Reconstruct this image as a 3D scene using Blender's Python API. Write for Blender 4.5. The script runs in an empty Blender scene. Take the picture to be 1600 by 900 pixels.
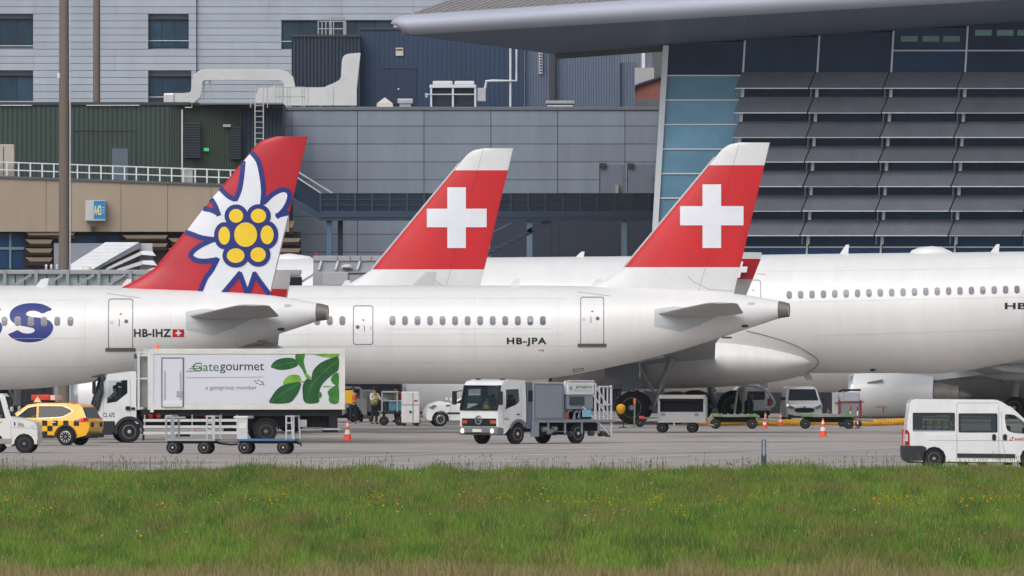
import bpy, bmesh, math, random
import numpy as np
from mathutils import Vector, Matrix
from mathutils.geometry import tessellate_polygon
random.seed(7); RNG = np.random.default_rng(11)
R = math.radians
SC = bpy.context.scene
COL = SC.collection
# ------------------------------------------------------------------ camera
FPX, CAMH, YH = 26000.0, 6.0, 466.0          # focal length in photo pixels, eye height, horizon row
cam_d = bpy.data.cameras.new('camera'); cam = bpy.data.objects.new('camera', cam_d); COL.objects.link(cam)
cam_d.sensor_width = 36; cam_d.lens = FPX/1600*36; cam_d.shift_y = (YH-450)/1600
cam_d.clip_start = 5; cam_d.clip_end = 9000
cam.location = (0, 0, CAMH); cam.rotation_euler = (R(90), 0, 0); SC.camera = cam
SC.render.resolution_x, SC.render.resolution_y = 1024, 576
# ------------------------------------------------------------------ sky, sun, exposure
SUN_EL, SUN_AZ = 44, 208                      # high sun behind thin cloud, behind the camera's left shoulder
w = bpy.data.worlds.new('World'); SC.world = w; w.use_nodes = True
nt = w.node_tree; nt.nodes.clear()
sky = nt.nodes.new('ShaderNodeTexSky'); sky.sky_type = 'NISHITA'; sky.sun_disc = False
sky.sun_elevation = R(SUN_EL); sky.sun_rotation = R(SUN_AZ); sky.air_density = 1.0; sky.dust_density = 4.0; sky.ozone_density = 1.0
hs = nt.nodes.new('ShaderNodeHueSaturation'); hs.inputs['Saturation'].default_value = 0.42
bg = nt.nodes.new('ShaderNodeBackground'); bg.inputs['Strength'].default_value = 0.15
wo = nt.nodes.new('ShaderNodeOutputWorld')
nt.links.new(sky.outputs[0], hs.inputs['Color']); nt.links.new(hs.outputs[0], bg.inputs[0]); nt.links.new(bg.outputs[0], wo.inputs[0])
sd = bpy.data.lights.new('sun', 'SUN'); sd.energy = 1.0; sd.angle = R(45); sd.color = (1, .965, .92)
sun = bpy.data.objects.new('sun', sd); COL.objects.link(sun)
_a = R(SUN_AZ); _e = R(SUN_EL)
sdir = Vector((math.sin(_a)*math.cos(_e), math.cos(_a)*math.cos(_e), math.sin(_e)))
sun.rotation_euler = sdir.to_track_quat('Z', 'Y').to_euler(); sun.location = (0, 0, 200)
SC.view_settings.view_transform = 'Standard'; SC.view_settings.look = 'None'
SC.view_settings.exposure = -0.16; SC.view_settings.gamma = 1.0; SC.view_settings.use_curve_mapping = False
SC.render.engine = 'CYCLES'
# ------------------------------------------------------------------ helpers
def lin(c):
    return tuple(((v/255)/12.92 if v/255 <= .04045 else (((v/255)+.055)/1.055)**2.4) for v in c)
MATS = {}
def M(name, rgb, rough=.5, metal=0., var=.08, vs=2., stretch=(1, 1, 1), spec=.5, rnd=0., bump=0., bs=20., wave=None, coat=0.):
    """principled material; rgb in 0..255 sRGB, noise variation, optional random per object and ribs"""
    if name in MATS: return MATS[name]
    m = bpy.data.materials.new(name); m.use_nodes = True
    n, l = m.node_tree.nodes, m.node_tree.links
    p = n['Principled BSDF']; c = lin(rgb)
    p.inputs['Roughness'].default_value = rough; p.inputs['Metallic'].default_value = metal
    p.inputs['Specular IOR Level'].default_value = spec
    if coat: p.inputs['Coat Weight'].default_value = coat
    tc = n.new('ShaderNodeTexCoord'); mp = n.new('ShaderNodeMapping'); mp.inputs['Scale'].default_value = stretch
    l.new(tc.outputs['Object'], mp.inputs[0])
    nz = n.new('ShaderNodeTexNoise'); nz.inputs['Scale'].default_value = vs; nz.inputs['Detail'].default_value = 5; nz.inputs['Roughness'].default_value = .62
    l.new(mp.outputs[0], nz.inputs['Vector'])
    mr = n.new('ShaderNodeMapRange'); mr.inputs['From Min'].default_value = .3; mr.inputs['From Max'].default_value = .7
    mr.inputs['To Min'].default_value = 1-var*1.4; mr.inputs['To Max'].default_value = 1+var*.6
    l.new(nz.outputs[0], mr.inputs[0])
    fac = mr.outputs[0]
    if rnd:
        oi = n.new('ShaderNodeObjectInfo'); r2 = n.new('ShaderNodeMapRange')
        r2.inputs['To Min'].default_value = 1-rnd; r2.inputs['To Max'].default_value = 1+rnd
        l.new(oi.outputs['Random'], r2.inputs[0])
        mu = n.new('ShaderNodeMath'); mu.operation = 'MULTIPLY'; l.new(fac, mu.inputs[0]); l.new(r2.outputs[0], mu.inputs[1]); fac = mu.outputs[0]
    vm = n.new('ShaderNodeVectorMath'); vm.operation = 'SCALE'; vm.inputs[0].default_value = c
    l.new(fac, vm.inputs['Scale']); l.new(vm.outputs[0], p.inputs['Base Color'])
    if wave:
        wv = n.new('ShaderNodeTexWave'); wv.bands_direction = wave[0]; wv.inputs['Scale'].default_value = wave[1]
        l.new(tc.outputs['Object'], wv.inputs['Vector'])
        b = n.new('ShaderNodeBump'); b.inputs['Strength'].default_value = wave[2]; b.inputs['Distance'].default_value = .1
        l.new(wv.outputs['Fac'], b.inputs['Height']); l.new(b.outputs[0], p.inputs['Normal'])
    elif bump:
        b = n.new('ShaderNodeBump'); b.inputs['Strength'].default_value = bump; b.inputs['Distance'].default_value = .02
        z2 = n.new('ShaderNodeTexNoise'); z2.inputs['Scale'].default_value = bs; z2.inputs['Detail'].default_value = 4
        l.new(tc.outputs['Object'], z2.inputs['Vector']); l.new(z2.outputs[0], b.inputs['Height']); l.new(b.outputs[0], p.inputs['Normal'])
    MATS[name] = m; return m
def glass(name, rgb, alpha):
    """tinted see-through glass: reflective pane that lets part of the light through"""
    if name in MATS: return MATS[name]
    m = M(name, rgb, rough=.06, var=.02, spec=.6); n, l = m.node_tree.nodes, m.node_tree.links
    tr = n.new('ShaderNodeBsdfTransparent'); tr.inputs[0].default_value = (*lin((232, 240, 240)), 1)
    mx = n.new('ShaderNodeMixShader'); mx.inputs[0].default_value = alpha
    l.new(tr.outputs[0], mx.inputs[1]); l.new(n['Principled BSDF'].outputs[0], mx.inputs[2]); l.new(mx.outputs[0], n['Material Output'].inputs[0])
    return m
def lamp_mat(name, rgb, e):
    if name in MATS: return MATS[name]
    m = M(name, rgb, var=.02); p = m.node_tree.nodes['Principled BSDF']
    p.inputs['Emission Color'].default_value = (*lin(rgb), 1); p.inputs['Emission Strength'].default_value = e; return m

def Xp(x, s): return (x-800)/s
def Zp(y, s): return CAMH+(YH-y)/s
def P(x, y, s, dy=0.): return Vector((Xp(x, s), FPX/s+dy, Zp(y, s)))

def thing(name, label, cat, loc=(0, 0, 0), rz=0., group=None):
    o = bpy.data.objects.new(name, None); COL.objects.link(o); o.location = loc; o.rotation_euler = (0, 0, rz)
    o.empty_display_size = .5; tag(o, label, cat, group); return o
def tag(o, label, cat, group=None):
    o['label'] = label; o['category'] = cat
    if group: o['group'] = group
    return o
def struct(o): o['kind'] = 'structure'; return o
def stuff(o): o['kind'] = 'stuff'; return o
def link(name, me, mat, parent=None, loc=None):
    o = bpy.data.objects.new(name, me); COL.objects.link(o)
    if mat is not None and not me.materials: me.materials.append(mat)
    if parent: o.parent = parent
    if loc: o.location = loc
    return o
def kids(o): return [c for c in bpy.data.objects if c.parent == o]
def copy_tree(o, parent=None, kmap=None):
    if kmap is None:
        kmap = {}
        for c in bpy.data.objects:
            if c.parent: kmap.setdefault(c.parent.name, []).append(c)
    c = o.copy(); COL.objects.link(c)
    if parent: c.parent = parent
    for k in kmap.get(o.name, []): copy_tree(k, c, kmap)
    return c

class MB:
    def __init__(s): s.v = []; s.f = []
    def add(s, vs, fs):
        b = len(s.v); s.v += [tuple(v) for v in vs]; s.f += [tuple(i+b for i in f) for f in fs]; return s
    def box(s, x0, x1, y0, y1, z0, z1):
        return s.add([(x0, y0, z0), (x1, y0, z0), (x1, y1, z0), (x0, y1, z0), (x0, y0, z1), (x1, y0, z1), (x1, y1, z1), (x0, y1, z1)],
                     [(0, 3, 2, 1), (4, 5, 6, 7), (0, 1, 5, 4), (1, 2, 6, 5), (2, 3, 7, 6), (3, 0, 4, 7)])
    def hexa(s, b, t):     # four bottom, four top corners
        return s.add(list(b)+list(t), [(0, 3, 2, 1), (4, 5, 6, 7), (0, 1, 5, 4), (1, 2, 6, 5), (2, 3, 7, 6), (3, 0, 4, 7)])
    def bar(s, p, q, w, h=None, up=(0, 0, 1)):
        p, q = Vector(p), Vector(q); h = h or w; d = (q-p).normalized(); u = Vector(up)
        if abs(d.dot(u)) > .95: u = Vector((0, 1, 0))
        a = d.cross(u).normalized()*w/2; b = a.cross(d).normalized()*h/2
        return s.hexa([p-a-b, p+a-b, p+a+b, p-a+b], [q-a-b, q+a-b, q+a+b, q-a+b])
    def loft(s, rings, caps=True, closed=True):
        n = len(rings[0]); b = len(s.v)
        for r in rings: s.v += [tuple(v) for v in r]
        for i in range(len(rings)-1):
            for j in range(n if closed else n-1):
                k = (j+1) % n; s.f.append((b+i*n+j, b+i*n+k, b+(i+1)*n+k, b+(i+1)*n+j))
        if caps and closed:
            s.f.append(tuple(b+j for j in range(n))[::-1]); s.f.append(tuple(b+(len(rings)-1)*n+j for j in range(n)))
        return s
    def tube(s, pts, r, n=8, caps=True):
        pts = [Vector(p) for p in pts]; rings = []
        rs = r if isinstance(r, (list, tuple)) else [r]*len(pts)
        for i, p in enumerate(pts):
            d = (pts[min(i+1, len(pts)-1)]-pts[max(i-1, 0)]).normalized()
            u = Vector((0, 0, 1)) if abs(d.z) < .95 else Vector((0, 1, 0))
            a = d.cross(u).normalized(); b = a.cross(d).normalized()
            rings.append([p+(a*math.cos(t)+b*math.sin(t))*rs[i] for t in [2*math.pi*k/n for k in range(n)]])
        return s.loft(rings, caps)
    def lathe(s, prof, axis='z', o=(0, 0, 0), n=16, sy=1., caps=True):
        rings = []
        for a, r in prof:
            ring = []
            for k in range(n):
                t = 2*math.pi*k/n; u, v = r*math.cos(t), r*math.sin(t)*sy
                q = (a, u, v) if axis == 'x' else (u, a, v) if axis == 'y' else (u, v, a)
                ring.append((q[0]+o[0], q[1]+o[1], q[2]+o[2]))
            rings.append(ring)
        return s.loft(rings, caps)
    def prism(s, loops, y0, y1):
        """loops of (x,z): outer and holes, extruded along y"""
        if not isinstance(loops[0][0], (list, tuple)): loops = [loops]
        allp = [p for L in loops for p in L]; n = len(allp)
        tr = tessellate_polygon([[Vector((p[0], p[1], 0)) for p in L] for L in loops])
        vs = [(p[0], y0, p[1]) for p in allp]+[(p[0], y1, p[1]) for p in allp]
        fs = [t for t in tr]+[tuple(i+n for i in t[::-1]) for t in tr]
        b = 0
        for L in loops:
            m = len(L)
            for j in range(m): k = (j+1) % m; fs.append((b+j, b+k, b+k+n, b+j+n))
            b += m
        return s.add(vs, fs)
    def mesh(s, name='m', smooth=None, recalc=True):
        me = bpy.data.meshes.new(name); me.from_pydata(s.v, [], s.f)
        if recalc:
            bm = bmesh.new(); bm.from_mesh(me); bmesh.ops.recalc_face_normals(bm, faces=bm.faces); bm.to_mesh(me); bm.free()
        if smooth is not None:
            me.shade_smooth()
            if smooth < 179: me.set_sharp_from_angle(angle=R(smooth))
        me.update(); return me
    def build(s, name, mat, parent=None, smooth=None, bevel=0., loc=None, recalc=True):
        o = link(name, s.mesh(name, smooth, recalc), mat, parent, loc)
        if bevel:
            b = o.modifiers.new('bevel', 'BEVEL'); b.width = bevel; b.segments = 2; b.limit_method = 'ANGLE'; b.angle_limit = R(35)
        return o

def rr(x0, x1, z0, z1, r, n=4):
    out = []
    for cx, cz, a in ((x1-r, z1-r, 0), (x0+r, z1-r, 90), (x0+r, z0+r, 180), (x1-r, z0+r, 270)):
        out += [(cx+r*math.cos(R(a+90*k/n)), cz+r*math.sin(R(a+90*k/n))) for k in range(n+1)]
    return out
def circ(cx, cz, rx, rz=None, n=24, a0=0., a1=360.):
    rz = rz or rx
    full = abs(a1-a0) >= 359
    return [(cx+rx*math.cos(R(a0+(a1-a0)*k/(n if full else n-1))), cz+rz*math.sin(R(a0+(a1-a0)*k/(n if full else n-1)))) for k in range(n)]
def ribbon(pts, w):
    """closed outline of a stroke of width w along a polyline"""
    L, Rr = [], []
    pts = [Vector(p) for p in pts]
    for i, p in enumerate(pts):
        a = (pts[i]-pts[i-1]).normalized() if i else (pts[1]-pts[0]).normalized()
        b = (pts[i+1]-pts[i]).normalized() if i < len(pts)-1 else a
        t = (a+b); t = t.normalized() if t.length > .1 else a
        nn = Vector((-t.y, t.x)); k = 1/max(.6, nn.dot(Vector((-a.y, a.x))))
        L.append(tuple(p+nn*w/2*k)); Rr.append(tuple(p-nn*w/2*k))
    return L+Rr[::-1]
def spline(pts, n=6, closed=False):
    out = []; N = len(pts); rng = range(N if closed else N-1)
    g = (lambda i: pts[i % N]) if closed else (lambda i: pts[min(max(i, 0), N-1)])
    for i in rng:
        p0, p1, p2, p3 = (np.array(g(i+k), float) for k in (-1, 0, 1, 2))
        for k in range(n):
            t = k/n; out.append(tuple(.5*((2*p1)+(-p0+p2)*t+(2*p0-5*p1+4*p2-p3)*t*t+(-p0+3*p1-3*p2+p3)*t**3)))
    if not closed: out.append(tuple(pts[-1]))
    return out

def sheet(loops, step):
    """bmesh of a flat polygon with holes in (x,z), cut into a grid"""
    if not isinstance(loops[0][0], (list, tuple)): loops = [loops]
    bm = bmesh.new(); vs = [bm.verts.new((p[0], 0, p[1])) for L in loops for p in L]
    for t in tessellate_polygon([[Vector((p[0], p[1], 0)) for p in L] for L in loops]):
        try: bm.faces.new([vs[i] for i in t])
        except ValueError: pass
    cut_grid(bm, step); return bm
def cut_grid(bm, step):
    if not step: return
    co = np.array([v.co for v in bm.verts])
    for ax, nrm in ((0, (1, 0, 0)), (2, (0, 0, 1))):
        a, b = co[:, ax].min(), co[:, ax].max(); k = math.ceil(a/step+1e-6)
        while k*step < b-1e-6:
            q = [0, 0, 0]; q[ax] = k*step
            bmesh.ops.bisect_plane(bm, geom=bm.verts[:]+bm.edges[:]+bm.faces[:], plane_co=q, plane_no=nrm, dist=1e-5); k += 1
def drape(name, loops, surf, off, mat, parent, step=.3, inv=None, flip=False):
    """lay a flat outline onto a surface y=surf(x,z), standing off by off; inv turns seen x into local x"""
    bm = sheet(loops, step); return drape_bm(name, bm, surf, off, mat, parent, inv, flip)
def drape_bm(name, bm, surf, off, mat, parent, inv=None, flip=False):
    for v in bm.verts:
        x, z = v.co.x, v.co.z
        if inv: x = inv(x, z, surf)
        y = surf(x, z)-off; v.co = (x, -y if flip else y, z)
    bmesh.ops.recalc_face_normals(bm, faces=bm.faces)
    me = bpy.data.meshes.new(name); bm.to_mesh(me); bm.free()
    # normals towards the viewer side
    if len(me.polygons) and (me.polygons[0].normal.y > 0) != flip: me.flip_normals()
    return link(name, me, mat, parent)
def text_bm(body, x0, x1, z0, z1, bold=0., shear=0., step=.3, spacing=1.):
    cu = bpy.data.curves.new('t', 'FONT'); cu.body = body; cu.offset = bold; cu.shear = shear; cu.space_character = spacing; cu.resolution_u = 4
    ob = bpy.data.objects.new('t', cu); COL.objects.link(ob)
    dg = bpy.context.evaluated_depsgraph_get(); me = bpy.data.meshes.new_from_object(ob.evaluated_get(dg))
    bpy.data.objects.remove(ob); bpy.data.curves.remove(cu)
    bm = bmesh.new(); bm.from_mesh(me); bpy.data.meshes.remove(me)
    co = np.array([v.co for v in bm.verts]); mn, mx = co.min(0), co.max(0)
    for v in bm.verts:
        v.co = (x0+(v.co.x-mn[0])/(mx[0]-mn[0])*(x1-x0), 0, z0+(v.co.y-mn[1])/(mx[1]-mn[1])*(z1-z0))
    cut_grid(bm, step); return bm
def text_on(body, box, surf, off, mat, parent, inv=None, name='lettering', flip=False, **k):
    return drape_bm(name, text_bm(body, *box, **k), surf, off, mat, parent, inv, flip)
flat = lambda y: (lambda x, z: y)

_wc = {}
def wheel(parent, x, y, z, r, w, rim, style='steel', tyre=None, side=-1):
    """tyre with rim, axle along y; side -1 shows the outer face towards -y"""
    tyre = tyre or M('tyre_rubber', (26, 26, 29), .85, var=.2, vs=9)
    key = (round(r, 3), round(w, 3), style, rim.name)
    if key not in _wc:
        m = MB(); b = .18*r
        m.lathe([(-w/2, r*.62), (-w/2, r*.9), (-w/2+b*.6, r), (w/2-b*.6, r), (w/2, r*.9), (w/2, r*.62), (w/2-.05*r, r*.58), (-w/2+.05*r, r*.58)], 'y', n=28)
        t = m.mesh('wheel', 40); t.materials.append(tyre)
        k = MB(); rr_ = r*.63
        if style == 'alloy':
            for i in range(10):
                a = 2*math.pi*i/10; c, s = math.cos(a), math.sin(a)
                k.bar((c*.12*r, -w/2+.03, s*.12*r), (c*rr_*.97, -w/2+.02, s*rr_*.97), .085*r, .05, up=(0, 1, 0))
            k.lathe([(-w/2+.0, rr_*1.02), (-w/2-.006, rr_*.95), (-w/2+.03, rr_*.9), (-w/2+.06, rr_*.92)], 'y', n=28, caps=False)
            k.lathe([(-w/2, .04*r), (-w/2, .16*r), (-w/2+.05, .17*r)], 'y', n=14)
        else:
            k.lathe([(-w/2+.005, rr_*1.01), (-w/2-.004, rr_*.93), (-w/2+.05, rr_*.84), (-w/2+.075, rr_*.5), (-w/2+.02, rr_*.45), (-w/2+.0, rr_*.26), (-w/2-.02, rr_*.22), (-w/2-.025, .01)], 'y', n=24)
        kk = k.mesh('rim', 40); kk.materials.append(rim)
        h = MB()
        if style == 'alloy': h.lathe([(-w/2+.09, .01), (-w/2+.09, rr_*.9), (0, rr_*.9)], 'y', n=20)
        else:
            for i in range(8):
                a = 2*math.pi*i/8; h.lathe([(-w/2+.045, rr_*.1), (-w/2+.06, rr_*.1)], 'y', o=(math.cos(a)*rr_*.66, .0, math.sin(a)*rr_*.66), n=8)
        hh = h.mesh('rim_hole'); hh.materials.append(M('wheel_dark', (18, 18, 20), .8))
        _wc[key] = (t, kk, hh)
    t, kk, hh = _wc[key]
    o = link('wheel', t, None, parent, (x, y, z)); 
    if side > 0: o.rotation_euler = (0, 0, math.pi)
    a = link('rim', kk, None, o); b = link('rim_hole', hh, None, o)
    return o

def arch(cx, cz, r, z0, n=9):
    """points of a wheel arch walked from +x to -x along the sill at height z0"""
    a = math.asin(min(1, max(-1, (z0-cz)/r))); out = []
    for k in range(n): t = a+(math.pi-2*a)*k/(n-1); out.append((cx+r*math.cos(t), cz+r*math.sin(t)))
    return out
def shell(name, prof, wfun, mat, parent, holes=(), open_edges=(), step=.22, smooth=32):
    """vehicle body: side outline prof (x,z), half width wfun(x,z), window holes in the sides, roof/front/rear strips between"""
    bm = sheet([prof]+[list(h) for h in holes], step)
    near = {}
    vs = list(bm.verts); fs = [[v for v in f.verts] for f in bm.faces]
    for v in vs: v.co.y = -wfun(v.co.x, v.co.z)
    far = {v: bm.verts.new((v.co.x, -v.co.y, v.co.z)) for v in vs}
    for f in fs: bm.faces.new([far[v] for v in f[::-1]])
    # outer boundary edges
    oe = []
    segs = [(Vector(prof[i]), Vector(prof[(i+1) % len(prof)])) for i in range(len(prof))]
    def on(seg, p):
        a, b = seg; d = b-a; L = d.length
        if L < 1e-6: return False
        t = (p-a).dot(d)/L/L
        return -1e-3 <= t <= 1.001 and abs((p-a).cross(d))/L < 2e-4
    for e in list(bm.edges):
        if not e.is_boundary or e.verts[0] not in far or e.verts[1] not in far: continue
        p, q = [Vector((v.co.x, v.co.z)) for v in e.verts]
        for i, sg in enumerate(segs):
            if on(sg, p) and on(sg, q):
                oe.append((e, i)); break
    for e, i in oe:
        if i in open_edges: continue
        a, b = e.verts
        try: bm.faces.new([a, b, far[b], far[a]])
        except ValueError: pass
    bmesh.ops.recalc_face_normals(bm, faces=bm.faces)
    me = bpy.data.meshes.new(name); bm.to_mesh(me); bm.free()
    me.shade_smooth(); me.set_sharp_from_angle(angle=R(smooth))
    return link(name, me, mat, parent)
def both(name, loops, wfun, off, mat, parent, step=.25):
    """the same outline laid on both flanks of a shell, two objects"""
    s = lambda x, z: -wfun(x, z)
    return drape(name, loops, s, off, mat, parent, step), drape(name, loops, s, off, mat, parent, step, flip=True)
# ------------------------------------------------------------------ frames: photo pixels to metres at one distance
class Fr:
    def __init__(s, px0, sc): s.px0, s.s = px0, sc
    def loc(s): return (Xp(s.px0, s.s), FPX/s.s, 0)
    def X(s, x): return (x-s.px0)/s.s
    def Z(s, y): return Zp(y, s.s)
    def pt(s, x, y, d=0.): return (s.X(x), d, s.Z(y))
    def poly(s, pts): return [(s.X(x), s.Z(y)) for x, y in pts]
    def box(s, mb, x0, x1, y0, y1, d0, d1): return mb.box(s.X(x0), s.X(x1), d0, d1, s.Z(y1), s.Z(y0))
def pbox(fr, name, mat, parent, x0, x1, y0, y1, d0, d1, bevel=0.):
    return fr.box(MB(), x0, x1, y0, y1, d0, d1).build(name, mat, parent, bevel=bevel)

# ------------------------------------------------------------------ ground
def apron_mat():
    m = M('apron_concrete', (172, 165, 159), .75, var=.10, vs=.35, stretch=(1, .25, 1), spec=.35)
    n, l = m.node_tree.nodes, m.node_tree.links; p = n['Principled BSDF']
    tc = n['Texture Coordinate']; base = p.inputs['Base Color'].links[0].from_socket
    br = n.new('ShaderNodeTexBrick'); br.offset = 0; br.inputs['Scale'].default_value = 1; br.inputs['Brick Width'].default_value = 7.5; br.inputs['Row Height'].default_value = 7.5
    br.inputs['Mortar Size'].default_value = .045; br.inputs['Color1'].default_value = (1, 1, 1, 1); br.inputs['Color2'].default_value = (.84, .84, .85, 1); br.inputs['Mortar'].default_value = (.35, .35, .36, 1)
    mp = n.new('ShaderNodeMapping'); mp.inputs['Rotation'].default_value = (0, 0, R(14)); l.new(tc.outputs['Object'], mp.inputs[0]); l.new(mp.outputs[0], br.inputs[0])
    mul = n.new('ShaderNodeMixRGB'); mul.blend_type = 'MULTIPLY'; mul.inputs[0].default_value = 1
    l.new(base, mul.inputs[1]); l.new(br.outputs[0], mul.inputs[2])
    # oil and rubber stains
    st = n.new('ShaderNodeTexNoise'); st.inputs['Scale'].default_value = .09; st.inputs['Detail'].default_value = 6
    mp2 = n.new('ShaderNodeMapping'); mp2.inputs['Scale'].default_value = (1, .5, 1); l.new(tc.outputs['Object'], mp2.inputs[0]); l.new(mp2.outputs[0], st.inputs[0])
    rg = n.new('ShaderNodeMapRange'); rg.inputs['From Min'].default_value = .52; rg.inputs['From Max'].default_value = .7; rg.inputs['To Min'].default_value = 1; rg.inputs['To Max'].default_value = .6
    l.new(st.outputs[0], rg.inputs[0]); v = n.new('ShaderNodeVectorMath'); v.operation = 'SCALE'; l.new(mul.outputs[0], v.inputs[0]); l.new(rg.outputs[0], v.inputs['Scale'])
    l.new(v.outputs[0], p.inputs['Base Color']); return m
apron = MB().add([(-1200, -400, 0), (1200, -400, 0), (1200, 4300, 0), (-1200, 4300, 0)], [(0, 1, 2, 3)]).build('apron', apron_mat()); struct(apron)
GRASS_EDGE = 569.0
fld = MB().add([(-600, -300, .006), (600, -300, .006), (600, GRASS_EDGE, .006), (-600, GRASS_EDGE, .006)], [(0, 1, 2, 3)]).build('meadow_ground', M('meadow_soil', (74, 92, 44), .95, var=.25, vs=.6)); struct(fld)
# painted lines on the apron
mw = M('worn_white_paint', (205, 204, 200), .6, var=.25, vs=1.2)
def gy(y): return FPX*CAMH/(y-YH)                 # ground distance of a photo row
def gp(x, y): Y = gy(y); return Vector(((x-800)*Y/FPX, Y, 0))
def marking(pts, wid, name='apron_marking'):
    mb = MB()
    for (a, b) in pts:
        p, q = gp(*a), gp(*b); d = (q-p); d.z = 0; n = Vector((-d.y, d.x, 0)).normalized()*wid/2
        z = Vector((0, 0, .006)); mb.add([p-n+z, p+n+z, q+n+z, q-n+z], [(0, 1, 2, 3)])
    o = mb.build(name, mw); struct(o); return o
marking([((-200, 741), (500, 728)), ((500, 728), (900, 717.5)), ((900, 717.5), (1420, 699)), ((1420, 699), (1800, 690))], .5)
marking([((560, 713), (800, 704)), ((800, 704), (1120, 692)), ((1120, 692), (1560, 680))], .4)
mw = M('expansion_joint_tar', (108, 105, 104), .8, var=.3, vs=.8)
marking([((-150, 676), (1750, 675))], 1.3, 'apron_joint'); marking([((-150, 692.5), (1750, 690))], .9, 'apron_joint'); marking([((-150, 708), (1750, 707))], .35, 'apron_joint')
mw = M('worn_white_paint', (0, 0, 0))
marking([((x, y), (x+44, y-1.7)) for x, y in ((820, 711), (948, 705.5), (1030, 703), (1105, 700.5), (1195, 697), (1300, 693.5), (1395, 690))], .45)
# ------------------------------------------------------------------ materials for buildings
m_blupan = M('blue_grey_cladding', (133, 145, 162), .5, metal=.0, var=.09, vs=.7, stretch=(1.5, 1, .25), rnd=.06)
m_joint = M('joint_backing_dark', (58, 66, 82), .8)  # dark backing wall seen between the panels, also joints and door frames
m_navy = M('navy_cladding', (40, 61, 90), .5, var=.05, vs=.4, wave=('X', 1.2, .12))
m_navyrib = M('dark_ribbed_cladding', (40, 54, 72), .5, var=.06, wave=('X', 1.6, .6))
m_bluerib = M('slate_ribbed_cladding', (98, 112, 134), .5, var=.05, wave=('X', 2.2, .5))
m_green = M('dark_green_ribbed_cladding', (48, 66, 62), .55, var=.1, vs=.6, wave=('X', 1.25, .3))
m_green2 = M('olive_cladding', (62, 74, 66), .6, var=.08, vs=.6, wave=('X', 2.4, .25))
m_off = M('pale_office_cladding', (162, 173, 187), .5, var=.07, vs=.5, stretch=(1.5, 1, .5), rnd=.045)
m_offj = M('office_joint', (124, 132, 146), .7)
m_wing = M('office_window_glass', (38, 66, 86), .08, var=.25, vs=.5, rnd=.35, spec=.6)
m_wfr = M('window_frame_dark', (40, 52, 66), .5)
m_beige = M('beige_concrete', (158, 145, 129), .8, var=.07, vs=.7, stretch=(1, 1, .25), rnd=.03)
m_rib = M('brown_concrete', (122, 108, 94), .85, var=.1, vs=1)
m_galv = M('galvanised_steel', (190, 194, 200), .35, metal=.55, var=.1, vs=2)
m_alu = M('bright_duct_metal', (214, 216, 218), .4, metal=.35, var=.07, vs=1.2)
m_whitemet = M('white_metal', (214, 218, 224), .45, var=.05)
m_dgrey = M('dark_grey_metal', (62, 66, 74), .5)
m_steelblue = M('blue_grey_steel', (48, 68, 92), .5, var=.08)
m_louver = M('louver_panel', (102, 107, 117), .5, metal=0., var=.12, vs=1.2, rnd=.12, stretch=(1, 1, .4))
m_louedge = M('louver_edge', (196, 204, 214), .4, metal=.3)
m_glassdk = M('facade_glass_dark', (34, 64, 100), .1, var=.3, vs=.3, rnd=.3, spec=.3)
m_glasstl = M('facade_glass_teal', (106, 150, 176), .1, var=.2, vs=.3, rnd=.15, spec=.35)
m_mull = M('white_mullion', (208, 214, 222), .4, var=.03)
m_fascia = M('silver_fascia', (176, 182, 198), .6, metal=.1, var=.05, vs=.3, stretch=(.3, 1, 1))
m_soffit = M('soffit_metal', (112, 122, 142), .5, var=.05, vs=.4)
m_roof = M('brown_grey_roof_metal', (150, 146, 146), .55, var=.07, rnd=.04)
m_mast = M('weathered_mast', (112, 103, 95), .8, var=.1, vs=.5, stretch=(1, 1, .2))
m_base = M('shade_toned_wall', (24, 28, 38), .7, var=.1)  # near-black: the shade behind and under the jets is put into the wall colour
m_ltwall = M('pale_grey_wall', (168, 168, 170), .7, var=.06)

# ------------------------------------------------------------------ office block far left (rows of planks, windows)
f = Fr(300, 26.0)
office = thing('office_building', 'pale grey office block clad in long horizontal metal planks', 'building', f.loc())
pbox(f, 'wall', m_offj, office, -220, 900, -60, 700, .12, 16)
wins = [(-22, 52, 30, 73), (-22, 52, 118.5, 160), (232, 295, 30.5, 75), (232, 299, 119.5, 163), (440, 615, 32.5, 76)]
rowh = 11.05
for k in range(-3, 17):
    y0 = k*rowh; y1 = y0+rowh-.7
    for (sx0, sx1, d) in ((-200, 307, -.25), (307.6, 760, 0.)):
        cuts = [(a, b) for a, b, c, e in wins if c < y1-.5 and e > y0+.5 and b > sx0 and a < sx1]
        xs = sx0
        for a, b in sorted(cuts)+[(sx1, sx1)]:
            segs = []
            if a-xs > 3:
                n = max(1, round((a-xs)/125)); segs = [(xs+(a-xs)*i/n, xs+(a-xs)*(i+1)/n-.35) for i in range(n)]
            for (p, q) in segs: pbox(f, 'cladding_plank', m_off, office, p, q, y0, y1, d-.1, d+.14)
            xs = max(xs, b)
for (a, b, c, e) in wins:
    wn = pbox(f, 'window', m_wfr, office, a, b, c, e, .1, .3)
    n = 3 if b-a < 100 else 6
    for i in range(n):
        pbox(f, 'pane', m_wing, wn, a+(b-a)*i/n+1.2, a+(b-a)*(i+1)/n-1.2, c+1.5, e-1.5, .06, .14)
    pbox(f, 'window_sill', m_whitemet, wn, a, b, e-(12 if a > 200 else 2), e-(11 if a > 200 else 1), .0, .07)
    pbox(f, 'window_head', m_wfr, wn, a-1, b+6 if a > 200 else b, c-1.4, c, -.12, .2)

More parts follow.
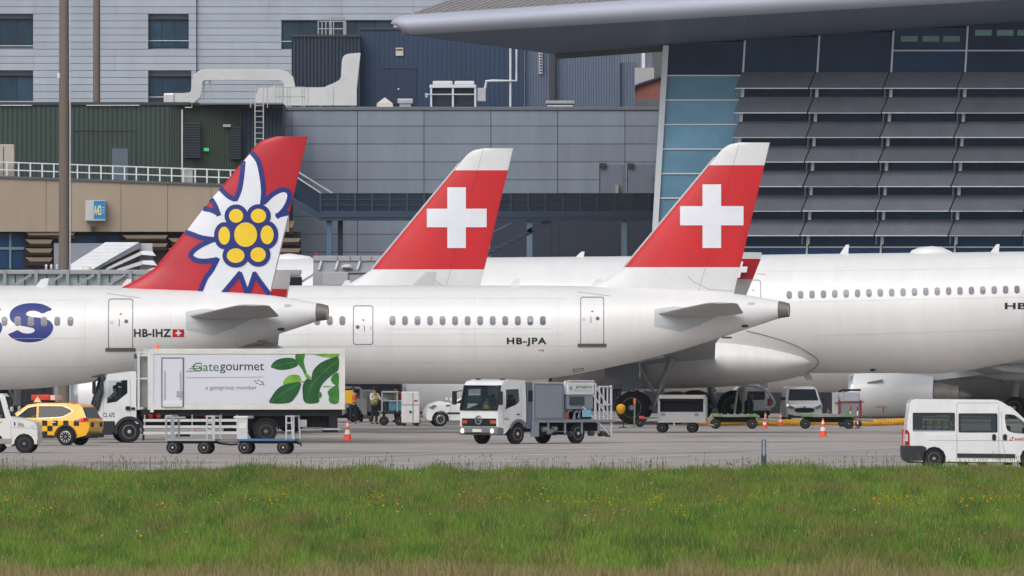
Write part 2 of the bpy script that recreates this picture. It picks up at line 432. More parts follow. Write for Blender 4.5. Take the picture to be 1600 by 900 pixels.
# ------------------------------------------------------------------ dark boxes on the roof of the panel building
f = Fr(700, 28.6)
plant = thing('rooftop_plant_room', 'navy blue metal clad plant room on the grey panel building roof', 'building', f.loc())
pbox(f, 'wall', m_navy, plant, 563, 819, 45, 190, 0, 9)
pbox(f, 'roof_edge', m_dgrey, plant, 561, 821, 43, 46.5, -.08, 9.1)
dr = pbox(f, 'door', M('navy_door', (38, 54, 84), .5, var=.05), plant, 600, 650, 107, 163, -.06, .1)
pbox(f, 'door_frame', m_dgrey, dr, 598, 651, 104.5, 107, -.1, .05)
pbox(f, 'door_split', m_dgrey, dr, 619, 619.8, 107, 163, -.1, -.05)
pbox(f, 'door_handle', m_whitemet, dr, 621, 624, 138, 140, -.14, -.05)
sg = pbox(f, 'notice_plate', M('cream_plate', (206, 204, 196), .5), plant, 618.5, 630, 74.5, 87, -.1, .0)
pbox(f, 'printed_bar', m_dgrey, sg, 619.5, 629, 76.5, 79, -.12, -.09)
pbox(f, 'ribbed_wing', m_navyrib, plant, 456, 563, 56, 190, -1.2, 7)
pbox(f, 'wing_roof_edge', m_dgrey, plant, 455, 563, 54.5, 58, -1.3, 7.1)
slate = thing('slate_roof_block', 'slate grey ribbed block with a dark downpipe under the big eave', 'building', f.loc())
pbox(f, 'wall', m_bluerib, slate, 820, 969, 60, 190, .35, 8)
pbox(f, 'wall_wing', m_bluerib, slate, 960, 992, 98, 190, .6, 8)
pbox(f, 'downpipe', m_dgrey, slate, 859.5, 867.5, 60, 168, -.05, .3)
pbox(f, 'vent_strip', m_whitemet, slate, 842, 848, 78, 115, .2, .36)
for i in range(8): pbox(f, 'vent_slat', m_dgrey, slate, 843, 847.5, 80+i*4.3, 82+i*4.3, .15, .22)
f2 = Fr(1000, 27.6)
rib2 = thing('ribbed_stair_tower', 'grey ribbed roof tower with pale stripe beside the white edge mullion', 'building', f2.loc())
pbox(f2, 'wall', M('tower_ribs', (120, 128, 146), .5, wave=('X', 2.6, .6)), rib2, 968, 1020, 60, 200, 0, 6)
pbox(f2, 'pale_stripe', m_whitemet, rib2, 1002.5, 1008, 60, 106, -.06, .1)
pbox(f2, 'lower_wall', m_ltwall, rib2, 991, 1022, 106, 200, -.3, 0)
pbox(f2, 'bracket', m_dgrey, rib2, 969, 991, 98, 100.5, -.3, .0)
f2 = Fr(980, 28.2)
br = thing('brown_vaulted_roof', 'low building with a curved rust brown roof behind the panel building', 'building', f2.loc())
MB().prism(f2.poly([(955, 156), (975, 144), (1000, 132), (1033, 121.5), (1080, 112), (1080, 160), (955, 160)]), 0, 8).build('roof', M('rust_brown_roof', (150, 92, 80), .7, var=.1), br)
mb = MB(); pts = [(948, 156.5), (975, 143), (1000, 131), (1033, 120.3), (1080, 111)]
for a, b in zip(pts, pts[1:]): mb.bar(f2.pt(*a, -.1), f2.pt(*b, -.1), .35, .1)
mb.build('roof_rim', m_steelblue, br)
pbox(f2, 'parapet', M('grey_parapet', (112, 112, 120), .7), br, 930, 1034, 154.5, 171, -.6, 2)
pbox(f2, 'wall', m_ltwall, br, 932, 1080, 160, 640, .1, 8)

# ------------------------------------------------------------------ central panel building
f = Fr(700, 29.3)
pan = thing('panel_clad_building', 'blue grey terminal block of large flat rectangular panels', 'building', f.loc())
pbox(f, 'wall', m_joint, pan, 441, 1040, 170, 646, 0, 14)
pbox(f, 'roof_slab', M('flat_roof', (120, 124, 132), .8), pan, 440, 1041, 166.8, 169.4, -.12, 14)
pbox(f, 'coping', M('coping_metal', (116, 122, 134), .4, metal=.3), pan, 440, 1041, 168.5, 172, -.16, .3)
cx = [441, 456, 558.5, 662.5, 767, 871.5, 976.5, 1040]; ry = [172.3, 197, 225, 253, 281, 309.5, 338, 366, 394, 422]
for i in range(len(cx)-1):
    for j in range(len(ry)-1):
        if 770 < cx[i]+60 < 1100 and ry[j] > 330: continue
        pbox(f, 'panel', m_blupan, pan, cx[i]+.5, cx[i+1]-.5, ry[j]+.45, ry[j+1]-.45, -.08, .05)
lw = pbox(f, 'recessed_wall', M('dark_recess_cladding', (54, 62, 80), .6, var=.06), pan, 768, 1036, 339, 646, -.06, .02)
for x in (788, 861, 872): pbox(f, 'joint', m_joint, lw, x, x+.7, 345, 420, -.09, -.05)
for (a, b) in ((937.5, 973), (981, 1020)):
    d = pbox(f, 'door', M('grey_steel_door', (118, 126, 144), .5, rnd=.03), pan, a, b, 257, 303, -.14, -.08)
    pbox(f, 'door_lamp', m_dgrey, d, a-1, a+9, 255, 260.5, -.35, -.1)
    pbox(f, 'door_frame', m_joint, d, a-1.2, a, 257, 303, -.16, -.09)
pbox(f, 'wall_box', M('cream_box', (170, 164, 146), .6), pan, 961.5, 966.5, 289, 302, -.4, -.08)
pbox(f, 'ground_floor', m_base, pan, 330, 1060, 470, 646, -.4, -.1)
# roof equipment on it
def duct(name, label, f, pts, w, d0, d1, mat):
    t = thing(name, label, 'duct', (Xp(f.px0, f.s), FPX/f.s, f.Z(168.5)))
    o = MB().prism([ribbon([(f.X(x), f.Z(y)-f.Z(168.5)) for x, y in pts], w/f.s)], d0, d1).build('duct_run', mat, t, bevel=.05)
    return t
loop = [(258, 153.5), (285, 153.5)]+[(x, y) for x, y in ((298, 152.5), (305, 147), (307, 138), (307, 130), (309, 122), (316, 117), (326, 116.5), (436, 116.5), (444, 118.5), (450, 124), (452, 133), (452, 148))]
f = Fr(350, 29.0)
d = thing('air_duct', 'long white looping air duct bridging over the dark green building roof', 'duct', (Xp(350, 29), FPX/29, f.Z(160)))
zz = f.Z(160)
MB().prism([ribbon([(f.X(x), f.Z(y)-zz) for x, y in loop], 17/29)], 1.2, 1.9).build('duct_run', m_alu, d, smooth=35, bevel=.04)
MB().box(f.X(255), f.X(272), 1.1, 2.0, f.Z(162)-zz, f.Z(145)-zz).build('intake_hood', m_alu, d, bevel=.08)
for x in (318, 327, 428, 434): MB().bar((f.X(x), 1.5, f.Z(161)-zz), (f.X(x), 1.5, f.Z(124)-zz), .07).build('duct_support', m_galv, d)
d = thing('supply_duct', 'silver duct with an upturned bend against the navy plant room', 'duct', (Xp(480, 29), FPX/29, f.Z(168.5)))
f = Fr(480, 29.0); zz = f.Z(168.5)
prof = spline([(404, 137), (440, 135.5), (500, 136), (512, 133), (530, 124), (533, 110), (534, 95), (537, 87), (545, 83.5), (563, 82)], 5)+spline([(561, 100), (559, 120), (557, 138)], 4)+[(557, 164.5), (400, 164.5), (398, 152)]
MB().prism([[(f.X(x), f.Z(y)-zz) for x, y in prof]], 1.0, 2.6).build('duct_run', m_alu, d, smooth=30, bevel=.05)
for x in (440, 480, 520): MB().box(f.X(x), f.X(x+1), .97, 2.63, f.Z(164)-zz, f.Z(136)-zz).build('flange', m_galv, d)
for x in (405, 450, 500, 550): MB().box(f.X(x-2), f.X(x+2), 1.2, 2.4, 0, f.Z(164)-zz+.02).build('foot', m_galv, d)
# rails and ladder
def guard(name, label, f, x0, x1, ytop, ybot, d, posts, mat=m_galv, mid=True, group=None, base=168.5):
    zz = f.Z(base)
    t = thing(name, label, 'railing', (Xp(f.px0, f.s), FPX/f.s, zz), group=group)
    for x in posts: MB().bar((f.X(x), d, 0), (f.X(x), d, f.Z(ytop)-zz), .05).build('post', mat, t)
    for yy in ([ytop, (ytop+ybot)/2] if mid else [ytop]): MB().bar((f.X(x0), d, f.Z(yy)-zz), (f.X(x1), d, f.Z(yy)-zz), .05).build('rail', mat, t)
    return t
f = Fr(500, 29.2)
guard('roof_guardrail', 'short steel guard rail at the end of the silver duct', f, 430, 476, 136, 166, .4, (431, 437, 443, 449, 453, 472, 475.5))
f = Fr(500, 28.6); g = guard('hatch_guardrail', 'galvanised hoop rail on top of the dark ribbed wing', f, 496, 540, 33, 56, .5, (497, 503, 509, 515, 521, 537, 540), base=56)
MB().tube([(f.X(517), .5, 0), (f.X(517), .5, f.Z(27)-f.Z(56)), (f.X(538), .5, f.Z(27)-f.Z(56)), (f.X(538), .5, 0)], .05).build('hoop', m_galv, g)
# chiller
f = Fr(712, 29.1); zz = f.Z(169)
ch = thing('rooftop_chiller', 'pale two fan air cooled chiller standing on the panel building roof', 'chiller', (Xp(712, 29.1), FPX/29.1, zz))
Zc = lambda y: f.Z(y)-zz
MB().box(f.X(671), f.X(744), 1.0, 2.9, Zc(137), Zc(132)).build('top_frame', m_whitemet, ch, bevel=.03)
for a, b in ((676, 707), (710, 741)): MB().box(f.X(a), f.X(b), 1.1, 2.8, Zc(132), Zc(126)).build('fan_housing', m_whitemet, ch, bevel=.05)
for x in (672, 706, 741):
    for dd in (1.05, 2.8): MB().box(f.X(x), f.X(x+3), dd, dd+.1, 0, Zc(136)).build('leg', m_whitemet, ch)
MB().box(f.X(675), f.X(741), 1.3, 2.6, Zc(165), Zc(137)).build('coil', M('coil_dark', (30, 42, 62), .6), ch)
MB().bar((f.X(664), 1.0, Zc(147)), (f.X(741), 1.0, Zc(147)), .05).build('pipe', m_whitemet, ch)
MB().box(f.X(746), f.X(759), 1.1, 2.2, Zc(158), Zc(137)).build('control_cabinet', M('cabinet_grey', (180, 184, 190), .5), ch, bevel=.03)
MB().box(f.X(664), f.X(668), 1.0, 1.5, Zc(152), Zc(145)).build('valve', m_galv, ch)
MB().tube([(f.X(757), 1.6, Zc(140)), (f.X(760), 1.6, Zc(126)), (f.X(770), 1.6, Zc(125.5)), (f.X(807), 1.6, Zc(125.5)), (f.X(807), 1.6, Zc(70))], .07).build('riser_pipe', m_whitemet, ch)
MB().tube([(f.X(797.5), 1.75, 0), (f.X(797.5), 1.75, Zc(70))], .06).build('drop_pipe', m_whitemet, ch)
# small roof vents
t = thing('roof_cowl', 'pale pointed roof cowl left of the square vent', 'vent', (Xp(601, 29.1), FPX/29.1, zz))
MB().hexa([(-.45, .9, 0), (.45, .9, 0), (.45, 1.8, 0), (-.45, 1.8, 0)], [(-.42, .95, .25), (.42, .95, .25), (.42, 1.75, .25), (-.42, 1.75, .25)]).build('curb', M('cream_plate', (0, 0, 0)), t)
MB().hexa([(-.44, .93, .25), (.44, .93, .25), (.44, 1.77, .25), (-.44, 1.77, .25)], [(-.03, 1.3, .58), (.03, 1.3, .58), (.03, 1.4, .58), (-.03, 1.4, .58)]).build('cap', M('cream_plate', (0, 0, 0)), t)
t = thing('square_roof_vent', 'squat galvanised roof vent with flat lid beside the pointed cowl', 'vent', (Xp(633, 29.1), FPX/29.1, zz))
MB().box(-.3, .3, 1, 1.6, 0, .3).build('stub', m_galv, t); MB().box(-.42, .42, .9, 1.7, .26, .52).build('lid', m_galv, t, bevel=.03)
t = thing('skylight_vent', 'low glazed skylight box on the roof below the slate block', 'vent', (Xp(875, 29.1), FPX/29.1, zz))
MB().box(-.75, .75, .6, 1.6, 0, .28).build('box', m_dgrey, t); MB().box(-.78, .78, .55, 1.65, .26, .42).build('frame', m_galv, t); MB().box(-.7, .7, .52, .6, .1, .16).build('glazing_bar', m_whitemet, t)
# ------------------------------------------------------------------ steel walkway in front of the panels
f = Fr(700, 29.6)
wk = thing('steel_walkway', 'dark blue steel footbridge with mesh sides on posts along the panel building', 'walkway', f.loc())
m_mesh = glass('mesh_infill', (40, 58, 82), .8)
MB().box(f.X(500), f.X(1030), -2.2, -.4, f.Z(345), f.Z(339.5)).build('deck', m_steelblue, wk)
MB().box(f.X(500), f.X(1030), -2.26, -2.18, f.Z(340), f.Z(330)).build('kick_board', m_steelblue, wk)
for x in list(range(500, 1030, 27)): MB().box(f.X(x), f.X(x+2.6), -2.24, -2.14, f.Z(345), f.Z(302)).build('post', m_steelblue, wk)
for y in (302, 312, 321): MB().box(f.X(500), f.X(1030), -2.2, -2.15, f.Z(y+1), f.Z(y)).build('rail', m_steelblue, wk)
MB().box(f.X(500), f.X(1030), -2.13, -2.11, f.Z(331), f.Z(303)).build('mesh_panel', m_mesh, wk)
MB().hexa([f.pt(458, 318, -2.2), f.pt(502, 345.5, -2.2), f.pt(502, 345.5, -.6), f.pt(458, 318, -.6)], [f.pt(458, 308, -2.2), f.pt(502, 334, -2.2), f.pt(502, 334, -.6), f.pt(458, 308, -.6)]).build('stair_flight', m_steelblue, wk)
MB().hexa([f.pt(455, 308, -2.12), f.pt(502, 336, -2.12), f.pt(502, 336, -2.1), f.pt(455, 308, -2.1)], [f.pt(455, 270, -2.12), f.pt(502, 302, -2.12), f.pt(502, 302, -2.1), f.pt(455, 270, -2.1)]).build('mesh_panel', m_mesh, wk)
for (a, b) in (((460, 265), (520, 302)), ((458, 273), (502, 302))):
    MB().bar(f.pt(*a, -.6 if a[1] < 270 else -2.2), f.pt(*b, -.6 if a[1] < 270 else -2.2), .07).build('hand_rail', m_louedge, wk)
for x, w2, mt in ((511, 8, M('post_blue', (88, 118, 148), .5)), (528, 8, m_steelblue), (823, 9, M('post_pale', (120, 144, 166), .5)), (970.5, 9, M('post_pale', (0, 0, 0)))):
    MB().box(f.X(x), f.X(x+w2), -1.9 if x != 528 else -.9, -1.6 if x != 528 else -.6, 0, f.Z(345)).build('support_post', mt, wk, bevel=.02)
MB().hexa([f.pt(756, 404, -1.9), f.pt(860, 349, -1.9), f.pt(860, 349, -.7), f.pt(756, 404, -.7)], [f.pt(756, 394, -1.9), f.pt(860, 340, -1.9), f.pt(860, 340, -.7), f.pt(756, 394, -.7)]).build('lower_stair', m_steelblue, wk)
for k in range(9):
    x = 764+k*11; y = 394-k*5.8; MB().box(f.X(x), f.X(x+9), -2, -.8, f.Z(y), f.Z(y-1.6)).build('tread', M('tread_steel', (74, 96, 122), .5), wk)
MB().bar(f.pt(756, 370, -2), f.pt(815, 340, -2), .06).build('hand_rail', M('post_blue', (0, 0, 0)), wk)

# ------------------------------------------------------------------ dark green building
f = Fr(200, 29.6)
gb = thing('green_clad_building', 'dark green corrugated metal service building behind the railing', 'building', f.loc())
pbox(f, 'wall', m_green, gb, -150, 268, 163, 646, 0, 12)
MB().hexa([f.pt(268, 646, 0), f.pt(378, 646, 1.6), f.pt(378, 646, 12), f.pt(268, 646, 12)], [f.pt(268, 163, 0), f.pt(378, 163, 1.6), f.pt(378, 163, 12), f.pt(268, 163, 12)]).build('side_wall', m_green2, gb)
pbox(f, 'end_wall', m_navyrib, gb, 376, 441, 164, 646, 1.6, 12)
pbox(f, 'roof', M('flat_roof', (0, 0, 0)), gb, -150, 441, 160.5, 163, .2, 12.3)
pbox(f, 'roof_edge', m_dgrey, gb, -150, 296, 159.5, 164, -.12, .3)
MB().hexa([f.pt(296, 164, -.1), f.pt(378, 168, 1.4), f.pt(378, 168, 2), f.pt(296, 164, .5)], [f.pt(296, 160, -.1), f.pt(378, 163.5, 1.4), f.pt(378, 163.5, 2), f.pt(296, 160, .5)]).build('roof_edge', m_dgrey, gb)
pbox(f, 'roof_edge', m_dgrey, gb, 378, 442, 163, 168, 1.45, 2)
for a, b in ((0, 50), (135, 218)): pbox(f, 'flashing', m_whitemet, gb, a, b, 164, 165.2, -.16, .0)
sh = pbox(f, 'shutter', m_green, gb, 116, 212, 204, 300, -.05, .05); pbox(f, 'shutter_head', m_dgrey, sh, 115, 213, 201.5, 204, -.12, .02)
pbox(f, 'service_door', M('slate_door', (92, 108, 124), .5), sh, 175, 200, 232, 300, -.1, -.02)
for (x0, x1, y0, y1, d) in ((287.5, 313, 191, 247, .32), (359, 376, 197, 249, 1.35)):
    lv = MB().box(f.X(x0), f.X(x1), d-.12, d+.3, f.Z(y1), f.Z(y0)).build('vent_grille', M('grille_dark', (34, 44, 58), .6), gb)
    n = int((y1-y0)/4)
    for k in range(n): MB().box(f.X(x0+.5), f.X(x1-.5), d-.2, d-.1, f.Z(y0+k*4+3), f.Z(y0+k*4+1.4)).build('slat', M('slat_dark', (58, 70, 84), .5), lv)
MB().bar(f.pt(284.5, 171, .12), f.pt(284.5, 290, .12), .07).build('drain_pipe', m_whitemet, gb)
ex = MB().box(f.X(318), f.X(326), .6, .75, f.Z(236), f.Z(231)).build('exit_sign', lamp_mat('exit_green', (70, 190, 120), .5), gb)
MB().box(f.X(348), f.X(360), 1.0, 1.3, f.Z(198), f.Z(194)).build('wall_lamp', m_galv, gb)
mb = MB().tube([f.pt(289, 168, -.1), f.pt(300, 168, -.1), f.pt(300, 160, -.1)], .03); mb.build('overflow_pipe', m_galv, gb)
ld = thing('roof_ladder', 'steel access ladder fixed to the end of the green building', 'ladder', (Xp(406, 29.7), FPX/29.7, 0))
f = Fr(406, 29.7)
for x in (398, 411): MB().bar((f.X(x), .9, f.Z(290)), (f.X(x), .9, f.Z(134)), .06).build('stile', m_galv, ld)
for k in range(15): MB().bar((f.X(398), .9, f.Z(285-k*8.6)), (f.X(411), .9, f.Z(285-k*8.6)), .04).build('rung', m_galv, ld)
for x in (391, 417.5): MB().bar((f.X(x), 1.2, f.Z(168)), (f.X(x), 1.2, f.Z(134)), .05).build('stile', m_galv, ld)
for a, b in ((391, 398), (411, 417.5)): MB().bar((f.X(a), 1.05, f.Z(134)), (f.X(b), 1.05, f.Z(134)), .05).build('grab_rail', m_galv, ld)

# ------------------------------------------------------------------ beige terminal wall with gate sign
f = Fr(150, 30.4)
be = thing('beige_terminal_wall', 'beige concrete terminal building wall with ribbed sills below', 'building', f.loc())
def top(x): return 278+(x-0)*12/340
xs = [-260, -130, -20, 72, 112, 189, 262, 330, 398, 452]
for a, b in zip(xs, xs[1:]):
    MB().hexa([f.pt(a+.3, 362, 0), f.pt(b-.3, 362, 0), f.pt(b-.3, 362, .5), f.pt(a+.3, 362, .5)], [f.pt(a+.3, top(a), 0), f.pt(b-.3, top(b), 0), f.pt(b-.3, top(b), .5), f.pt(a+.3, top(a), .5)]).build('concrete_panel', m_beige, be)
MB().hexa([f.pt(-260, top(-260), -.12), f.pt(452, top(452), -.12), f.pt(452, top(452), 1), f.pt(-260, top(-260), 1)], [f.pt(-260, top(-260)-3.4, -.12), f.pt(452, top(452)-3.4, -.12), f.pt(452, top(452)-3.4, 1), f.pt(-260, top(-260)-3.4, 1)]).build('coping', M('coping_dark', (88, 92, 100), .6), be)
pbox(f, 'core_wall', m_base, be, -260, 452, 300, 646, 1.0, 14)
MB().hexa([f.pt(-260, 300, .45), f.pt(452, 300, .45), f.pt(452, 300, 14), f.pt(-260, 300, 14)], [f.pt(-260, 270, .45), f.pt(452, 294, .45), f.pt(452, 294, 14), f.pt(-260, 270, 14)]).build('terrace_slab', m_rib, be)
for (a, b, y0, y1, n) in ((-40, 37, 364, 420, 2), (114, 187, 367, 381, 4)):
    w_ = pbox(f, 'window', m_wfr, be, a, b, y0, y1, .7, .95)
    for i in range(n): pbox(f, 'pane', m_glassdk, w_, a+(b-a)*i/n+1, a+(b-a)*(i+1)/n-1, y0+1, y1-1, .62, .72)
    if n == 2: pbox(f, 'transom', M('teal_frame', (96, 128, 138), .5), w_, a, b, 386, 390, .55, .63); pbox(f, 'mullion', M('teal_frame', (0, 0, 0)), w_, 14, 17, y0, y1, .54, .62)
def sill(x0, x1, y0, y1): # bulging ribbed concrete sill
    z0, z1 = f.Z(y1), f.Z(y0); zm = (z0+z1)/2; a, b = f.X(x0), f.X(x1)
    MB().hexa([(a, .6, z0), (b, .6, z0), (b, 1, z0), (a, 1, z0)], [(a+.25, 0, zm-.02), (b-.1, 0, zm-.02), (b-.1, 1, zm-.02), (a+.25, 1, zm-.02)]).hexa([(a+.25, 0, zm), (b-.1, 0, zm), (b-.1, 1, zm), (a+.25, 1, zm)], [(a, .2, z1), (b, .2, z1), (b, 1, z1), (a, 1, z1)]).build('concrete_sill', m_rib, be)
sill(38, 118, 361.5, 373)
for y in (374, 388, 402): sill(39, 82, y, y+13)
sill(190, 262, 367, 378); sill(190, 262, 380, 391); sill(262, 470, 372, 384); sill(262, 470, 388, 400); sill(420, 460, 345, 366)
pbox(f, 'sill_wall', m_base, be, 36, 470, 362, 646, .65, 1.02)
gs = thing('gate_sign', 'grey box sign with blue face lettered A42 on the beige wall', 'sign', (Xp(150, 30.4), FPX/30.4, f.Z(345)))
fz = f.Z(345)
MB().box(f.X(134), f.X(165.5), -.75, -.01, 0, f.Z(313)-fz).build('box', M('sign_grey', (190, 192, 194), .5), gs, bevel=.02)
fc = MB().box(f.X(147), f.X(164.8), -.78, -.74, f.Z(342)-fz, f.Z(314)-fz).build('face', M('sign_blue', (38, 128, 190), .4), gs)
text_on('A42', (f.X(147.3), f.X(159), f.Z(336)-fz, f.Z(321)-fz), flat(-.78), .01, M('sign_yellow', (226, 222, 150), .5), fc, bold=.02)
for k in range(3): MB().box(f.X(160), f.X(163.5), -.795, -.779, f.Z(333-k*4)-fz, f.Z(331.6-k*4)-fz).build('small_print', M('sign_pale', (150, 196, 222), .5), fc)
pbox(f, 'wall_lamp', m_dgrey, be, 142, 149, 354, 361, -.3, -.02)
# railing on the terrace edge
tr = thing('terrace_railing', 'white tubular railing along the beige wall top', 'railing', (Xp(150, 30.4), FPX/30.4, f.Z(284)))
fz = f.Z(284); px = [-100+18.4*i for i in range(27)]
for x in px: MB().bar((f.X(x), .25, f.Z(top(x)-2)-fz), (f.X(x), .25, f.Z(top(x)-25)-fz), .07).build('post', m_whitemet, tr)
for d_ in (25, 13):
    for a, b in zip(px, px[1:]):
        MB().bar((f.X(a), .25, f.Z(top(a)-d_)-fz), (f.X(b), .25, f.Z(top(b)-d_)-fz), .055).build('rail', m_whitemet, tr)
cb = thing('terrace_bin', 'pale metal cabinet standing at the terrace railing', 'cabinet', (Xp(292, 30.4), FPX/30.4+.5, f.Z(289.5)))
MB().box(-.3, .3, 0, .5, 0, .82).build('box', m_galv, cb, bevel=.03); MB().box(-.34, .34, -.03, .53, .8, .87).build('lid', m_whitemet, cb, bevel=.02)
cb = thing('terrace_locker', 'tall cream locker on the terrace at the far end of the railing', 'cabinet', (Xp(8, 30.4), FPX/30.4+.6, f.Z(277)))
MB().box(-.7, .45, 0, .5, 0, 1.7).build('box', M('locker_cream', (176, 172, 162), .5), cb, bevel=.03); MB().box(-.12, -.08, -.02, .01, .1, 1.6).build('door_gap', m_dgrey, cb)
# sloping ribbed canopies in front of the wall
cn = thing('ribbed_canopy', 'sloping white ribbed canopy roof in front of the beige wall', 'canopy', (Xp(150, 30.8), FPX/30.8, 0))
f = Fr(150, 30.8)
n = 8
for k in range(n):
    x0, y0 = 165-k*8.4, 378.5+k*5.4; x1, y1 = 218-k*9.2, 378.5+k*5.4
    MB().hexa([f.pt(x0-8.4, y0+5.2, -.4-k*.12), f.pt(x1-9.2, y1+5.2, -.4-k*.12), f.pt(x1-9.2, y1+5.2, .2), f.pt(x0-8.4, y0+5.2, .2)], [f.pt(x0, y0, -.3-k*.12), f.pt(x1, y1, -.3-k*.12), f.pt(x1, y1, .3), f.pt(x0, y0, .3)]).build('roof_panel', m_whitemet, cn)
MB().hexa([f.pt(140, 427, -1.2), f.pt(218, 388, -.3), f.pt(218, 388, .4), f.pt(140, 427, .4)], [f.pt(140, 421, -1.2), f.pt(218, 379, -.3), f.pt(218, 379, .4), f.pt(140, 421, .4)]).build('side_beam', M('grey_beam', (128, 134, 144), .5), cn)
for k, (a, b, c, e) in enumerate(((176, 422, 222, 392), (192, 424, 224, 407))):
    MB().hexa([f.pt(a-14, b+3, -.9), f.pt(c, e+6, -.9), f.pt(c, e+6, .2), f.pt(a-14, b+3, .2)], [f.pt(a-8, b-4, -.8), f.pt(c, e, -.8), f.pt(c, e, .2), f.pt(a-8, b-4, .2)]).build('step_panel', M('canopy_grey', (176, 178, 182), .5), cn)
    MB().hexa([f.pt(c, e+6, -.9), f.pt(c+22, e+8, -.9), f.pt(c+22, e+8, .2), f.pt(c, e+6, .2)], [f.pt(c, e, -.8), f.pt(c+16, e, -.8), f.pt(c+16, e, .2), f.pt(c, e, .2)]).build('step_panel', m_whitemet, cn)
MB().box(f.X(84), f.X(190), .35, .7, 0, f.Z(380)).build('rear_wall', M('grey_beam', (0, 0, 0)), cn)
MB().box(f.X(218), f.X(238), .25, .6, 0, f.Z(380)).build('rear_wall', M('canopy_grey', (0, 0, 0)), cn)

# ------------------------------------------------------------------ light masts
for (x, w_, s_, lab) in ((100, 16, 31.6, 'thick brown grey light mast in front of the beige wall'), (151, 12, 28.4, 'slimmer brown light mast rising behind the green building')):
    t = thing('light_mast', lab, 'mast', (Xp(x, s_), FPX/s_, 0), group=None)
    r = w_/2/s_; MB().lathe([(0, r*1.12), (6, r*1.05), (26, r*.9)], 'z', n=18).build('pole', m_mast, t, smooth=40)
    if x == 100:
        MB().bar((r+.05, -.1, .2), (r+.05, -.1, 24), .07).build('cable_duct', m_galv, t)
        MB().box(-r-.08, -r+.05, -.12, .1, Zp(122, s_), Zp(114, s_)).build('bracket', m_whitemet, t)

# ------------------------------------------------------------------ glazed hall with big roof
S = 30.0; f = Fr(1200, S)
hall = thing('glazed_terminal_hall', 'glass fronted terminal hall with grey sun louvers and a sweeping silver roof', 'building', f.loc())
K = -.059
def G(u, v, d=0.): return (f.X(u+K*(v-113)), d, f.Z(v))
def gq(name, mat, par, u0, u1, v0, v1, d0, d1):
    return MB().hexa([G(u0, v1, d0), G(u1, v1, d0), G(u1, v1, d1), G(u0, v1, d1)], [G(u0, v0, d0), G(u1, v0, d0), G(u1, v0, d1), G(u0, v0, d1)]).build(name, mat, par)
us = [1038, 1161, 1277, 1392.5, 1508, 1623.5, 1739]
vs = [30, 118, 156.3, 194.6, 232.9, 271.2, 309.5, 347.8, 386.1, 424]
def eave(u): return 73-(u-1038)*.0645
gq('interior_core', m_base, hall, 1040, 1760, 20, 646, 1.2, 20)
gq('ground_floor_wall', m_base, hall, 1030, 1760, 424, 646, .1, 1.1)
for i in range(len(us)-1):
    for j in range(len(vs)-1):
        v0 = max(vs[j], eave(us[i+1])) if j == 0 else vs[j]
        gq('pane', m_glasstl if (i == 0 and j > 0) else m_glassdk, hall, us[i]+1, us[i+1]-1, v0+.5, vs[j+1]-.5, 0, .06)
for i, u in enumerate(us):
    gq('mullion', m_mull, hall, u-(4.5 if i == 0 else 1.4), u+(4.5 if i == 0 else 1.4), eave(u)-2, 424, -.22 if i == 0 else -.1, .1)
for j in range(1, len(vs)-1):
    for i in range(len(us)-1):
        if i == 0 or j == len(vs)-2: gq('transom', m_mull, hall, us[i]+3, us[i+1]-1.5, vs[j]-1, vs[j]+1, -.09, .08)
for i in (3, 4, 5): gq('transom', m_mull, hall, us[i]+1.5, us[i+1]-1.5, 78, 80, -.09, .08)
for i in (3, 4):
    for a in (4, 38, 70): gq('lit_ceiling_pane', M('painted_ceiling_light', (110, 150, 150), .1, rnd=.15), hall, us[i]+a+8, us[i]+a+34, eave(us[i])+12-i*2, eave(us[i])+21-i*2, -.03, .03)  # pale colour painted in for the ceiling lights inside; panes do not glow
for r in range(7):
    for i in range(1, len(us)-1):
        v = 113+38.3*r; u0, u1 = us[i]+K*0-2, us[i+1]-4; sh_ = 9.5
        A = lambda u, vv, d: (f.X(u+K*(vv-113)), d, f.Z(vv))
        b = [A(u0-sh_, v+24.5, -1.15), A(u1-sh_, v+24.5, -1.15), A(u1-sh_, v+24.5, -1.07), A(u0-sh_, v+24.5, -1.07)]
        t_ = [A(u0, v, -.32), A(u1, v, -.32), A(u1, v, -.24), A(u0, v, -.24)]
        jit = random.uniform(-.05, .05); b = [(p[0], p[1]+jit, p[2]+jit*.3) for p in b]; lo = MB().hexa(b, t_).build('louver', m_louver, hall)
        MB().hexa([A(u0-sh_, v+26.3, -1.17), A(u1-sh_, v+26.3, -1.17), A(u1-sh_, v+26.3, -1.06), A(u0-sh_, v+26.3, -1.06)], [A(u0-sh_, v+24.6, -1.17), A(u1-sh_, v+24.6, -1.17), A(u1-sh_, v+24.6, -1.06), A(u0-sh_, v+24.6, -1.06)]).build('edge_strip', m_louedge, lo)
        gq('bracket', m_louedge, lo, us[i]-1, us[i]+3.5, v+26, v+39, -.5, -.1)
        MB().bar(A(us[i]-8.5, v+26, -.9), A(us[i]-8.5, v+39, -.7), .06).build('hanger', M('hanger_grey', (120, 126, 138), .5), lo)
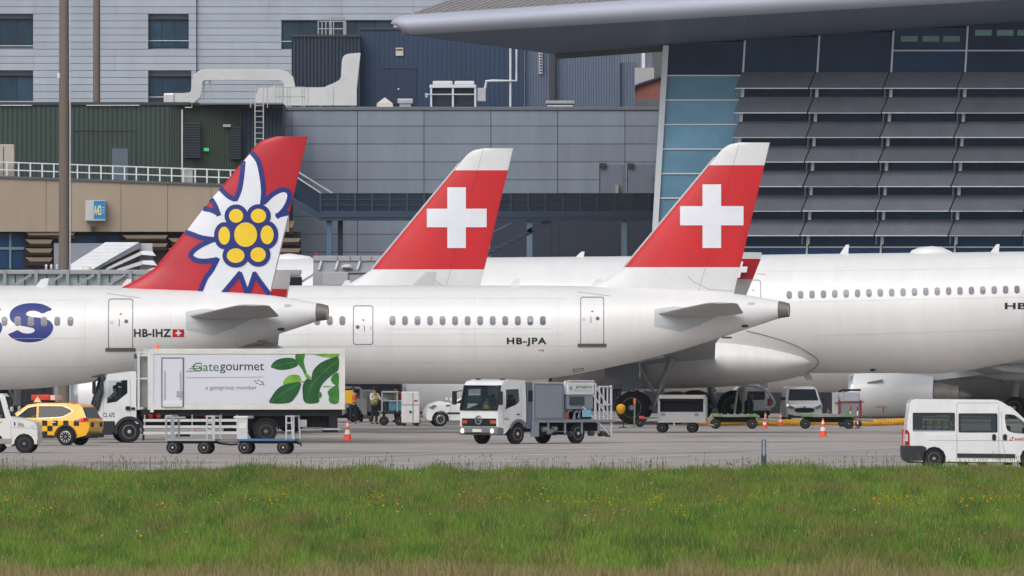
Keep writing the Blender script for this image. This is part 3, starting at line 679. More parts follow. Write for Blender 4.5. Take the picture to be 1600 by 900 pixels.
# roof: bullnose eave, soffit, ribbed top
def fy(x): return 42-(x-640)*.0625
rings = []
for x, k in [(618, .18), (621, .5), (627, .78), (638, 1.0)]+[(x, 1.0) for x in range(700, 1820, 80)]:
    cy = fy(max(x, 634)); hh = 15.5*k+ (x-640)*.004*k
    ring = []
    for q in range(20):
        a = 2*math.pi*q/20; ring.append((f.X(x-6*math.sin(a)), -6.5+.9*k*-math.cos(a), f.Z(cy)+hh/S*math.sin(a)))
    rings.append(ring)
rf = MB().loft(rings).build('roof_eave', m_fascia, hall, smooth=60)
MB().lathe([(0, .54), (.02, .54)], 'x', o=(f.X(641), -6.5, f.Z(fy(641))), n=24, sy=1).build('eave_joint', M('joint_grey', (130, 136, 150), .5), rf)
def quadbox(pts, th): return MB().hexa([Vector(p)-Vector((0, 0, th)) for p in pts], pts)
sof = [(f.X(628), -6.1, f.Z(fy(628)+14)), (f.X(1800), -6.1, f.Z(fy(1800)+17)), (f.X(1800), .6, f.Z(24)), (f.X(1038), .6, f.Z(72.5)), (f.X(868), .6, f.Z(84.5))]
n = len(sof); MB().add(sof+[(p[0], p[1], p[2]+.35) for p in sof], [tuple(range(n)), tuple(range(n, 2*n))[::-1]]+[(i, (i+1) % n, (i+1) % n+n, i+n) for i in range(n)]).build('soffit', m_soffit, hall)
mb = MB(); 
MB().bar((f.X(868), .5, f.Z(87)), (f.X(1040), .5, f.Z(75)), .2, .35).build('soffit_edge_beam', m_dgrey, hall)
for x in (1037, 1160, 1276, 1391, 1507): MB().box(f.X(x-2), f.X(x+3), -5, -4.8, f.Z(fy(x)+24), f.Z(fy(x)+19)).build('soffit_light', M('soffit_fitting', (150, 152, 158), .5), hall)
for k in range(90):
    x0 = 646+k*13; x1 = x0+9.6
    a0, a1 = (f.X(x0), -6.4, f.Z(fy(x0)-15)), (f.X(x1), -6.4, f.Z(fy(x1)-15))
    b0, b1 = (f.X(x0+70), 6, f.Z(fy(x0)-48)), (f.X(x1+70), 6, f.Z(fy(x1)-48))
    MB().hexa([a0, a1, b1, b0], [Vector(p)+Vector((0, 0, .12)) for p in (a0, a1, b1, b0)]).build('roof_panel', m_roof, hall)
MB().hexa([(f.X(622), -6.5, f.Z(36)), (f.X(648), -6.5, f.Z(27)), (f.X(718), 6, f.Z(-6)), (f.X(700), 6, f.Z(0))], [(f.X(622), -6.5, f.Z(34)), (f.X(648), -6.5, f.Z(24)), (f.X(718), 6, f.Z(-9)), (f.X(700), 6, f.Z(-3))]).build('roof_verge', M('verge_grey', (150, 150, 156), .5), hall)
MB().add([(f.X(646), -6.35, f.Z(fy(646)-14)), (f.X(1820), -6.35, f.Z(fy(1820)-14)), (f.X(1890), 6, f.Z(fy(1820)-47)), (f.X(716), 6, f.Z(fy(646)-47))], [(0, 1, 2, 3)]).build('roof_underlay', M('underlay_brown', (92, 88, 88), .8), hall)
MB().bar((f.X(648), -6.4, f.Z(fy(648)-16.5)), (f.X(1800), -6.4, f.Z(fy(1800)-16.5)), .25, .14).build('gutter_strip', M('gutter_brown', (138, 130, 128), .7, var=.25, vs=6), hall)
MB().box(f.X(1300), f.X(1345), -.35, .05, 0, f.Z(560)).build('service_wall', m_ltwall, hall)
eb = MB().box(f.X(1303), f.X(1309), -.6, -.36, f.Z(628), f.Z(616)).build('electric_box', m_galv, hall)
# far wooded ridge seen through the gap between the buildings
hl = MB(); rg = random.Random(3)
pts = [(-800+i*40, 43+8*math.sin(i*.7)+rg.uniform(-4, 4)) for i in range(41)]
hl.prism([[(-800, -1)]+pts+[(800, -1)]], 0, 160)
ho = hl.build('wooded_hill', M('far_woodland', (126, 150, 84), .95, var=.35, vs=.05)); ho.location = (60, 3600, 0); struct(ho)
# ------------------------------------------------------------------ aircraft
m_fus = M('aircraft_white', (224, 225, 226), .34, var=.035, vs=.8, stretch=(1.8, 1, .3), spec=.5, coat=.15, bump=.03, bs=1.1)
m_fus2 = M('aircraft_white_soiled', (214, 213, 210), .34, var=.07, vs=.8, stretch=(2.2, 1, .3), coat=.1)
m_red = M('tail_red', (202, 26, 36), .4, var=.1, vs=.7, stretch=(1, 1, .4), coat=.15)
m_edred = M('tail_crimson', (184, 22, 42), .4, var=.1, vs=.7, stretch=(1, 1, .4), coat=.15)
m_finw = M('fin_white', (218, 220, 222), .35, var=.03)
m_blue = M('emblem_blue', (16, 40, 124), .5, var=.04)
m_yel = M('emblem_yellow', (240, 204, 44), .4, var=.04)
m_emw = M('emblem_white', (226, 230, 238), .4, var=.03)
m_seam = M('panel_seam', (168, 170, 174), .6)
m_acgrey = M('aircraft_grey', (178, 179, 180), .45, var=.07, vs=1)
m_acpale = M('aircraft_pale_grey', (188, 194, 198), .4, var=.05, vs=1)
m_dkm = M('exhaust_metal', (122, 118, 114), .45, metal=.25, var=.15)
m_black = M('black_matt', (16, 17, 20), .7)
m_pane = M('cabin_window_pane', (80, 84, 102), .12, var=.25, vs=5, rnd=.3)
m_pfr = M('cabin_window_frame', (158, 162, 170), .4)
m_ink = M('black_lettering', (18, 19, 26), .6)
m_redm = M('red_mark', (176, 54, 52), .5)
m_steel = M('gear_steel', (150, 154, 160), .4, metal=.4, var=.1)
m_tyre = M('tyre_rubber', (26, 26, 29), .85, var=.2, vs=9)
m_lip = M('polished_lip', (200, 204, 210), .22, metal=.8)

def interp(tab, n=6):
    t = np.array(spline(tab, n)); t = t[np.argsort(t[:, 0])]; return t
class Fuselage:
    def __init__(s, tab): s.t = interp(tab)          # x, top, bottom, half width
    def at(s, x): return [np.interp(x, s.t[:, 0], s.t[:, i]) for i in (1, 2, 3)]
    def surf(s, x, z):
        t, b, w_ = s.at(x); zc, hh = (t+b)/2, (t-b)/2; u = min(1, max(-1, (z-zc)/max(hh, 1e-4))); return -w_*math.sqrt(1-u*u)
    def mesh(s, n=64):
        rings = []
        for x, t, b, w_ in s.t:
            zc, hh = (t+b)/2, (t-b)/2; rings.append([(x, -w_*math.cos(a), zc+hh*math.sin(a)) for a in [2*math.pi*k/n for k in range(n)]])
        return MB().loft(rings)
def airfoil(xl, ch, y, z, th, n=9, rot=0.):
    up = []
    for k in range(n+1):
        u = (1-math.cos(math.pi*k/n))/2; h = th*ch*(2.6*math.sqrt(u)*(1-u))*.5; up.append((u, h))
    pts = [(xl+u*ch, h) for u, h in up]+[(xl+u*ch, -h*.8) for u, h in up[-2:0:-1]]
    return [(px_, y-math.sin(rot)*h, z+math.cos(rot)*h) for px_, h in pts]
def wing(name, secs, mat, parent, side=-1):
    """secs: (x leading edge, chord, distance out, z, thickness ratio, roll)"""
    rings = [airfoil(a, c, side*d, z, t, rot=(r if side < 0 else -r)) for a, c, d, z, t, r in secs]
    return MB().loft(rings).build(name, mat, parent, smooth=35)
class Fin:
    """swept fin in seen px coordinates of one aircraft frame"""
    def __init__(s, le, te, fr, c): s.le, s.te, s.fr, s.c = le, te, fr, c
    def lx(s, z): return np.interp(z, s.zl, s.xl), np.interp(z, s.zt, s.xt)
    def prep(s, dz, px0, sc):
        a = sorted([(Zp(y, sc)-dz, (x-px0)/sc/s.c) for y, x in s.le]); s.zl, s.xl = zip(*a)
        a = sorted([(Zp(y, sc)-dz, (x-px0)/sc/s.c) for y, x in s.te]); s.zt, s.xt = zip(*a); return s
    def th(s, z): a, b = s.lx(z); return .042*(b-a)+.03
    def surf(s, x, z):
        a, b = s.lx(z); u = (x-a)/max(b-a, .01); u = min(1, max(0, u)); return -s.th(z)*2.6*math.sqrt(u)*(1-u)-.01
    def band(s, name, z0, z1, mat, parent, n=14):
        rings = []
        for z in [z0+(z1-z0)*k/n for k in range(n+1)]:
            a, b = s.lx(z); t = s.th(z); U = [(1-math.cos(math.pi*k/12))/2 for k in range(13)]
            rings.append([(a+u*(b-a), -t*2.6*math.sqrt(u)*(1-u)-.01*(0 < u < 1), z) for u in U]+[(a+u*(b-a), t*2.6*math.sqrt(u)*(1-u)+.01, z) for u in U[-2:0:-1]])
        return MB().loft(rings).build(name, mat, parent, smooth=40)
def gear(parent, lx, y, ztop, r, w_, axles, name='landing_gear', lean=0.):
    g = bpy.data.objects.new(name, None); COL.objects.link(g); g.parent = parent
    st = MB().tube([(lx+lean, y, ztop), (lx, y, r)], .17, 12); st.tube([(lx-.9, y, ztop-.1), (lx, y, r+.7)], .08)
    for k in axles: st.bar((lx+k, y-.55, r), (lx+k, y+.55, r), .14)
    if len(axles) > 1: st.bar((lx+axles[0], y, r), (lx+axles[-1], y, r), .2)
    st.build('strut', m_steel, g, smooth=40)
    for k in axles:
        for dy in (-.5, .5): wheel(g, lx+k, y+dy, r, r, w_, m_steel, side=-1 if dy < 0 else 1)
    return g
def nacelle(parent, lx, y, z, r, L, mat, zs=1.):
    g = bpy.data.objects.new('engine', None); COL.objects.link(g); g.parent = parent; g.location = (lx, y, z)
    MB().lathe([(.02, r*.86), (.0, r*.9), (.06, r*.95), (.25, r*.99)], 'x', n=40, caps=False).build('inlet_lip', m_lip, g, smooth=60)
    MB().lathe([(.25, r*.99), (L*.2, r*1.02), (L*.45, r*1.03), (L*.7, r*.97), (L*.86, r*.86), (L*.865, r*.8), (L*.7, r*.8)], 'x', n=40, caps=False).build('cowling', mat, g, smooth=60)
    MB().lathe([(.03, r*.86), (.5, r*.82), (.9, r*.8)], 'x', n=32, caps=False).build('inlet_duct', m_acgrey, g, smooth=60)
    MB().lathe([(.85, r*.8), (.84, .25), (.6, .2), (.45, .02)], 'x', n=32).build('fan', m_black, g, smooth=40)
    MB().lathe([(L*.7, r*.7), (L*.92, r*.62), (L*1.0, r*.55), (L*1.12, r*.45), (L*1.12, r*.4), (L*1.0, r*.3)], 'x', n=32).build('core_cowl', m_dkm, g, smooth=60)
    MB().lathe([(L*1.0, r*.3), (L*1.15, r*.22), (L*1.25, .02)], 'x', n=20).build('exhaust_cone', m_dkm, g, smooth=60)
    return g

TH = R(-10); CT, ST = math.cos(TH), math.sin(TH)
SJ = 35.2
REAR = [(1232, 474, 495), (1226, 472, 496), (1218, 470.5, 497.5), (1180, 463.5, 510), (1145, 458.5, 521.5), (1100, 454.5, 536), (1050, 451.5, 551), (1000, 449.5, 563.5), (950, 448, 575), (900, 447, 585), (850, 446.3, 592.5), (800, 446, 597.5), (740, 446, 600), (690, 446, 600.5)]
FIN_LE = [(464, 905), (446, 926), (438, 943), (430, 957), (418, 975), (243, 1120), (233, 1128.5), (227, 1137), (223.5, 1146), (222.5, 1156)]
FIN_TE = [(464, 1145.3), (457, 1147), (222.5, 1203)]
def narrowbody(name, label, px0, s, L, dz, group, livery, span=17.5, fus_mat=m_fus, engine_mat=None):
    t = thing(name, label, 'airplane', (Xp(px0, s), FPX/s, dz), TH, group)
    tab = []
    for x, a, b in REAR:
        lx = (x-1232)/SJ/CT; zt, zb = Zp(a, SJ), Zp(b, SJ); tab.append((lx, zt, zb, (zt-zb)/2*(.95 if x < 1150 else .93)))
    zt, zb = Zp(446, SJ), Zp(600.5, SJ); zc, hh = (zt+zb)/2, (zt-zb)/2
    xn = -L
    for d in (20, 12, 8.5, 6.5): tab.append((xn+d, zt, zb, hh*.95)) if xn+d < -16 else None
    for d, a, b, w_ in ((4.6, 1.0, -1.0, .95), (3.4, .93, -.97, .9), (2.3, .72, -.9, .78), (1.4, .38, -.8, .6), (.7, .05, -.68, .4), (.2, -.18, -.55, .2), (0, -.33, -.42, .04)):
        tab.append((xn+d, zc+a*hh, zc+b*hh, w_*hh))
    tab.sort(); fu = Fuselage(tab)
    fu.mesh().build('fuselage', fus_mat, t, smooth=60)
    def inv(xp, z, surf):
        lx = xp/CT
        for _ in range(5): lx = (xp+surf(lx, z)*ST)/CT
        return lx
    J = lambda pts: [((x-1232)/SJ, Zp(y, SJ)) for x, y in pts]          # outlines read on the middle aircraft
    D = lambda nm, pts, off, mat, par=t, step=.3: drape(nm, J(pts), fu.surf, off, mat, par, step, inv)
    # exhaust cap
    cp = MB()
    for x0, k in ((1217.5, 1.012), (1225, 1.01), (1232.5, .99)):
        pass
    rings = []
    for x in (1217, 1221, 1226, 1231, 1233):
        lx = (x-1232)/SJ/CT; tt, bb, ww = fu.at(min(lx, 0)); zc2, h2 = (tt+bb)/2, (tt-bb)/2*1.02; ww = ww*1.02
        rings.append([(lx, -ww*math.cos(a), zc2+h2*math.sin(a)) for a in [2*math.pi*k/28 for k in range(28)]])
    cap = MB().loft(rings, caps=False).build('tail_exhaust', m_dkm, t, smooth=60)
    r = rings[-1]; c0 = (r[0][0]-.1, 0, sum(p[2] for p in r)/28)
    MB().add([(p[0]-.03, p[1]*.85, c0[2]+(p[2]-c0[2])*.85) for p in r], [tuple(range(28))]).build('exhaust_opening', m_black, cap)
    # fin
    fin = Fin(FIN_LE, FIN_TE, None, CT).prep(0, 1232, SJ)
    zb0, z1, z2, zt0 = Zp(463, SJ), Zp(417.5, SJ), Zp(258, SJ), Zp(222.6, SJ)
    if livery == 'cross':
        root = fin.band('fin_base', zb0, z1, m_finw, t, 18); fin.band('fin_panel', z1, z2, m_red, t, 12); fin.band('fin_tip', z2, zt0, m_finw, t, 16)
    else:
        root = fin.band('fin', zb0, zt0, m_edred, t, 44)
    # rudder gap and leading edge
    finv = inv
    for nm, pts, wd, mt in (('rudder_gap', [(1145.7, 259), (1102.6, 416)], .9, M('rudder_line2', (172, 26, 34), .5)), ('rudder_gap', [(1155, 224), (1146, 257)], .7, m_seam), ('rudder_gap', [(1102, 419), (1092, 455)], .7, m_seam)):
        drape(nm, J(ribbon(pts, wd)), fin.surf, .006, mt, t, .4, finv) if livery == 'cross' else None
    drape('base_seam', J(ribbon([(1075, 432), (1085, 441), (1108, 452), (1146, 455)], 1.0)), fin.surf, .006, m_seam, t, .3, finv) if livery == 'cross' else None
    if livery == 'cross':
      le = MB().tube([(np.interp(z, fin.zl, fin.xl)-.0, 0, z) for z in np.linspace(Zp(417, SJ), Zp(246, SJ), 12)], .06, 8); le.build('leading_edge', m_acpale if livery == 'cross' else m_edred, t, smooth=60)
    # tailplane on both sides
    zr = Zp(490, SJ); tz = 5.78
    for sd_ in (-1, 1):
        wing('tailplane', [(-5.95, 4.0, .9, zr-.02, .1, 0), (-5.35, 3.6, 1.75, zr+.04, .1, 0), (-2.72, 1.45, 6.3, tz-.02, .09, 0), (-2.35, .95, 6.5, tz+.01, .06, 0)], m_acgrey, t, sd_)
    D('tailplane_fairing', [(1022.5, 483), (1052, 478.5), (1075, 481), (1120, 495), (1092, 508), (1064, 519), (1022.5, 510)], .012, m_acpale)
    # passenger door, its sill plate, latch and small details
    def door(x0, x1, y0, y1, plate=True, win=None, mirror=1):
        pts_o = J([(p, q) for p, q in rr(x0, x1, y0, y1, 4)]); pts_i = J([(p, q) for p, q in rr(x0+1.5, x1-1.5, y0+1.5, y1-1.5, 3)])
        d_ = drape('passenger_door', [pts_o, pts_i], fu.surf, .008, M('door_outline', (128, 132, 140), .5), t, .3, inv)
        xm = (x0+x1)/2
        drape('door_window', J(circ(xm+8.5*mirror, y0+34, 3, n=14)), fu.surf, .012, m_pane, d_, .3, inv)
        drape('door_handle', J(rr(xm-2.0*mirror-.6, xm-2.0*mirror+.6, y0+31, y0+41, .5)), fu.surf, .012, M('handle_grey', (90, 92, 98), .5), d_, .3, inv)
        drape('door_mark', J(rr(xm-1.5, xm+2, y0+22, y0+24, .4)), fu.surf, .012, m_redm, d_, .3, inv)
        drape('door_print', J(rr(xm-13*mirror-2.5, xm-13*mirror+2.5, y0+33, y0+38, .4)), fu.surf, .012, M('pale_print', (196, 198, 204), .5), d_, .3, inv)
        if plate: drape('sill_plate', J(rr(x0-4, x1+4, y1-3, y1+2.6, 2)), fu.surf, .03, M('sill_grey', (112, 110, 108), .5, metal=.3), d_, .3, inv)
        return d_
    door(906.5, 944, 463.5, 540)
    drape('rain_gutter', J(ribbon([(903, 456), (954, 462.5)], .9)), fu.surf, .012, m_seam, t, .3, inv)
    D('drain_mast', rr(1159, 1169, 507.5, 511.5, .8), .02, m_dgrey)
    D('frame_seam', ribbon([(1097, 456), (1095, 480)], .7), .006, m_seam); D('frame_seam', ribbon([(1095, 505), (1097, 533)], .7), .006, m_seam)
    for x in (1000, 872, 742, 612, 482, 352):
        if (x-1232)/SJ > -L+7: D('frame_seam', ribbon([(x, 449), (x, 470), (x, 540), (x, 590)], .45), .006, M('faint_seam', (200, 201, 203), .5))
    for y in (466, 523, 566): D('lap_seam', ribbon([(1232-(L-8)*SJ, y), (885, y)], .4), .006, M('faint_seam', (0, 0, 0)), step=.6)
    text_on('3201', tuple(v for v in ((1169-1232)/SJ, (1179-1232)/SJ, Zp(476, SJ), Zp(472.5, SJ))), fu.surf, .012, M('handle_grey', (0, 0, 0)), t, inv)
    D('belly_lamp', rr(1128, 1144, 526, 529, 1), .03, m_dkm)
    # wings, engines, gear
    zw = zb+.75
    xr = -28.3+3.0*0
    for sd_ in (-1, 1):
        dih = lambda d: zw+(d-2)*.105
        tip = span
        k = span/17.5
        secs = [(-30.1, 7.3, .6, zw-.1, .14, 0), (-28.9, 6.3, 2.2, zw, .13, 0), (-26.5, 4.6, 6.4*k, dih(6.4), .115, 0), (-21.6, 1.7, 16.3*k, dih(16.6), .1, 0)]
        if livery == 'cross' and span > 17: secs += [(-21.1, 1.5, 17.0, dih(17)+.15, .1, .3), (-20.75, 1.3, 17.45, dih(17)+.75, .09, 1.1), (-20.1, .95, 17.75, dih(17)+2.2, .08, 1.4), (-19.6, .5, 17.85, dih(17)+2.7, .06, 1.45)]
        wg = wing('wing', secs, m_acgrey, t, sd_)
        nacelle(t, -31.0, sd_*5.75, zb-.52, 1.22, 4.6, engine_mat or m_fus)
        wing('engine_pylon', [(-28.0, 3.4, 5.75, zb+.55, .06, 0), (-29.0, 4.2, 5.752, zb+.62, .05, 0)], m_acpale, t, sd_)
        MB().bar((-29.2, sd_*5.75, zb+.5), (-24.8, sd_*5.75, zb+.95), .3, .5).build('pylon_fairing', m_acpale, t, bevel=.1)
        for d in (4.6, 9.0, 12.6):
            xx = -22.7+(d-4.6)*.22; MB().lathe([(-2.2, .02), (-1.6, .2), (-.4, .3), (.8, .24), (1.7, .1), (2.0, .02)], 'x', o=(xx, sd_*d*k, dih(d)-.38), n=14).build('flap_fairing', m_acpale, t, smooth=50)
        gear(t, -23.2, sd_*3.8, zb+.75, .58-dz*0, .42, [0])
    gear(t, xn+5, 0, zb+.5, .4, .25, [0], 'nose_gear')
    MB().lathe([(-31.5, .1), (-29, 1.6), (-26, 2.12), (-22, 2.12), (-19.5, 1.5), (-17.8, .2)], 'x', o=(-1.2, 0, zb+.85), n=36, sy=.52).build('belly_fairing', m_fus2 if fus_mat is m_fus else fus_mat, t, smooth=60)
    for d in (-34, -12.6, -8.9): MB().hexa([(d, -.02, zt-.05), (d+.42, -.02, zt-.05), (d+.42, .02, zt-.05), (d, .02, zt-.05)], [(d+.28, -.015, zt+.32), (d+.5, -.015, zt+.32), (d+.5, .015, zt+.32), (d+.28, .015, zt+.32)]).build('antenna_blade', m_finw, t)
    t_ = dict(root=t, fu=fu, fin=fin, inv=inv, px0=px0, s=s, dz=dz, door=door, D=D, J=J, zt=zt, zb=zb)
    return t_
def pin(A, pts):   # seen px of aircraft A -> its plane coordinates
    return [((x-A['px0'])/A['s'], Zp(y, A['s'])-A['dz']) for x, y in pts]
def cabin_windows(A, xs, y, w_=8.2, h_=13.5, frame=m_pfr):
    for x in xs:
        o = drape('cabin_window', pin(A, rr(x-w_/2-.7, x+w_/2+.7, y-h_/2-.7, y+h_/2+.7, 4)), A['fu'].surf, .006, frame, A['root'], .2, A['inv'])
        if RNG.random() < .22: drape('blind', pin(A, rr(x-w_/2+.6, x+w_/2-.6, y-h_/2+.6, y-h_/2+h_*RNG.uniform(.3, .75), 1.6)), A['fu'].surf, .016, M('window_blind', (158, 162, 170), .6), o, .2, A['inv'])
        drape('pane', pin(A, rr(x-w_/2, x+w_/2, y-h_/2, y+h_/2, 3.6)), A['fu'].surf, .012, m_pane, o, .2, A['inv'])
def cross(A, v, h, off=.022, mat=m_emw, surf=None):
    (a, b, c, d), (e, f_, g, i) = v, h      # vertical x0,x1,y0,y1 ; horizontal x0,x1,y0,y1
    pts = [(a, c), (b, c), (b, g), (f_, g), (f_, i), (b, i), (b, d), (a, d), (a, i), (e, i), (e, g), (a, g)]
    for fl in (False, True):
        drape('white_cross', pin(A, pts), A['fin'].surf, off, mat, A['root'], .2, A['inv'] if not fl else None, fl)

# --- middle aircraft, red tail with white cross
A2 = narrowbody('airliner', 'white airliner with red white cross tail lettered HB-JPA', 1232, SJ, 44.5*1.04, 0, 'parked airliners', 'cross')
cross(A2, (1098, 1127, 288, 387.5), (1063, 1162, 322, 352))
cabin_windows(A2, [613+19.6*i for i in range(13)]+[495+19.7*i for i in range(3)]+[455, 435], 501)
A2['door'](551, 583, 477, 539, False, None, -1)
text_on('HB-JPA', tuple(np.array(pin(A2, [(792, 541), (854, 527.5)])).T.reshape(-1)), A2['fu'].surf, .012, m_ink, A2['root'], A2['inv'], bold=.032, spacing=1.14)
for pts in ([(600, 514), (860, 513.5)], [(440, 541), (906, 541)]): drape('frame_seam', pin(A2, ribbon(pts, .5)), A2['fu'].surf, .006, M('faint_seam', (200, 201, 203), .5), A2['root'], .4, A2['inv'])
drape('red_stencil', pin(A2, [(841, 547), (849, 546), (849, 550), (848, 550), (847.6, 547.3), (841, 548)]), A2['fu'].surf, .012, m_redm, A2['root'], .3, A2['inv'])
drape('hatch_outline', [pin(A2, [(895, 577), (912, 575), (913, 579), (896, 582)]), pin(A2, [(896.5, 578), (911, 576.2), (911.8, 578.4), (897, 580.6)])], A2['fu'].surf, .012, M('handle_grey', (0, 0, 0)), A2['root'], .3, A2['inv'])
# red foot of the near sharklet
wing('sharklet_band', [(-20.7, 1.32, 17.62, 5.9, .09, 1.3), (-20.42, 1.14, 17.72, 6.4, .085, 1.38)], m_edred, A2['root'], -1)
# --- far narrow body behind it
A3 = narrowbody('airliner', 'airliner hidden but for its red white cross tail behind HB-JPA', 830, 34.2, 37.57*1.04, -.06, 'parked airliners', 'cross', span=14.8, engine_mat=M('nacelle_shade_grey', (120, 122, 128), .4, var=.06))  # white engines coloured grey, shade under the wing painted in
cross(A3, (699, 728, 292.5, 387.5), (667, 760.5, 326, 355))
# --- near aircraft with the flower tail
A1 = narrowbody('airliner', 'white airliner with crimson flower emblem tail lettered HB-IHZ', 511, 37.0, 37.57*1.04, -.08, 'parked airliners', 'flower', fus_mat=m_fus)
cabin_windows(A1, [6.5-20.7*i for i in range(1, 14)]+[6.5+20.7*i for i in range(6)], 502)
text_on('HB-IHZ', tuple(np.array(pin(A1, [(209.5, 526.5), (267.5, 514)])).T.reshape(-1)), A1['fu'].surf, .012, m_ink, A1['root'], A1['inv'], bold=.03, spacing=1.07)
fl = drape('flag', pin(A1, [(270, 514.5), (288, 514.5), (288, 526.5), (270, 526.5)]), A1['fu'].surf, .012, m_red, A1['root'], .3, A1['inv'])
drape('flag_cross', pin(A1, [(277.6, 516), (280.4, 516), (280.4, 519.1), (283.6, 519.1), (283.6, 521.9), (280.4, 521.9), (280.4, 525), (277.6, 525), (277.6, 521.9), (274.4, 521.9), (274.4, 519.1), (277.6, 519.1)]), A1['fu'].surf, .018, m_emw, fl, .3, A1['inv'])
SS = [(405, 318), (372, 332), (330, 350), (300, 336), (262, 327), (225, 330), (203, 345), (206, 362), (235, 373), (290, 380), (345, 388), (390, 408), (414, 440), (414, 475), (392, 515), (345, 550), (285, 570), (215, 575), (150, 566), (98, 545), (62, 512), (98, 496), (135, 478), (165, 496), (205, 505), (245, 502), (270, 486), (262, 466), (225, 456), (165, 445), (110, 426), (78, 395), (72, 360), (85, 325), (125, 292), (190, 272), (255, 268), (320, 274), (368, 292)]
for sh_ in (0, -80):
    drape('painted_letter', pin(A1, [(x/5+sh_, 420+y/5) for x, y in spline(SS, 2, True)]), A1['fu'].surf, .004, m_blue, A1['root'], .2, A1['inv'])
# flower emblem (outlines read from the tail, 3.333 px per photo pixel)
E = lambda pts: pin(A1, [(x/3.3333, 210+y/3.3333) for x, y in pts])
def onfin(nm, pts, off, mat, smooth=True):
    for fl in (False, True): drape(nm, E(pts), A1['fin'].surf, off+.014, mat, A1['root'], .13, A1['inv'] if not fl else None, fl)
star = [(1306, 95), (1345, 142), (1363, 220), (1371, 300), (1366, 362), (1420, 318), (1475, 293), (1502, 306), (1500, 345), (1476, 390), (1440, 432), (1503, 414), (1402, 840), (1368, 775), (1325, 722), (1312, 770), (1302, 838), (1280, 838), (1268, 770), (1250, 720), (1210, 765), (1148, 838), (1030, 838), (1050, 797), (1072, 745), (1102, 704), (1134, 648), (1085, 655), (1035, 652), (1002, 632), (1013, 605), (1058, 574), (1118, 548), (1050, 536), (968, 504), (1052, 394), (1100, 402), (1140, 422), (1122, 372), (1102, 332), (1146, 284), (1190, 328), (1228, 346), (1248, 280), (1258, 210), (1266, 142)]
onfin('flower_petals', star, .006, m_emw)
strokes = [[(1308, 92), (1345, 140), (1364, 220), (1372, 300), (1366, 366)],
 [(1374, 356), (1420, 312), (1470, 288), (1502, 298), (1508, 330), (1484, 386), (1440, 432)], [(1436, 424), (1470, 416), (1503, 408)],
 [(1266, 138), (1260, 210), (1248, 285), (1224, 345)], [(1228, 340), (1190, 322), (1146, 280)],
 [(1098, 336), (1120, 372), (1140, 424)], [(1142, 415), (1100, 394), (1058, 386)],
 [(964, 508), (1000, 520), (1050, 538), (1120, 548)], [(1118, 545), (1055, 572), (1010, 602), (992, 630), (1015, 652), (1060, 660), (1132, 652)], [(1134, 642), (1102, 706), (1070, 750), (1034, 838)],
 [(1150, 842), (1212, 768), (1254, 718)], [(1247, 720), (1264, 765), (1286, 828)], [(1291, 828), (1310, 775), (1329, 718)], [(1320, 720), (1360, 775), (1404, 834)]]
for i, st in enumerate(strokes): onfin('petal_outline', ribbon(spline(st, 4), 26), .010+.0012*i, m_blue)
CL = [(1280, 522, 60, 64), (1230, 424, 37, 36), (1347, 424, 40, 37), (1168, 527, 30, 47), (1392, 523, 34, 49), (1228, 631, 46, 38), (1345, 626, 40, 38)]
for i, (x, y, a, b) in enumerate(CL): onfin('disc_outline', circ(x, y, a+(24 if i else 34), b+(24 if i else 34), 30), .030+.0015*i, m_blue)
for i, (x, y, a, b) in enumerate(CL): onfin('flower_disc', circ(x, y, a, b, 30), .048, m_yel)

# ------------------------------------------------------------------ wide body behind
SA, PA, TA = 32.6, 1300, R(-10)
CA, SAa = math.cos(TA), math.sin(TA)
AW = thing('widebody_airliner', 'large white twin aisle airliner with fat fuselage lettered HB-J', 'airplane', (Xp(PA, SA), FPX/SA, 0), TA, 'parked airliners')
wt = [(150, 478, 500), (158, 462, 520), (175, 447, 540), (205, 430, 556), (250, 414, 570), (310, 406, 580), (400, 403.5, 583), (760, 402, 583), (1100, 399, 583), (1300, 396.5, 583), (1400, 395.3, 583), (1480, 394.6, 582.5), (1560, 393.5, 569), (1620, 393, 556), (1750, 392, 528), (1900, 393, 500), (2100, 398, 468), (2300, 408, 446), (2420, 420, 438)]
tab = []
for x, a, b in wt:
    zt, zb = Zp(a, SA), Zp(b, SA); tab.append(((x-PA)/SA/CA, zt, zb, (zt-zb)/2*(1.0 if 300 < x < 1650 else .92)))
FW = Fuselage(tab); FW.mesh(80).build('fuselage', m_fus, AW, smooth=60)
def invw(xp, z, surf):
    lx = xp/CA
    for _ in range(5): lx = (xp+surf(lx, z)*SAa)/CA
    return lx
PW = dict(root=AW, fu=FW, inv=invw, px0=PA, s=SA, dz=0)
for i in range(-4, 26):
    x = 1232+17.65*i
    if i < 0: x -= 70
    cabin_windows(PW, [x], 461-(x-1225)*.024, 7.6, 11.5)
dr = drape('passenger_door', [pin(PW, rr(1150, 1188, 437, 500, 4)), pin(PW, rr(1151.2, 1186.8, 438.2, 498.8, 3))], FW.surf, .008, M('door_outline', (0, 0, 0)), AW, .3, invw)
drape('door_mark', pin(PW, rr(1174, 1177.5, 452.5, 454, .3)), FW.surf, .01, m_redm, dr, .3, invw)
drape('rain_gutter', pin(PW, ribbon([(1183, 428), (1196, 428.6)], .8)), FW.surf, .01, m_redm, AW, .3, invw)
text_on('HB-J', tuple(np.array(pin(PW, [(1566, 486), (1616, 473)])).T.reshape(-1)), FW.surf, .012, m_ink, AW, invw, bold=.032, spacing=1.08)
for pts in ([(1190, 425), (1700, 417)], [(1235, 472), (1700, 462)], [(1270, 525), (1600, 514)]): drape('frame_seam', pin(PW, ribbon(pts, .5)), FW.surf, .006, M('faint_seam', (0, 0, 0)), AW, .5, invw)
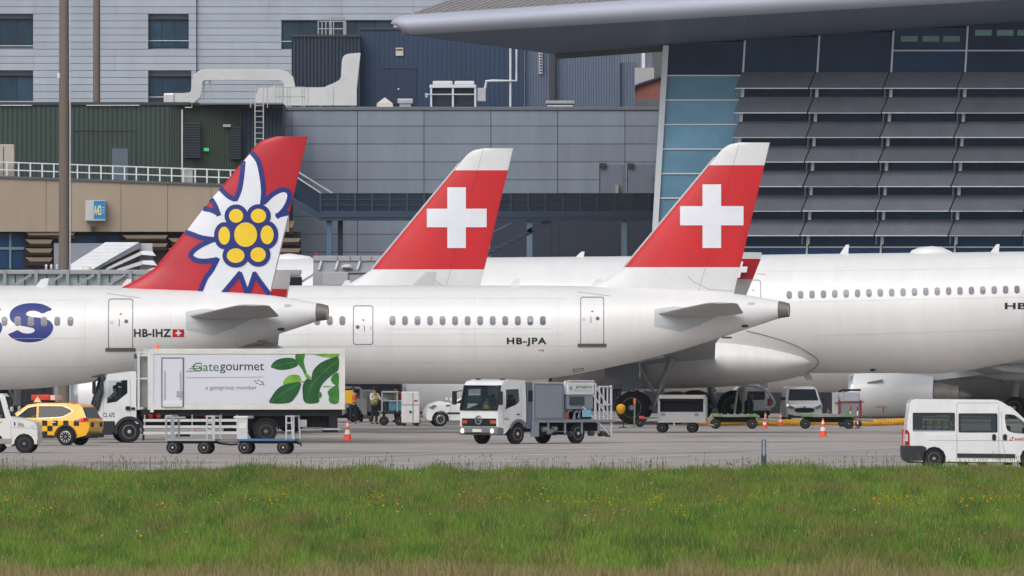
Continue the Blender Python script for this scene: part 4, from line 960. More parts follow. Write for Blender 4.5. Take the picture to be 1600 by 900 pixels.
drape('rain_gutter', pin(PW, [(1357, 577.5), (1364, 575.5), (1369, 578), (1362, 581)]), FW.surf, .03, m_dgrey, AW, .3, invw)
for x in (1330, 1440, 1550, 700, 860): drape('frame_seam', pin(PW, ribbon([(x, 402), (x, 430), (x, 500), (x, 568)], .45)), FW.surf, .006, M('faint_seam', (0, 0, 0)), AW, .5, invw)
def lw(px, y=0., par=CA): return ((px-PA)/SA+y*SAa)/CA
# belly fairing
bf = [(640, 560, 585, 1.5), (700, 535, 600, 2.6), (800, 524, 606, 3.1), (1000, 520, 608, 3.15), (1100, 520, 606, 3.1), (1150, 520, 603, 2.95), (1200, 526, 598, 2.7), (1235, 535, 591.5, 2.42), (1260, 545, 583, 2.1), (1272, 554, 576, 1.8), (1277, 561, 570, 1.5)]
rings = []
for x, a, b, w_ in interp([(x, a, b, c) for x, a, b, c in bf], 4):
    lx = (x-PA)/SA/CA; z1, z0 = Zp(a, SA), Zp(b, SA)
    rings.append([(lx, -w_*math.copysign(abs(math.cos(t_))**.8, math.cos(t_)), (z0+z1)/2+(z1-z0)/2*math.sin(t_)) for t_ in [2*math.pi*k/40 for k in range(40)]])
bo = MB().loft(rings).build('belly_fairing', M('fairing_white', (222, 222, 221), .34, var=.08, vs=.9, stretch=(2, 1, .3)), AW, smooth=60)
drape('fairing_edge', pin(PW, ribbon(spline([(1165, 517), (1195, 524), (1235, 537), (1262, 551), (1277.5, 564), (1270, 577), (1250, 588)], 4), 1.3)), FW.surf, .03, M('edge_dark', (132, 130, 128), .6), AW, .3, invw)
zr = Zp(560, SA)
for sd_ in (-1, 1):
    secs = [(-19.5, 15.0, 1.5, zr-.1, .1, 0), (-17.6, 12.4, 3.0, zr, .1, 0), (-12.0, 7.9, 9.5, zr+.75, .09, 0), (-1.8, 2.3, 27.6, zr+2.75, .08, 0)]
    wg = wing('wing', secs, m_acpale, AW, sd_)
    wl = wing('winglet', [(-1.8, 2.0, 27.6, zr+2.76, .08, .4), (-.9, 1.6, 28.2, zr+3.75, .07, 1.2)], m_acgrey, AW, sd_)
    w2 = wing('winglet_panel', [(-.9, 1.6, 28.2, zr+3.75, .07, 1.2), (-.15, 1.3, 28.6, zr+4.7, .06, 1.25)], m_edred, AW, sd_)
    w3 = wing('winglet_tip', [(-.15, 1.3, 28.6, zr+4.7, .06, 1.25), (.1, 1.1, 28.7, zr+5.0, .06, 1.25)], m_finw, AW, sd_)
    y0 = -28.2 if sd_ < 0 else 28.2
    C_ = [(-1.55, .15), (-1.2, .15), (-1.15, .42), (-.85, .42), (-.8, .72), (-1.08, .72), (-1.02, .98), (-1.35, .98), (-1.4, .72), (-1.72, .72), (-1.75, .42), (-1.48, .42)]
    MB().prism([[(a*.9+1.25, b*.9+zr+3.7) for a, b in C_]], 0, .02).build('white_cross', m_emw, w2)
    o = kids(w2)[-1]; o.location = (0, sd_*28.62, 0)
    o.rotation_euler = (0, 0, 0)
    for d in (8, 13, 18): MB().lathe([(-2.6, .02), (-1.8, .28), (-.4, .42), (1.2, .3), (2.6, .04)], 'x', o=(-9.4+(d-8)*.3, sd_*d, zr+(d-3)*.11-.45), n=14).build('flap_fairing', m_acpale, AW, smooth=50)
    nacelle(AW, -19.0, sd_*9.4, zr-1.35, 1.45, 6.2, m_fus)
    MB().bar((-17, sd_*9.4, zr-.1), (-12.5, sd_*9.4, zr+.5), .35, .7).build('engine_pylon', m_acpale, AW, bevel=.1)
gear(AW, lw(1022, -5.3), -5.3, zr, .78, .52, [-1.0, 1.0], lean=.8); gear(AW, lw(1120, 5.3), 5.3, zr, .78, .52, [-1.0, 1.0], lean=-.6)
gear(AW, lw(330), 0, Zp(580, SA), .52, .35, [0], 'nose_gear')
MB().prism([[((x-PA)/SA/CA-.1, Zp(y, SA)) for x, y in ((968, 571), (1030, 566), (1032, 602), (996, 613), (993, 592), (969, 590))]], -3.6, -3.5).build('gear_door', M('gear_door_grey', (138, 148, 158), .45, var=.05), AW)
for x, h in ((1318, 14), (1552, 12), (905, 8)):
    zt_ = FW.at(lw(x))[0]; a = lw(x); MB().hexa([(a-.2, -.03, zt_-.05), (a+.22, -.03, zt_-.05), (a+.22, .03, zt_-.05), (a-.2, .03, zt_-.05)], [(a+.12, -.02, zt_+h/SA), (a+.27, -.02, zt_+h/SA), (a+.27, .02, zt_+h/SA), (a+.12, .02, zt_+h/SA)]).build('antenna_blade', m_finw, AW)
a = lw(1455); zt_ = FW.at(a)[0]
MB().lathe([(-1.1, .02), (-.95, .2), (-.6, .33), (0, .4), (.5, .34), (.9, .16), (1.15, .02)], 'x', o=(a, 0, zt_-.08), n=24, sy=1).build('antenna_radome', m_finw, AW, smooth=60)
a = lw(450); zt_ = FW.at(a)[0]; MB().lathe([(-1.3, .02), (-1.0, .2), (0, .34), (1.0, .2), (1.3, .02)], 'x', o=(a, 0, zt_-.1), n=20).build('antenna_radome', m_finw, AW, smooth=60)
for x, y in ((1196, 598), (1265, 586)):
    MB().hexa([(lw(x)-.1, -.4, Zp(y+8, SA)), (lw(x)+.25, -.4, Zp(y+8, SA)), (lw(x)+.25, -.36, Zp(y+8, SA)), (lw(x)-.1, -.36, Zp(y+8, SA))], [(lw(x)-.45, -.4, Zp(y-9, SA)), (lw(x), -.4, Zp(y-9, SA)), (lw(x), -.36, Zp(y-9, SA)), (lw(x)-.45, -.36, Zp(y-9, SA))]).build('drain_mast', m_acpale, AW)
wing('tailplane', [(28.5, 6, 1.2, 7.0, .1, 0), (33.5, 2.2, 9.5, 7.6, .09, 0)], m_acgrey, AW, -1); wing('tailplane', [(28.5, 6, 1.2, 7.0, .1, 0), (33.5, 2.2, 9.5, 7.6, .09, 0)], m_acgrey, AW, 1)
MB().loft([[(x0+ch*u, s_*.35*(1-u)*math.sqrt(u+.001), z) for u, s_ in ((0, 1), (.3, -1), (1, -1), (.3, 1))] for x0, ch, z in ((24.5, 9.5, 7.6), (33.2, 3.2, 16.6))]).build('fin', m_red, AW)

# ------------------------------------------------------------------ narrow body parked behind the wide body (fuselage belly, engine, wing seen below it)
SB, PB = 31.2, 1345
AB = thing('airliner', 'airliner parked behind the twin aisle jet showing belly and white engine', 'airplane', (Xp(PB, SB), FPX/SB, 0), R(-6), 'parked airliners')
zt, zb = Zp(475, SB), Zp(613, SB)
FB = Fuselage([(x, zt-a, zb+b, (zt-zb)/2*.95*c) for x, a, b, c in ((-16, 2.4, 1.9, .03), (-15.3, 1.9, 1.2, .3), (-13.5, .9, .5, .7), (-11, .2, .1, .95), (-9, 0, 0, 1), (0, 0, 0, 1), (10, 0, 0, 1), (15, 0, .8, .9), (21, .3, 2.8, .5), (24, .6, 3.4, .12))])
m_sh = M('aircraft_white_soiled', (0, 0, 0)); FB.mesh(56).build('fuselage', m_sh, AB, smooth=60)
eg = nacelle(AB, -.1, -5.6, 1.16, 1.1, 4.9, m_fus)
text_on('CAUTION', (1.4, 1.95, -.6, -.51), lambda x, z: -math.sqrt(max(0, 1.13**2-z*z)), .02, m_redm, eg, step=.1)
MB().box(1.75, 1.8, -1.1, -1.02, -.85, -.6).build('red_mark', m_redm, eg)
MB().hexa([(.95, -.98, .62), (1.75, -1.0, .7), (1.75, -.9, .72), (.95, -.9, .64)], [(1.0, -1.02, .66), (1.75, -1.16, .82), (1.75, -.9, .8), (1.0, -.9, .7)]).build('nacelle_strake', m_acgrey, eg)
for sd_ in (-1, 1):
    wing('wing', [(1.5, 7.5, .8, 2.15, .14, 0), (2.6, 6.4, 2.0, 2.25, .13, 0), (5.3, 4.6, 6.4, 2.7, .11, 0), (10.4, 1.7, 15.5, 3.5, .1, 0)], m_acpale, AB, sd_)
    if sd_ > 0: nacelle(AB, -.1, 5.6, 1.16, 1.1, 4.9, m_fus)
    MB().hexa([(2.2, sd_*5.6-.2, 1.7), (6.6, sd_*5.6-.1, 2.2), (6.6, sd_*5.6+.1, 2.2), (2.2, sd_*5.6+.2, 1.7)], [(2.2, sd_*5.6-.2, 2.2), (5.2, sd_*5.6-.15, 2.75), (5.2, sd_*5.6+.15, 2.75), (2.2, sd_*5.6+.2, 2.2)]).build('engine_pylon', m_acpale, AB)
    for d in (4.2, 8.6): MB().lathe([(-2.2, .02), (-1.6, .2), (-.4, .3), (.8, .24), (2.0, .02)], 'x', o=(8.6+(d-4.2)*.2, sd_*d, 2.15+(d-4)*.09), n=14).build('flap_fairing', m_acpale, AB, smooth=50)
    gear(AB, 8.0, sd_*3.4, 2.1, .55, .4, [0])
MB().lathe([(-1.5, .1), (.5, 1.6), (3, 2.1), (8, 2.1), (10, 1.5), (12, .2)], 'x', o=(0, 0, zb+.7), n=32, sy=.5).build('belly_fairing', m_acgrey, AB, smooth=60)
gear(AB, -11, 0, zb+.4, .38, .25, [0], 'nose_gear')
# ------------------------------------------------------------------ people
def skinmesh(name, V, Ed, rad, mat, parent, roots=(0,), sub=2):
    me = bpy.data.meshes.new(name); me.from_pydata(V, Ed, []); o = link(name, me, mat, parent)
    mo = o.modifiers.new('skin', 'SKIN'); mo.use_smooth_shade = True
    for i, d in enumerate(me.skin_vertices[0].data):
        r = rad[i]; d.radius = r if isinstance(r, tuple) else (r, r); d.use_root = i in roots
    sb = o.modifiers.new('subdiv', 'SUBSURF'); sb.levels = sb.render_levels = sub
    return o
m_skin = M('skin', (196, 150, 124), .6, var=.05); m_trous = M('dark_work_trousers', (30, 36, 52), .8, var=.12, vs=6); m_boot = M('black_boot', (20, 20, 22), .6)
m_hvy = M('hi_vis_yellow', (206, 226, 40), .6, var=.08, vs=8); m_hvo = M('hi_vis_orange', (238, 96, 44), .6, var=.08, vs=8); m_refl = M('reflective_tape', (206, 208, 208), .35)
m_shirt = M('white_shirt', (222, 224, 228), .7); m_hair = M('dark_hair', (36, 30, 28), .7, var=.2, vs=30)
def person(label, loc, rz, top, vest=None, seated=False, arms=None, legs=m_trous, hair=m_hair, group=None, sleeves=True):
    """figure facing -y; arms: list of two (elbow, wrist) offsets from the shoulder"""
    t = thing('person', label, 'person', loc, rz, group)
    b = 0. if not seated else -.47
    H_ = lambda z: z+b
    arms = arms or [((.07, .02, -.29), (.09, -.06, -.54)), ((-.07, .02, -.29), (-.09, -.06, -.54))]
    sh = [(.19, 0, H_(1.43)), (-.19, 0, H_(1.43))]; add = lambda a, q: (a[0]+q[0], a[1]+q[1], a[2]+q[2])
    el = [add(sh[i], arms[i][0]) for i in (0, 1)]; wr = [add(sh[i], arms[i][1]) for i in (0, 1)]
    hd = [tuple(np.array(wr[i])+.085*(np.array(wr[i])-np.array(el[i]))/np.linalg.norm(np.array(wr[i])-np.array(el[i]))) for i in (0, 1)]
    if seated: kn = [(.11, -.42, .5), (-.11, -.42, .5)]; an = [(.11, -.5, .1), (-.11, -.5, .1)]
    else: kn = [(.11, -.03, .49), (-.10, .02, .49)]; an = [(.13, .02, .09), (-.12, .05, .09)]
    toe = [add(a, (.02*(1 if i == 0 else -1), -.17, -.045)) for i, a in enumerate(an)]
    hip = [(.095, 0, H_(.9)), (-.095, 0, H_(.9))]
    V = [(0, 0, H_(.96)), (0, 0, H_(1.15)), (0, 0, H_(1.36)), (0, .005, H_(1.5)), (0, -.01, H_(1.57)), (0, -.015, H_(1.65)), (0, 0, H_(1.72))]
    Rd = [(.14, .1), (.13, .095), (.155, .105), .055, (.065, .075), (.075, .095), (.06, .075)]
    Ed = [(i, i+1) for i in range(6)]
    for i in (0, 1):
        k = len(V); V += [sh[i], el[i], wr[i], hd[i]]; Rd += [.06, .045, .033, (.04, .02)]; Ed += [(2, k), (k, k+1), (k+1, k+2), (k+2, k+3)]
        k = len(V); V += [hip[i], kn[i], an[i], toe[i]]; Rd += [.085, .06, .042, .035]; Ed += [(0, k), (k, k+1), (k+1, k+2), (k+2, k+3)]
    roots = [0]
    for i in (0, 1):                          # five fingers rooted in each palm
        d = np.array(hd[i])-np.array(wr[i]); d /= np.linalg.norm(d); sd = np.cross(d, (0, 1, 0)); sd = sd/(np.linalg.norm(sd)+1e-6)
        for q, (o_, ln) in enumerate(((-.03, .06), (-.011, .075), (.009, .08), (.028, .07), (.048, .05))):
            k = len(V); p0 = np.array(hd[i])+sd*o_-d*(.01 if q < 4 else .05); p1 = p0+d*ln*.55+sd*(.02 if q == 4 else 0); p2 = p1+d*ln*.45+np.array((0, -.015, -.015))
            V += [tuple(p0), tuple(p1), tuple(p2)]; Rd += [.0095, .009, .0075]; Ed += [(k, k+1), (k+1, k+2)]; roots.append(k)
    skinmesh('body', V, Ed, Rd, m_skin, t, roots, 1)
    # clothing
    k3 = [(0, 0, H_(1.0)), hip[0], tuple((np.array(kn[0])+np.array(hip[0]))/2), kn[0], an[0], hip[1], tuple((np.array(kn[1])+np.array(hip[1]))/2), kn[1], an[1]]
    skinmesh('trousers', k3, [(0, 1), (1, 2), (2, 3), (3, 4), (0, 5), (5, 6), (6, 7), (7, 8)], [(.155, .115), .1, .092, .078, .065, .1, .092, .078, .065], legs, t, (0,), 1)
    for i in (0, 1): skinmesh('boot', [add(an[i], (0, .04, -.02)), add(an[i], (0, -.04, -.04)), toe[i]], [(0, 1), (1, 2)], [.055, .052, .042], m_boot, t, (0,), 1)
    jv = [(0, 0, H_(.93)), (0, 0, H_(1.15)), (0, 0, H_(1.37)), (0, 0, H_(1.47))]; jr = [(.165, .12), (.15, .115), (.175, .125), .075]; je = [(0, 1), (1, 2), (2, 3)]
    for i in (0, 1):
        k = len(jv); jv += [sh[i], el[i]]+([tuple(np.array(el[i])*.15+np.array(wr[i])*.85)] if sleeves else []); jr += [.072, .058]+([.046] if sleeves else []); je += [(2, k), (k, k+1)]+([(k+1, k+2)] if sleeves else [])
    skinmesh('shirt', jv, je, jr, top, t, (0,), 1)
    if vest:
        sv = [(0, 0, H_(.95)), (0, 0, H_(1.15)), (0, 0, H_(1.37)), (0, 0, H_(1.45)), tuple(np.array(sh[0])*[.8, 1, 1]), tuple(np.array(sh[1])*[.8, 1, 1])]
        v_ = skinmesh('hi_vis_vest', sv, [(0, 1), (1, 2), (2, 3), (2, 4), (2, 5)], [(.178, .134), (.166, .13), (.188, .14), .085, .085, .085], vest, t, (0,), 1)
        MB().lathe([(H_(1.06), .0), (H_(1.06), .185), (H_(1.11), .183), (H_(1.11), 0)], 'z', n=20, sy=.79).build('reflective_band', m_refl, v_, smooth=60)
    hz = H_(1.655)
    MB().lathe([(hz-.03, .088), (hz+.03, .1), (hz+.085, .085), (hz+.12, .045), (hz+.128, .005)], 'z', o=(0, .012, 0), n=16, sy=1.2).build('hair', hair, t, smooth=60)
    fc = MB(); fc.lathe([(0, .006), (.018, .017), (.03, .004)], 'z', o=(0, -.1, hz-.05), n=8); fc.build('nose', m_skin, t, smooth=60)
    for sx in (-.032, .032): MB().lathe([(-.008, .002), (0, .011), (.008, .002)], 'z', o=(sx, -.092, hz-.01), n=8).build('eye', m_black, t)
    MB().box(-.025, .025, -.1, -.09, hz-.085, hz-.078).build('mouth', M('lips', (150, 90, 84), .6), t)
    for sx in (-.078, .078): MB().lathe([(-.03, .004), (0, .016), (.03, .006)], 'z', o=(sx, 0, hz-.015), n=8).build('ear', m_skin, t, smooth=60)
    return t
def on_ground(px_, s): return (Xp(px_, s), FPX/s, 0)
s_ = 32.7
person('ground worker in orange hi-vis vest holding a yellow case', on_ground(551.5, s_), R(10), M('dark_shirt', (60, 58, 62), .8), m_hvo, arms=[((.1, -.08, -.26), (-.02, -.28, -.27)), ((-.1, -.1, -.25), (-.1, -.3, -.25))], sleeves=False)
person('ground worker in yellow hi-vis vest and dark trousers reading notes', on_ground(585, s_+.1), R(38), m_shirt, m_hvy, arms=[((.1, -.1, -.26), (-.03, -.3, -.22)), ((-.1, -.1, -.26), (.02, -.32, -.2))])
person('ground worker in yellow vest bending behind the luggage cart', on_ground(618.5, 32.2), R(-60), M('dark_shirt', (0, 0, 0)), m_hvy)
yc = thing('tool_case', 'bright yellow case held by the worker in orange', 'case', (Xp(546, s_+.03), FPX/(s_+.03)-.35, .98))
MB().box(-.2, .15, -.09, .09, 0, .62).build('shell', M('case_yellow', (238, 184, 20), .5), yc, bevel=.03); MB().tube([(-.1, 0, .62), (-.1, 0, .68), (.05, 0, .68), (.05, 0, .62)], .015).build('handle', m_black, yc)

# ------------------------------------------------------------------ vehicles
m_vw = M('vehicle_white', (224, 226, 228), .35, var=.06, vs=1.8, coat=.35)
m_vw2 = M('vehicle_white_worn', (212, 213, 212), .45, var=.1, vs=2.4, stretch=(1, 1, .4))
m_bump = M('black_plastic', (36, 39, 46), .65, var=.1, vs=4)
m_chas = M('chassis_dark', (24, 26, 32), .8, var=.2, vs=3)
m_trim = M('cab_trim', (78, 80, 86), .8); m_trimd = M('cab_trim_dark', (40, 42, 46), .8); m_vg = glass('vehicle_glass', (40, 58, 64), .22); m_vgd = glass('vehicle_glass_dark', (18, 24, 30), .85)
m_seat = M('seat_fabric', (44, 46, 52), .8); m_rimg = M('steel_rim', (190, 192, 194), .45, metal=.1); m_rimd = M('dark_rim', (120, 122, 126), .5, metal=.1)
m_lred = M('tail_lamp_red', (170, 16, 22), .25, coat=.5); m_lor = M('indicator_orange', (226, 104, 44), .3); m_lwh = M('lamp_clear', (214, 220, 226), .15, metal=.3)
m_hl = lamp_mat('headlamp_lit', (255, 240, 206), 1.0); m_brk = lamp_mat('brake_lamp_lit', (255, 40, 30), 2.0)
m_plate = M('number_plate', (216, 218, 214), .5)
class VF(Fr):
    """vehicle frame: photo px on its near flank to local metres"""
    def __init__(s, pxref, sc, yaw, hw): s.px0, s.s, s.c, s.sn, s.hw = pxref, sc, math.cos(yaw), math.sin(yaw), hw; s.yaw = yaw
    def loc(s): return (Xp(s.px0, s.s)-s.hw*s.sn, FPX/s.s, 0)
    def X(s, x): return (x-s.px0)/s.s/s.c

# --- catering truck
f = VF(147, 37.55, R(8), 1.22)
T = thing('catering_truck', 'white catering box truck with green leaf print and Gategourmet lettering', 'truck', f.loc(), f.yaw)
Q = lambda zx, zy: (120+zx/4.736, 530+zy/4.736)
zw_ = .46; xw1, xw2 = f.X(203.2), f.X(416)
wf = lambda x, z: 1.15-.05*max(0, z-1.6)-.10*max(0, .35-x)
cabp = f.poly([(214, 580), (214, 662)])
cabp += [(p[0], p[1]) for p in arch(xw1, zw_, .56, f.Z(662))]
cabp += f.poly([(160, 678), (154.5, 677), (153.6, 657), (151.7, 640), (167, 589), (172, 585.5)])
iws = len(cabp)-3
wnd = f.poly([Q(241, 307), Q(381, 301), Q(381, 398), Q(302, 461), Q(230, 474)])
shell('cab', cabp, wf, m_vw, T, [wnd], (iws,), .3)
shell('interior_trim', cabp, (lambda g_: (lambda x, z: g_(x, z)-.035))(wf), m_trim, T, [wnd], range(99), .3)
both('side_window', wnd, wf, -.015, m_vg, T)
a, b = cabp[iws], cabp[iws+1]
MB().hexa([(a[0]-.0, -1.12, a[1]), (a[0], 1.12, a[1]), (a[0]+.03, 1.12, a[1]), (a[0]+.03, -1.12, a[1])], [(b[0], -1.04, b[1]), (b[0], 1.04, b[1]), (b[0]+.03, 1.04, b[1]), (b[0]+.03, -1.04, b[1])]).build('windscreen', m_vg, T)
for sy in (-1, 1): MB().bar((a[0], sy*1.13, a[1]), (b[0], sy*1.06, b[1]), .06).build('windscreen_pillar', m_bump, T)
MB().hexa([(b[0]-.35, -1.02, b[1]-.02), (b[0]-.35, 1.02, b[1]-.02), (b[0]+.05, 1.05, b[1]+.08), (b[0]+.05, -1.05, b[1]+.08)], [(b[0]-.35, -1.02, b[1]+.02), (b[0]-.35, 1.02, b[1]+.02), (b[0]+.05, 1.05, b[1]+.12), (b[0]+.05, -1.05, b[1]+.12)]).build('sun_visor', m_bump, T)
MB().box(f.X(212), f.X(214.5), -1.1, 1.1, f.Z(662), f.Z(584)).build('cab_rear_wall', m_vw, T)
MB().box(f.X(162), f.X(213), -1.05, 1.05, f.Z(664), f.Z(640)).build('cab_floor', m_chas, T)
bmpr = MB().prism([f.poly([(154, 657.5), (181, 657.5), (183, 672), (176, 679.5), (156, 679), (153, 668)])], -1.18, 1.18).build('front_bumper', m_bump, T, bevel=.05)
for sy in (-1, 1): MB().box(f.X(153.5), f.X(163), sy*1.0-.19, sy*1.0+.2, f.Z(669), f.Z(659)).build('headlight', m_lwh, bmpr, bevel=.03)
both('wheel_arch', ribbon(arch(xw1, zw_, .575, f.Z(678), 14), .13), wf, .03, m_bump, T)
drape('door_seam', f.poly(ribbon([Q(403, 300), Q(403, 560)], .7)), lambda x, z: -wf(x, z), .006, m_seam, T); drape('door_seam', f.poly(ribbon([Q(208, 300), Q(200, 590)], .7)), lambda x, z: -wf(x, z), .006, m_seam, T)
drape('door_handle', f.poly(rr(*[197, 205], 634.5, 641, 2)), lambda x, z: -wf(x, z), .05, m_black, T); drape('door_handle', f.poly(rr(206, 212, 636, 640.5, 1.5)), lambda x, z: -wf(x, z), .05, m_black, T)
text_on('CL 672', (f.X(163), f.X(180.5), f.Z(651.5), f.Z(644.5)), lambda x, z: -wf(x, z), .012, m_ink, T, bold=.01)
for sy in (-1, 1):
    mm = MB().bar((b[0]-.02, sy*1.08, b[1]-.05), (b[0]-.2, sy*1.36, b[1]-.2), .05).build('mirror_arm', m_bump, T)
    MB().box(b[0]-.28, b[0]-.14, sy*1.4-.12, sy*1.4+.12, b[1]-.72, b[1]-.2).build('mirror', m_bump, mm, bevel=.04)
MB().prism([f.poly([(151, 641), (153, 633), (161, 606), (163, 612), (158, 634), (155, 642)])], -1.2, -1.16).build('corner_deflector', m_bump, T)
for sy in (-.45, .45): MB().box(f.X(178), f.X(192), sy-.25, sy+.25, f.Z(650), f.Z(622)).box(f.X(189), f.X(194), sy-.25, sy+.25, f.Z(645), f.Z(605)).box(f.X(190), f.X(193.5), sy-.13, sy+.13, f.Z(604.5), f.Z(597)).build('seat', m_seat, T, bevel=.05)
MB().lathe([(0, .2), (.03, .2)], 'x', o=(f.X(172), -.45, f.Z(627)), n=18).build('steering_wheel', m_black, T)
MB().box(f.X(158), f.X(171), -1.0, 1.0, f.Z(650), f.Z(632)).build('dashboard', m_bump, T, bevel=.05)
# box body
x0, x1 = f.X(239), f.X(537.5)
MB().box(x0, x1, -1.22, 1.24, f.Z(639), f.Z(546)).build('box_body', m_vw2, T, bevel=.02)
MB().box(x0-.02, x1+.03, -1.26, 1.28, f.Z(553), f.Z(545)).build('top_rail', M('cream_rail', (222, 222, 215), .5), T, bevel=.01); MB().box(x0-.02, x1+.03, -1.26, 1.28, f.Z(640), f.Z(632)).build('bottom_rail', M('cream_rail', (0, 0, 0)), T, bevel=.01)
MB().box(x1-.2, x1+.035, -1.262, 1.28, f.Z(632), f.Z(553)).build('corner_post', M('cream_rail', (0, 0, 0)), T); MB().box(x0-.1, x0+.04, -1.262, 1.28, f.Z(644), f.Z(545)).build('corner_post', m_vw, T)
pr = MB().box(x0+.06, x1-.22, -1.235, -1.21, f.Z(631), f.Z(554)).build('print_panel', M('print_white', (216, 219, 230), .4, var=.02), T)
sf = flat(-1.235)
def pp(nm, pts, mat, off=.004): return drape(nm, f.poly(pts), sf, off, mat, pr, None)
dr = drape('side_door', [f.poly([(252.5, 558.5), (287.5, 558.5), (287.5, 636), (252.5, 636)]), f.poly([(254, 560), (286, 560), (286, 634.5), (254, 634.5)])], flat(-1.26), .012, M('handle_grey', (0, 0, 0)), T, None)
MB().box(f.X(254.5), f.X(285.5), -1.262, -1.24, f.Z(634), f.Z(560.5)).build('door_leaf', M('print_white', (0, 0, 0)), dr)
for x in (257.5, 282): MB().bar((f.X(x), -1.29, f.Z(624)), (f.X(x), -1.29, f.Z(579)), .03).build('grab_handle', m_galv, dr)
MB().box(f.X(276), f.X(285), -1.3, -1.262, f.Z(619), f.Z(611)).build('latch', m_galv, dr); MB().box(f.X(255), f.X(285), -1.34, -1.26, f.Z(635.5), f.Z(629.5)).build('door_step', m_vw, dr)
G2 = lambda zx, zy: (280+zx/10.667, 560+zy/10.667)
m_gg = M('logo_green', (44, 112, 62), .5)
text_on('G', (f.X(301.5), f.X(316), f.Z(580.3), f.Z(566.5)), sf, .006, m_gg, pr, bold=-.002)
text_on('ate', (f.X(317.5), f.X(342), f.Z(580), f.Z(568.5)), sf, .006, m_gg, pr, bold=.0)
text_on('gourmet', (f.X(344), f.X(412.5), f.Z(583), f.Z(567.5)), sf, .006, M('logo_ink', (38, 38, 62), .5), pr, bold=.004)
for (p, q) in ((G2(205, 132), G2(385, 126)), (G2(165, 172), G2(372, 164)), (G2(122, 214), G2(310, 206))): pp('logo_stripe', ribbon([p, q], 1.1), m_gg, .008)
pp('logo_rule', ribbon([G2(122, 322), G2(1395, 310)], .7), M('rule_grey', (110, 112, 132), .5))
text_on('a gategroup member', (f.X(321.5), f.X(401.5), f.Z(610.5), f.Z(602)), sf, .006, M('rule_grey', (0, 0, 0)), pr)
for q in ((1270, 378), (1322, 366), (1376, 388), (1398, 410), (1404, 438), (1354, 438), (1296, 414)): pp('logo_dash', rr(*[280+(q[0]-18)/10.667, 280+(q[0]+18)/10.667], 560+(q[1]-8)/10.667, 560+(q[1]+8)/10.667, .5), M('logo_ink', (0, 0, 0)))
L3 = lambda pts: [(300+x/4.736, 530+y/4.736) for x, y in pts]
gr1, gr2, gr3 = M('leaf_print_dark', (28, 92, 44), .45, var=.3, vs=3), M('leaf_print_mid', (58, 132, 48), .45, var=.3, vs=3), M('leaf_print_light', (122, 178, 52), .45, var=.25, vs=3)
leaves = [([(583, 205), (605, 168), (655, 143), (720, 137), (765, 150), (782, 195), (720, 222), (650, 228), (600, 214)], gr1),
 ([(770, 110), (834, 110), (826, 160), (838, 215), (850, 260), (838, 276), (815, 225), (780, 180), (765, 145)], gr2),
 ([(908, 112), (1082, 108), (1082, 130), (1030, 138), (960, 130)], gr3),
 ([(676, 338), (688, 295), (720, 268), (765, 262), (800, 275), (806, 312), (760, 325)], gr3),
 ([(577, 472), (590, 425), (635, 365), (700, 330), (800, 318), (798, 370), (765, 430), (715, 472)], gr1),
 ([(884, 275), (900, 225), (950, 175), (1030, 140), (1082, 132), (1082, 225), (1040, 262), (985, 310), (950, 360), (938, 420), (934, 470), (836, 470), (818, 400), (820, 340), (848, 292), (880, 300)], gr1),
 ([(1028, 290), (1045, 262), (1082, 252), (1082, 345), (1045, 330), (1030, 312)], gr2),
 ([(1003, 390), (1030, 360), (1082, 345), (1082, 470), (1020, 470), (1012, 425)], gr2),
 ([(936, 392), (958, 398), (960, 425), (936, 438)], gr2), ([(830, 255), (850, 255), (880, 285), (866, 296), (846, 290), (838, 275)], gr3)]
for i, (pts, mt) in enumerate(leaves): pp('printed_leaf', L3(spline(pts, 3, True)), mt, .004+.0008*i)
for i, pts in enumerate(([(590, 205), (680, 182), (775, 172)], [(585, 465), (670, 400), (800, 325)], [(850, 440), (890, 330), (1000, 220), (1080, 160)], [(1010, 450), (1050, 400), (1080, 360)])): pp('leaf_vein', L3(ribbon(spline(pts, 3), 7)), gr2, .014)
for i, pts in enumerate(([(840, 262), (862, 292), (880, 288)], [(806, 318), (830, 312)], [(970, 350), (1025, 348)])): pp('leaf_stem', L3(ribbon(pts, 9)), gr3, .016)
bc = MB().lathe([(0, .09), (.1, .09), (.16, .06), (.18, .01)], 'z', o=(f.X(247), -1.0, f.Z(545)), n=14).build('beacon', lamp_mat('beacon_orange', (240, 104, 52), .4), T, smooth=50)
# lift frame between cab and box
for x in (216, 232): MB().box(f.X(x), f.X(x+3.5), -1.15, -1.02, f.Z(640), f.Z(549)).build('lift_post', m_vw2, T)
for y in (549, 554, 590): MB().box(f.X(215), f.X(238), -1.12, -1.06, f.Z(y+2.5), f.Z(y)).build('lift_rail', m_vw2, T)
MB().box(f.X(220), f.X(236), -.9, .9, f.Z(636), f.Z(556)).build('front_platform', M('lift_grey', (150, 152, 154), .5), T)
MB().box(f.X(211.5), f.X(216), -1.05, -.85, f.Z(560), f.Z(553)).build('work_lamp', m_dgrey, T)
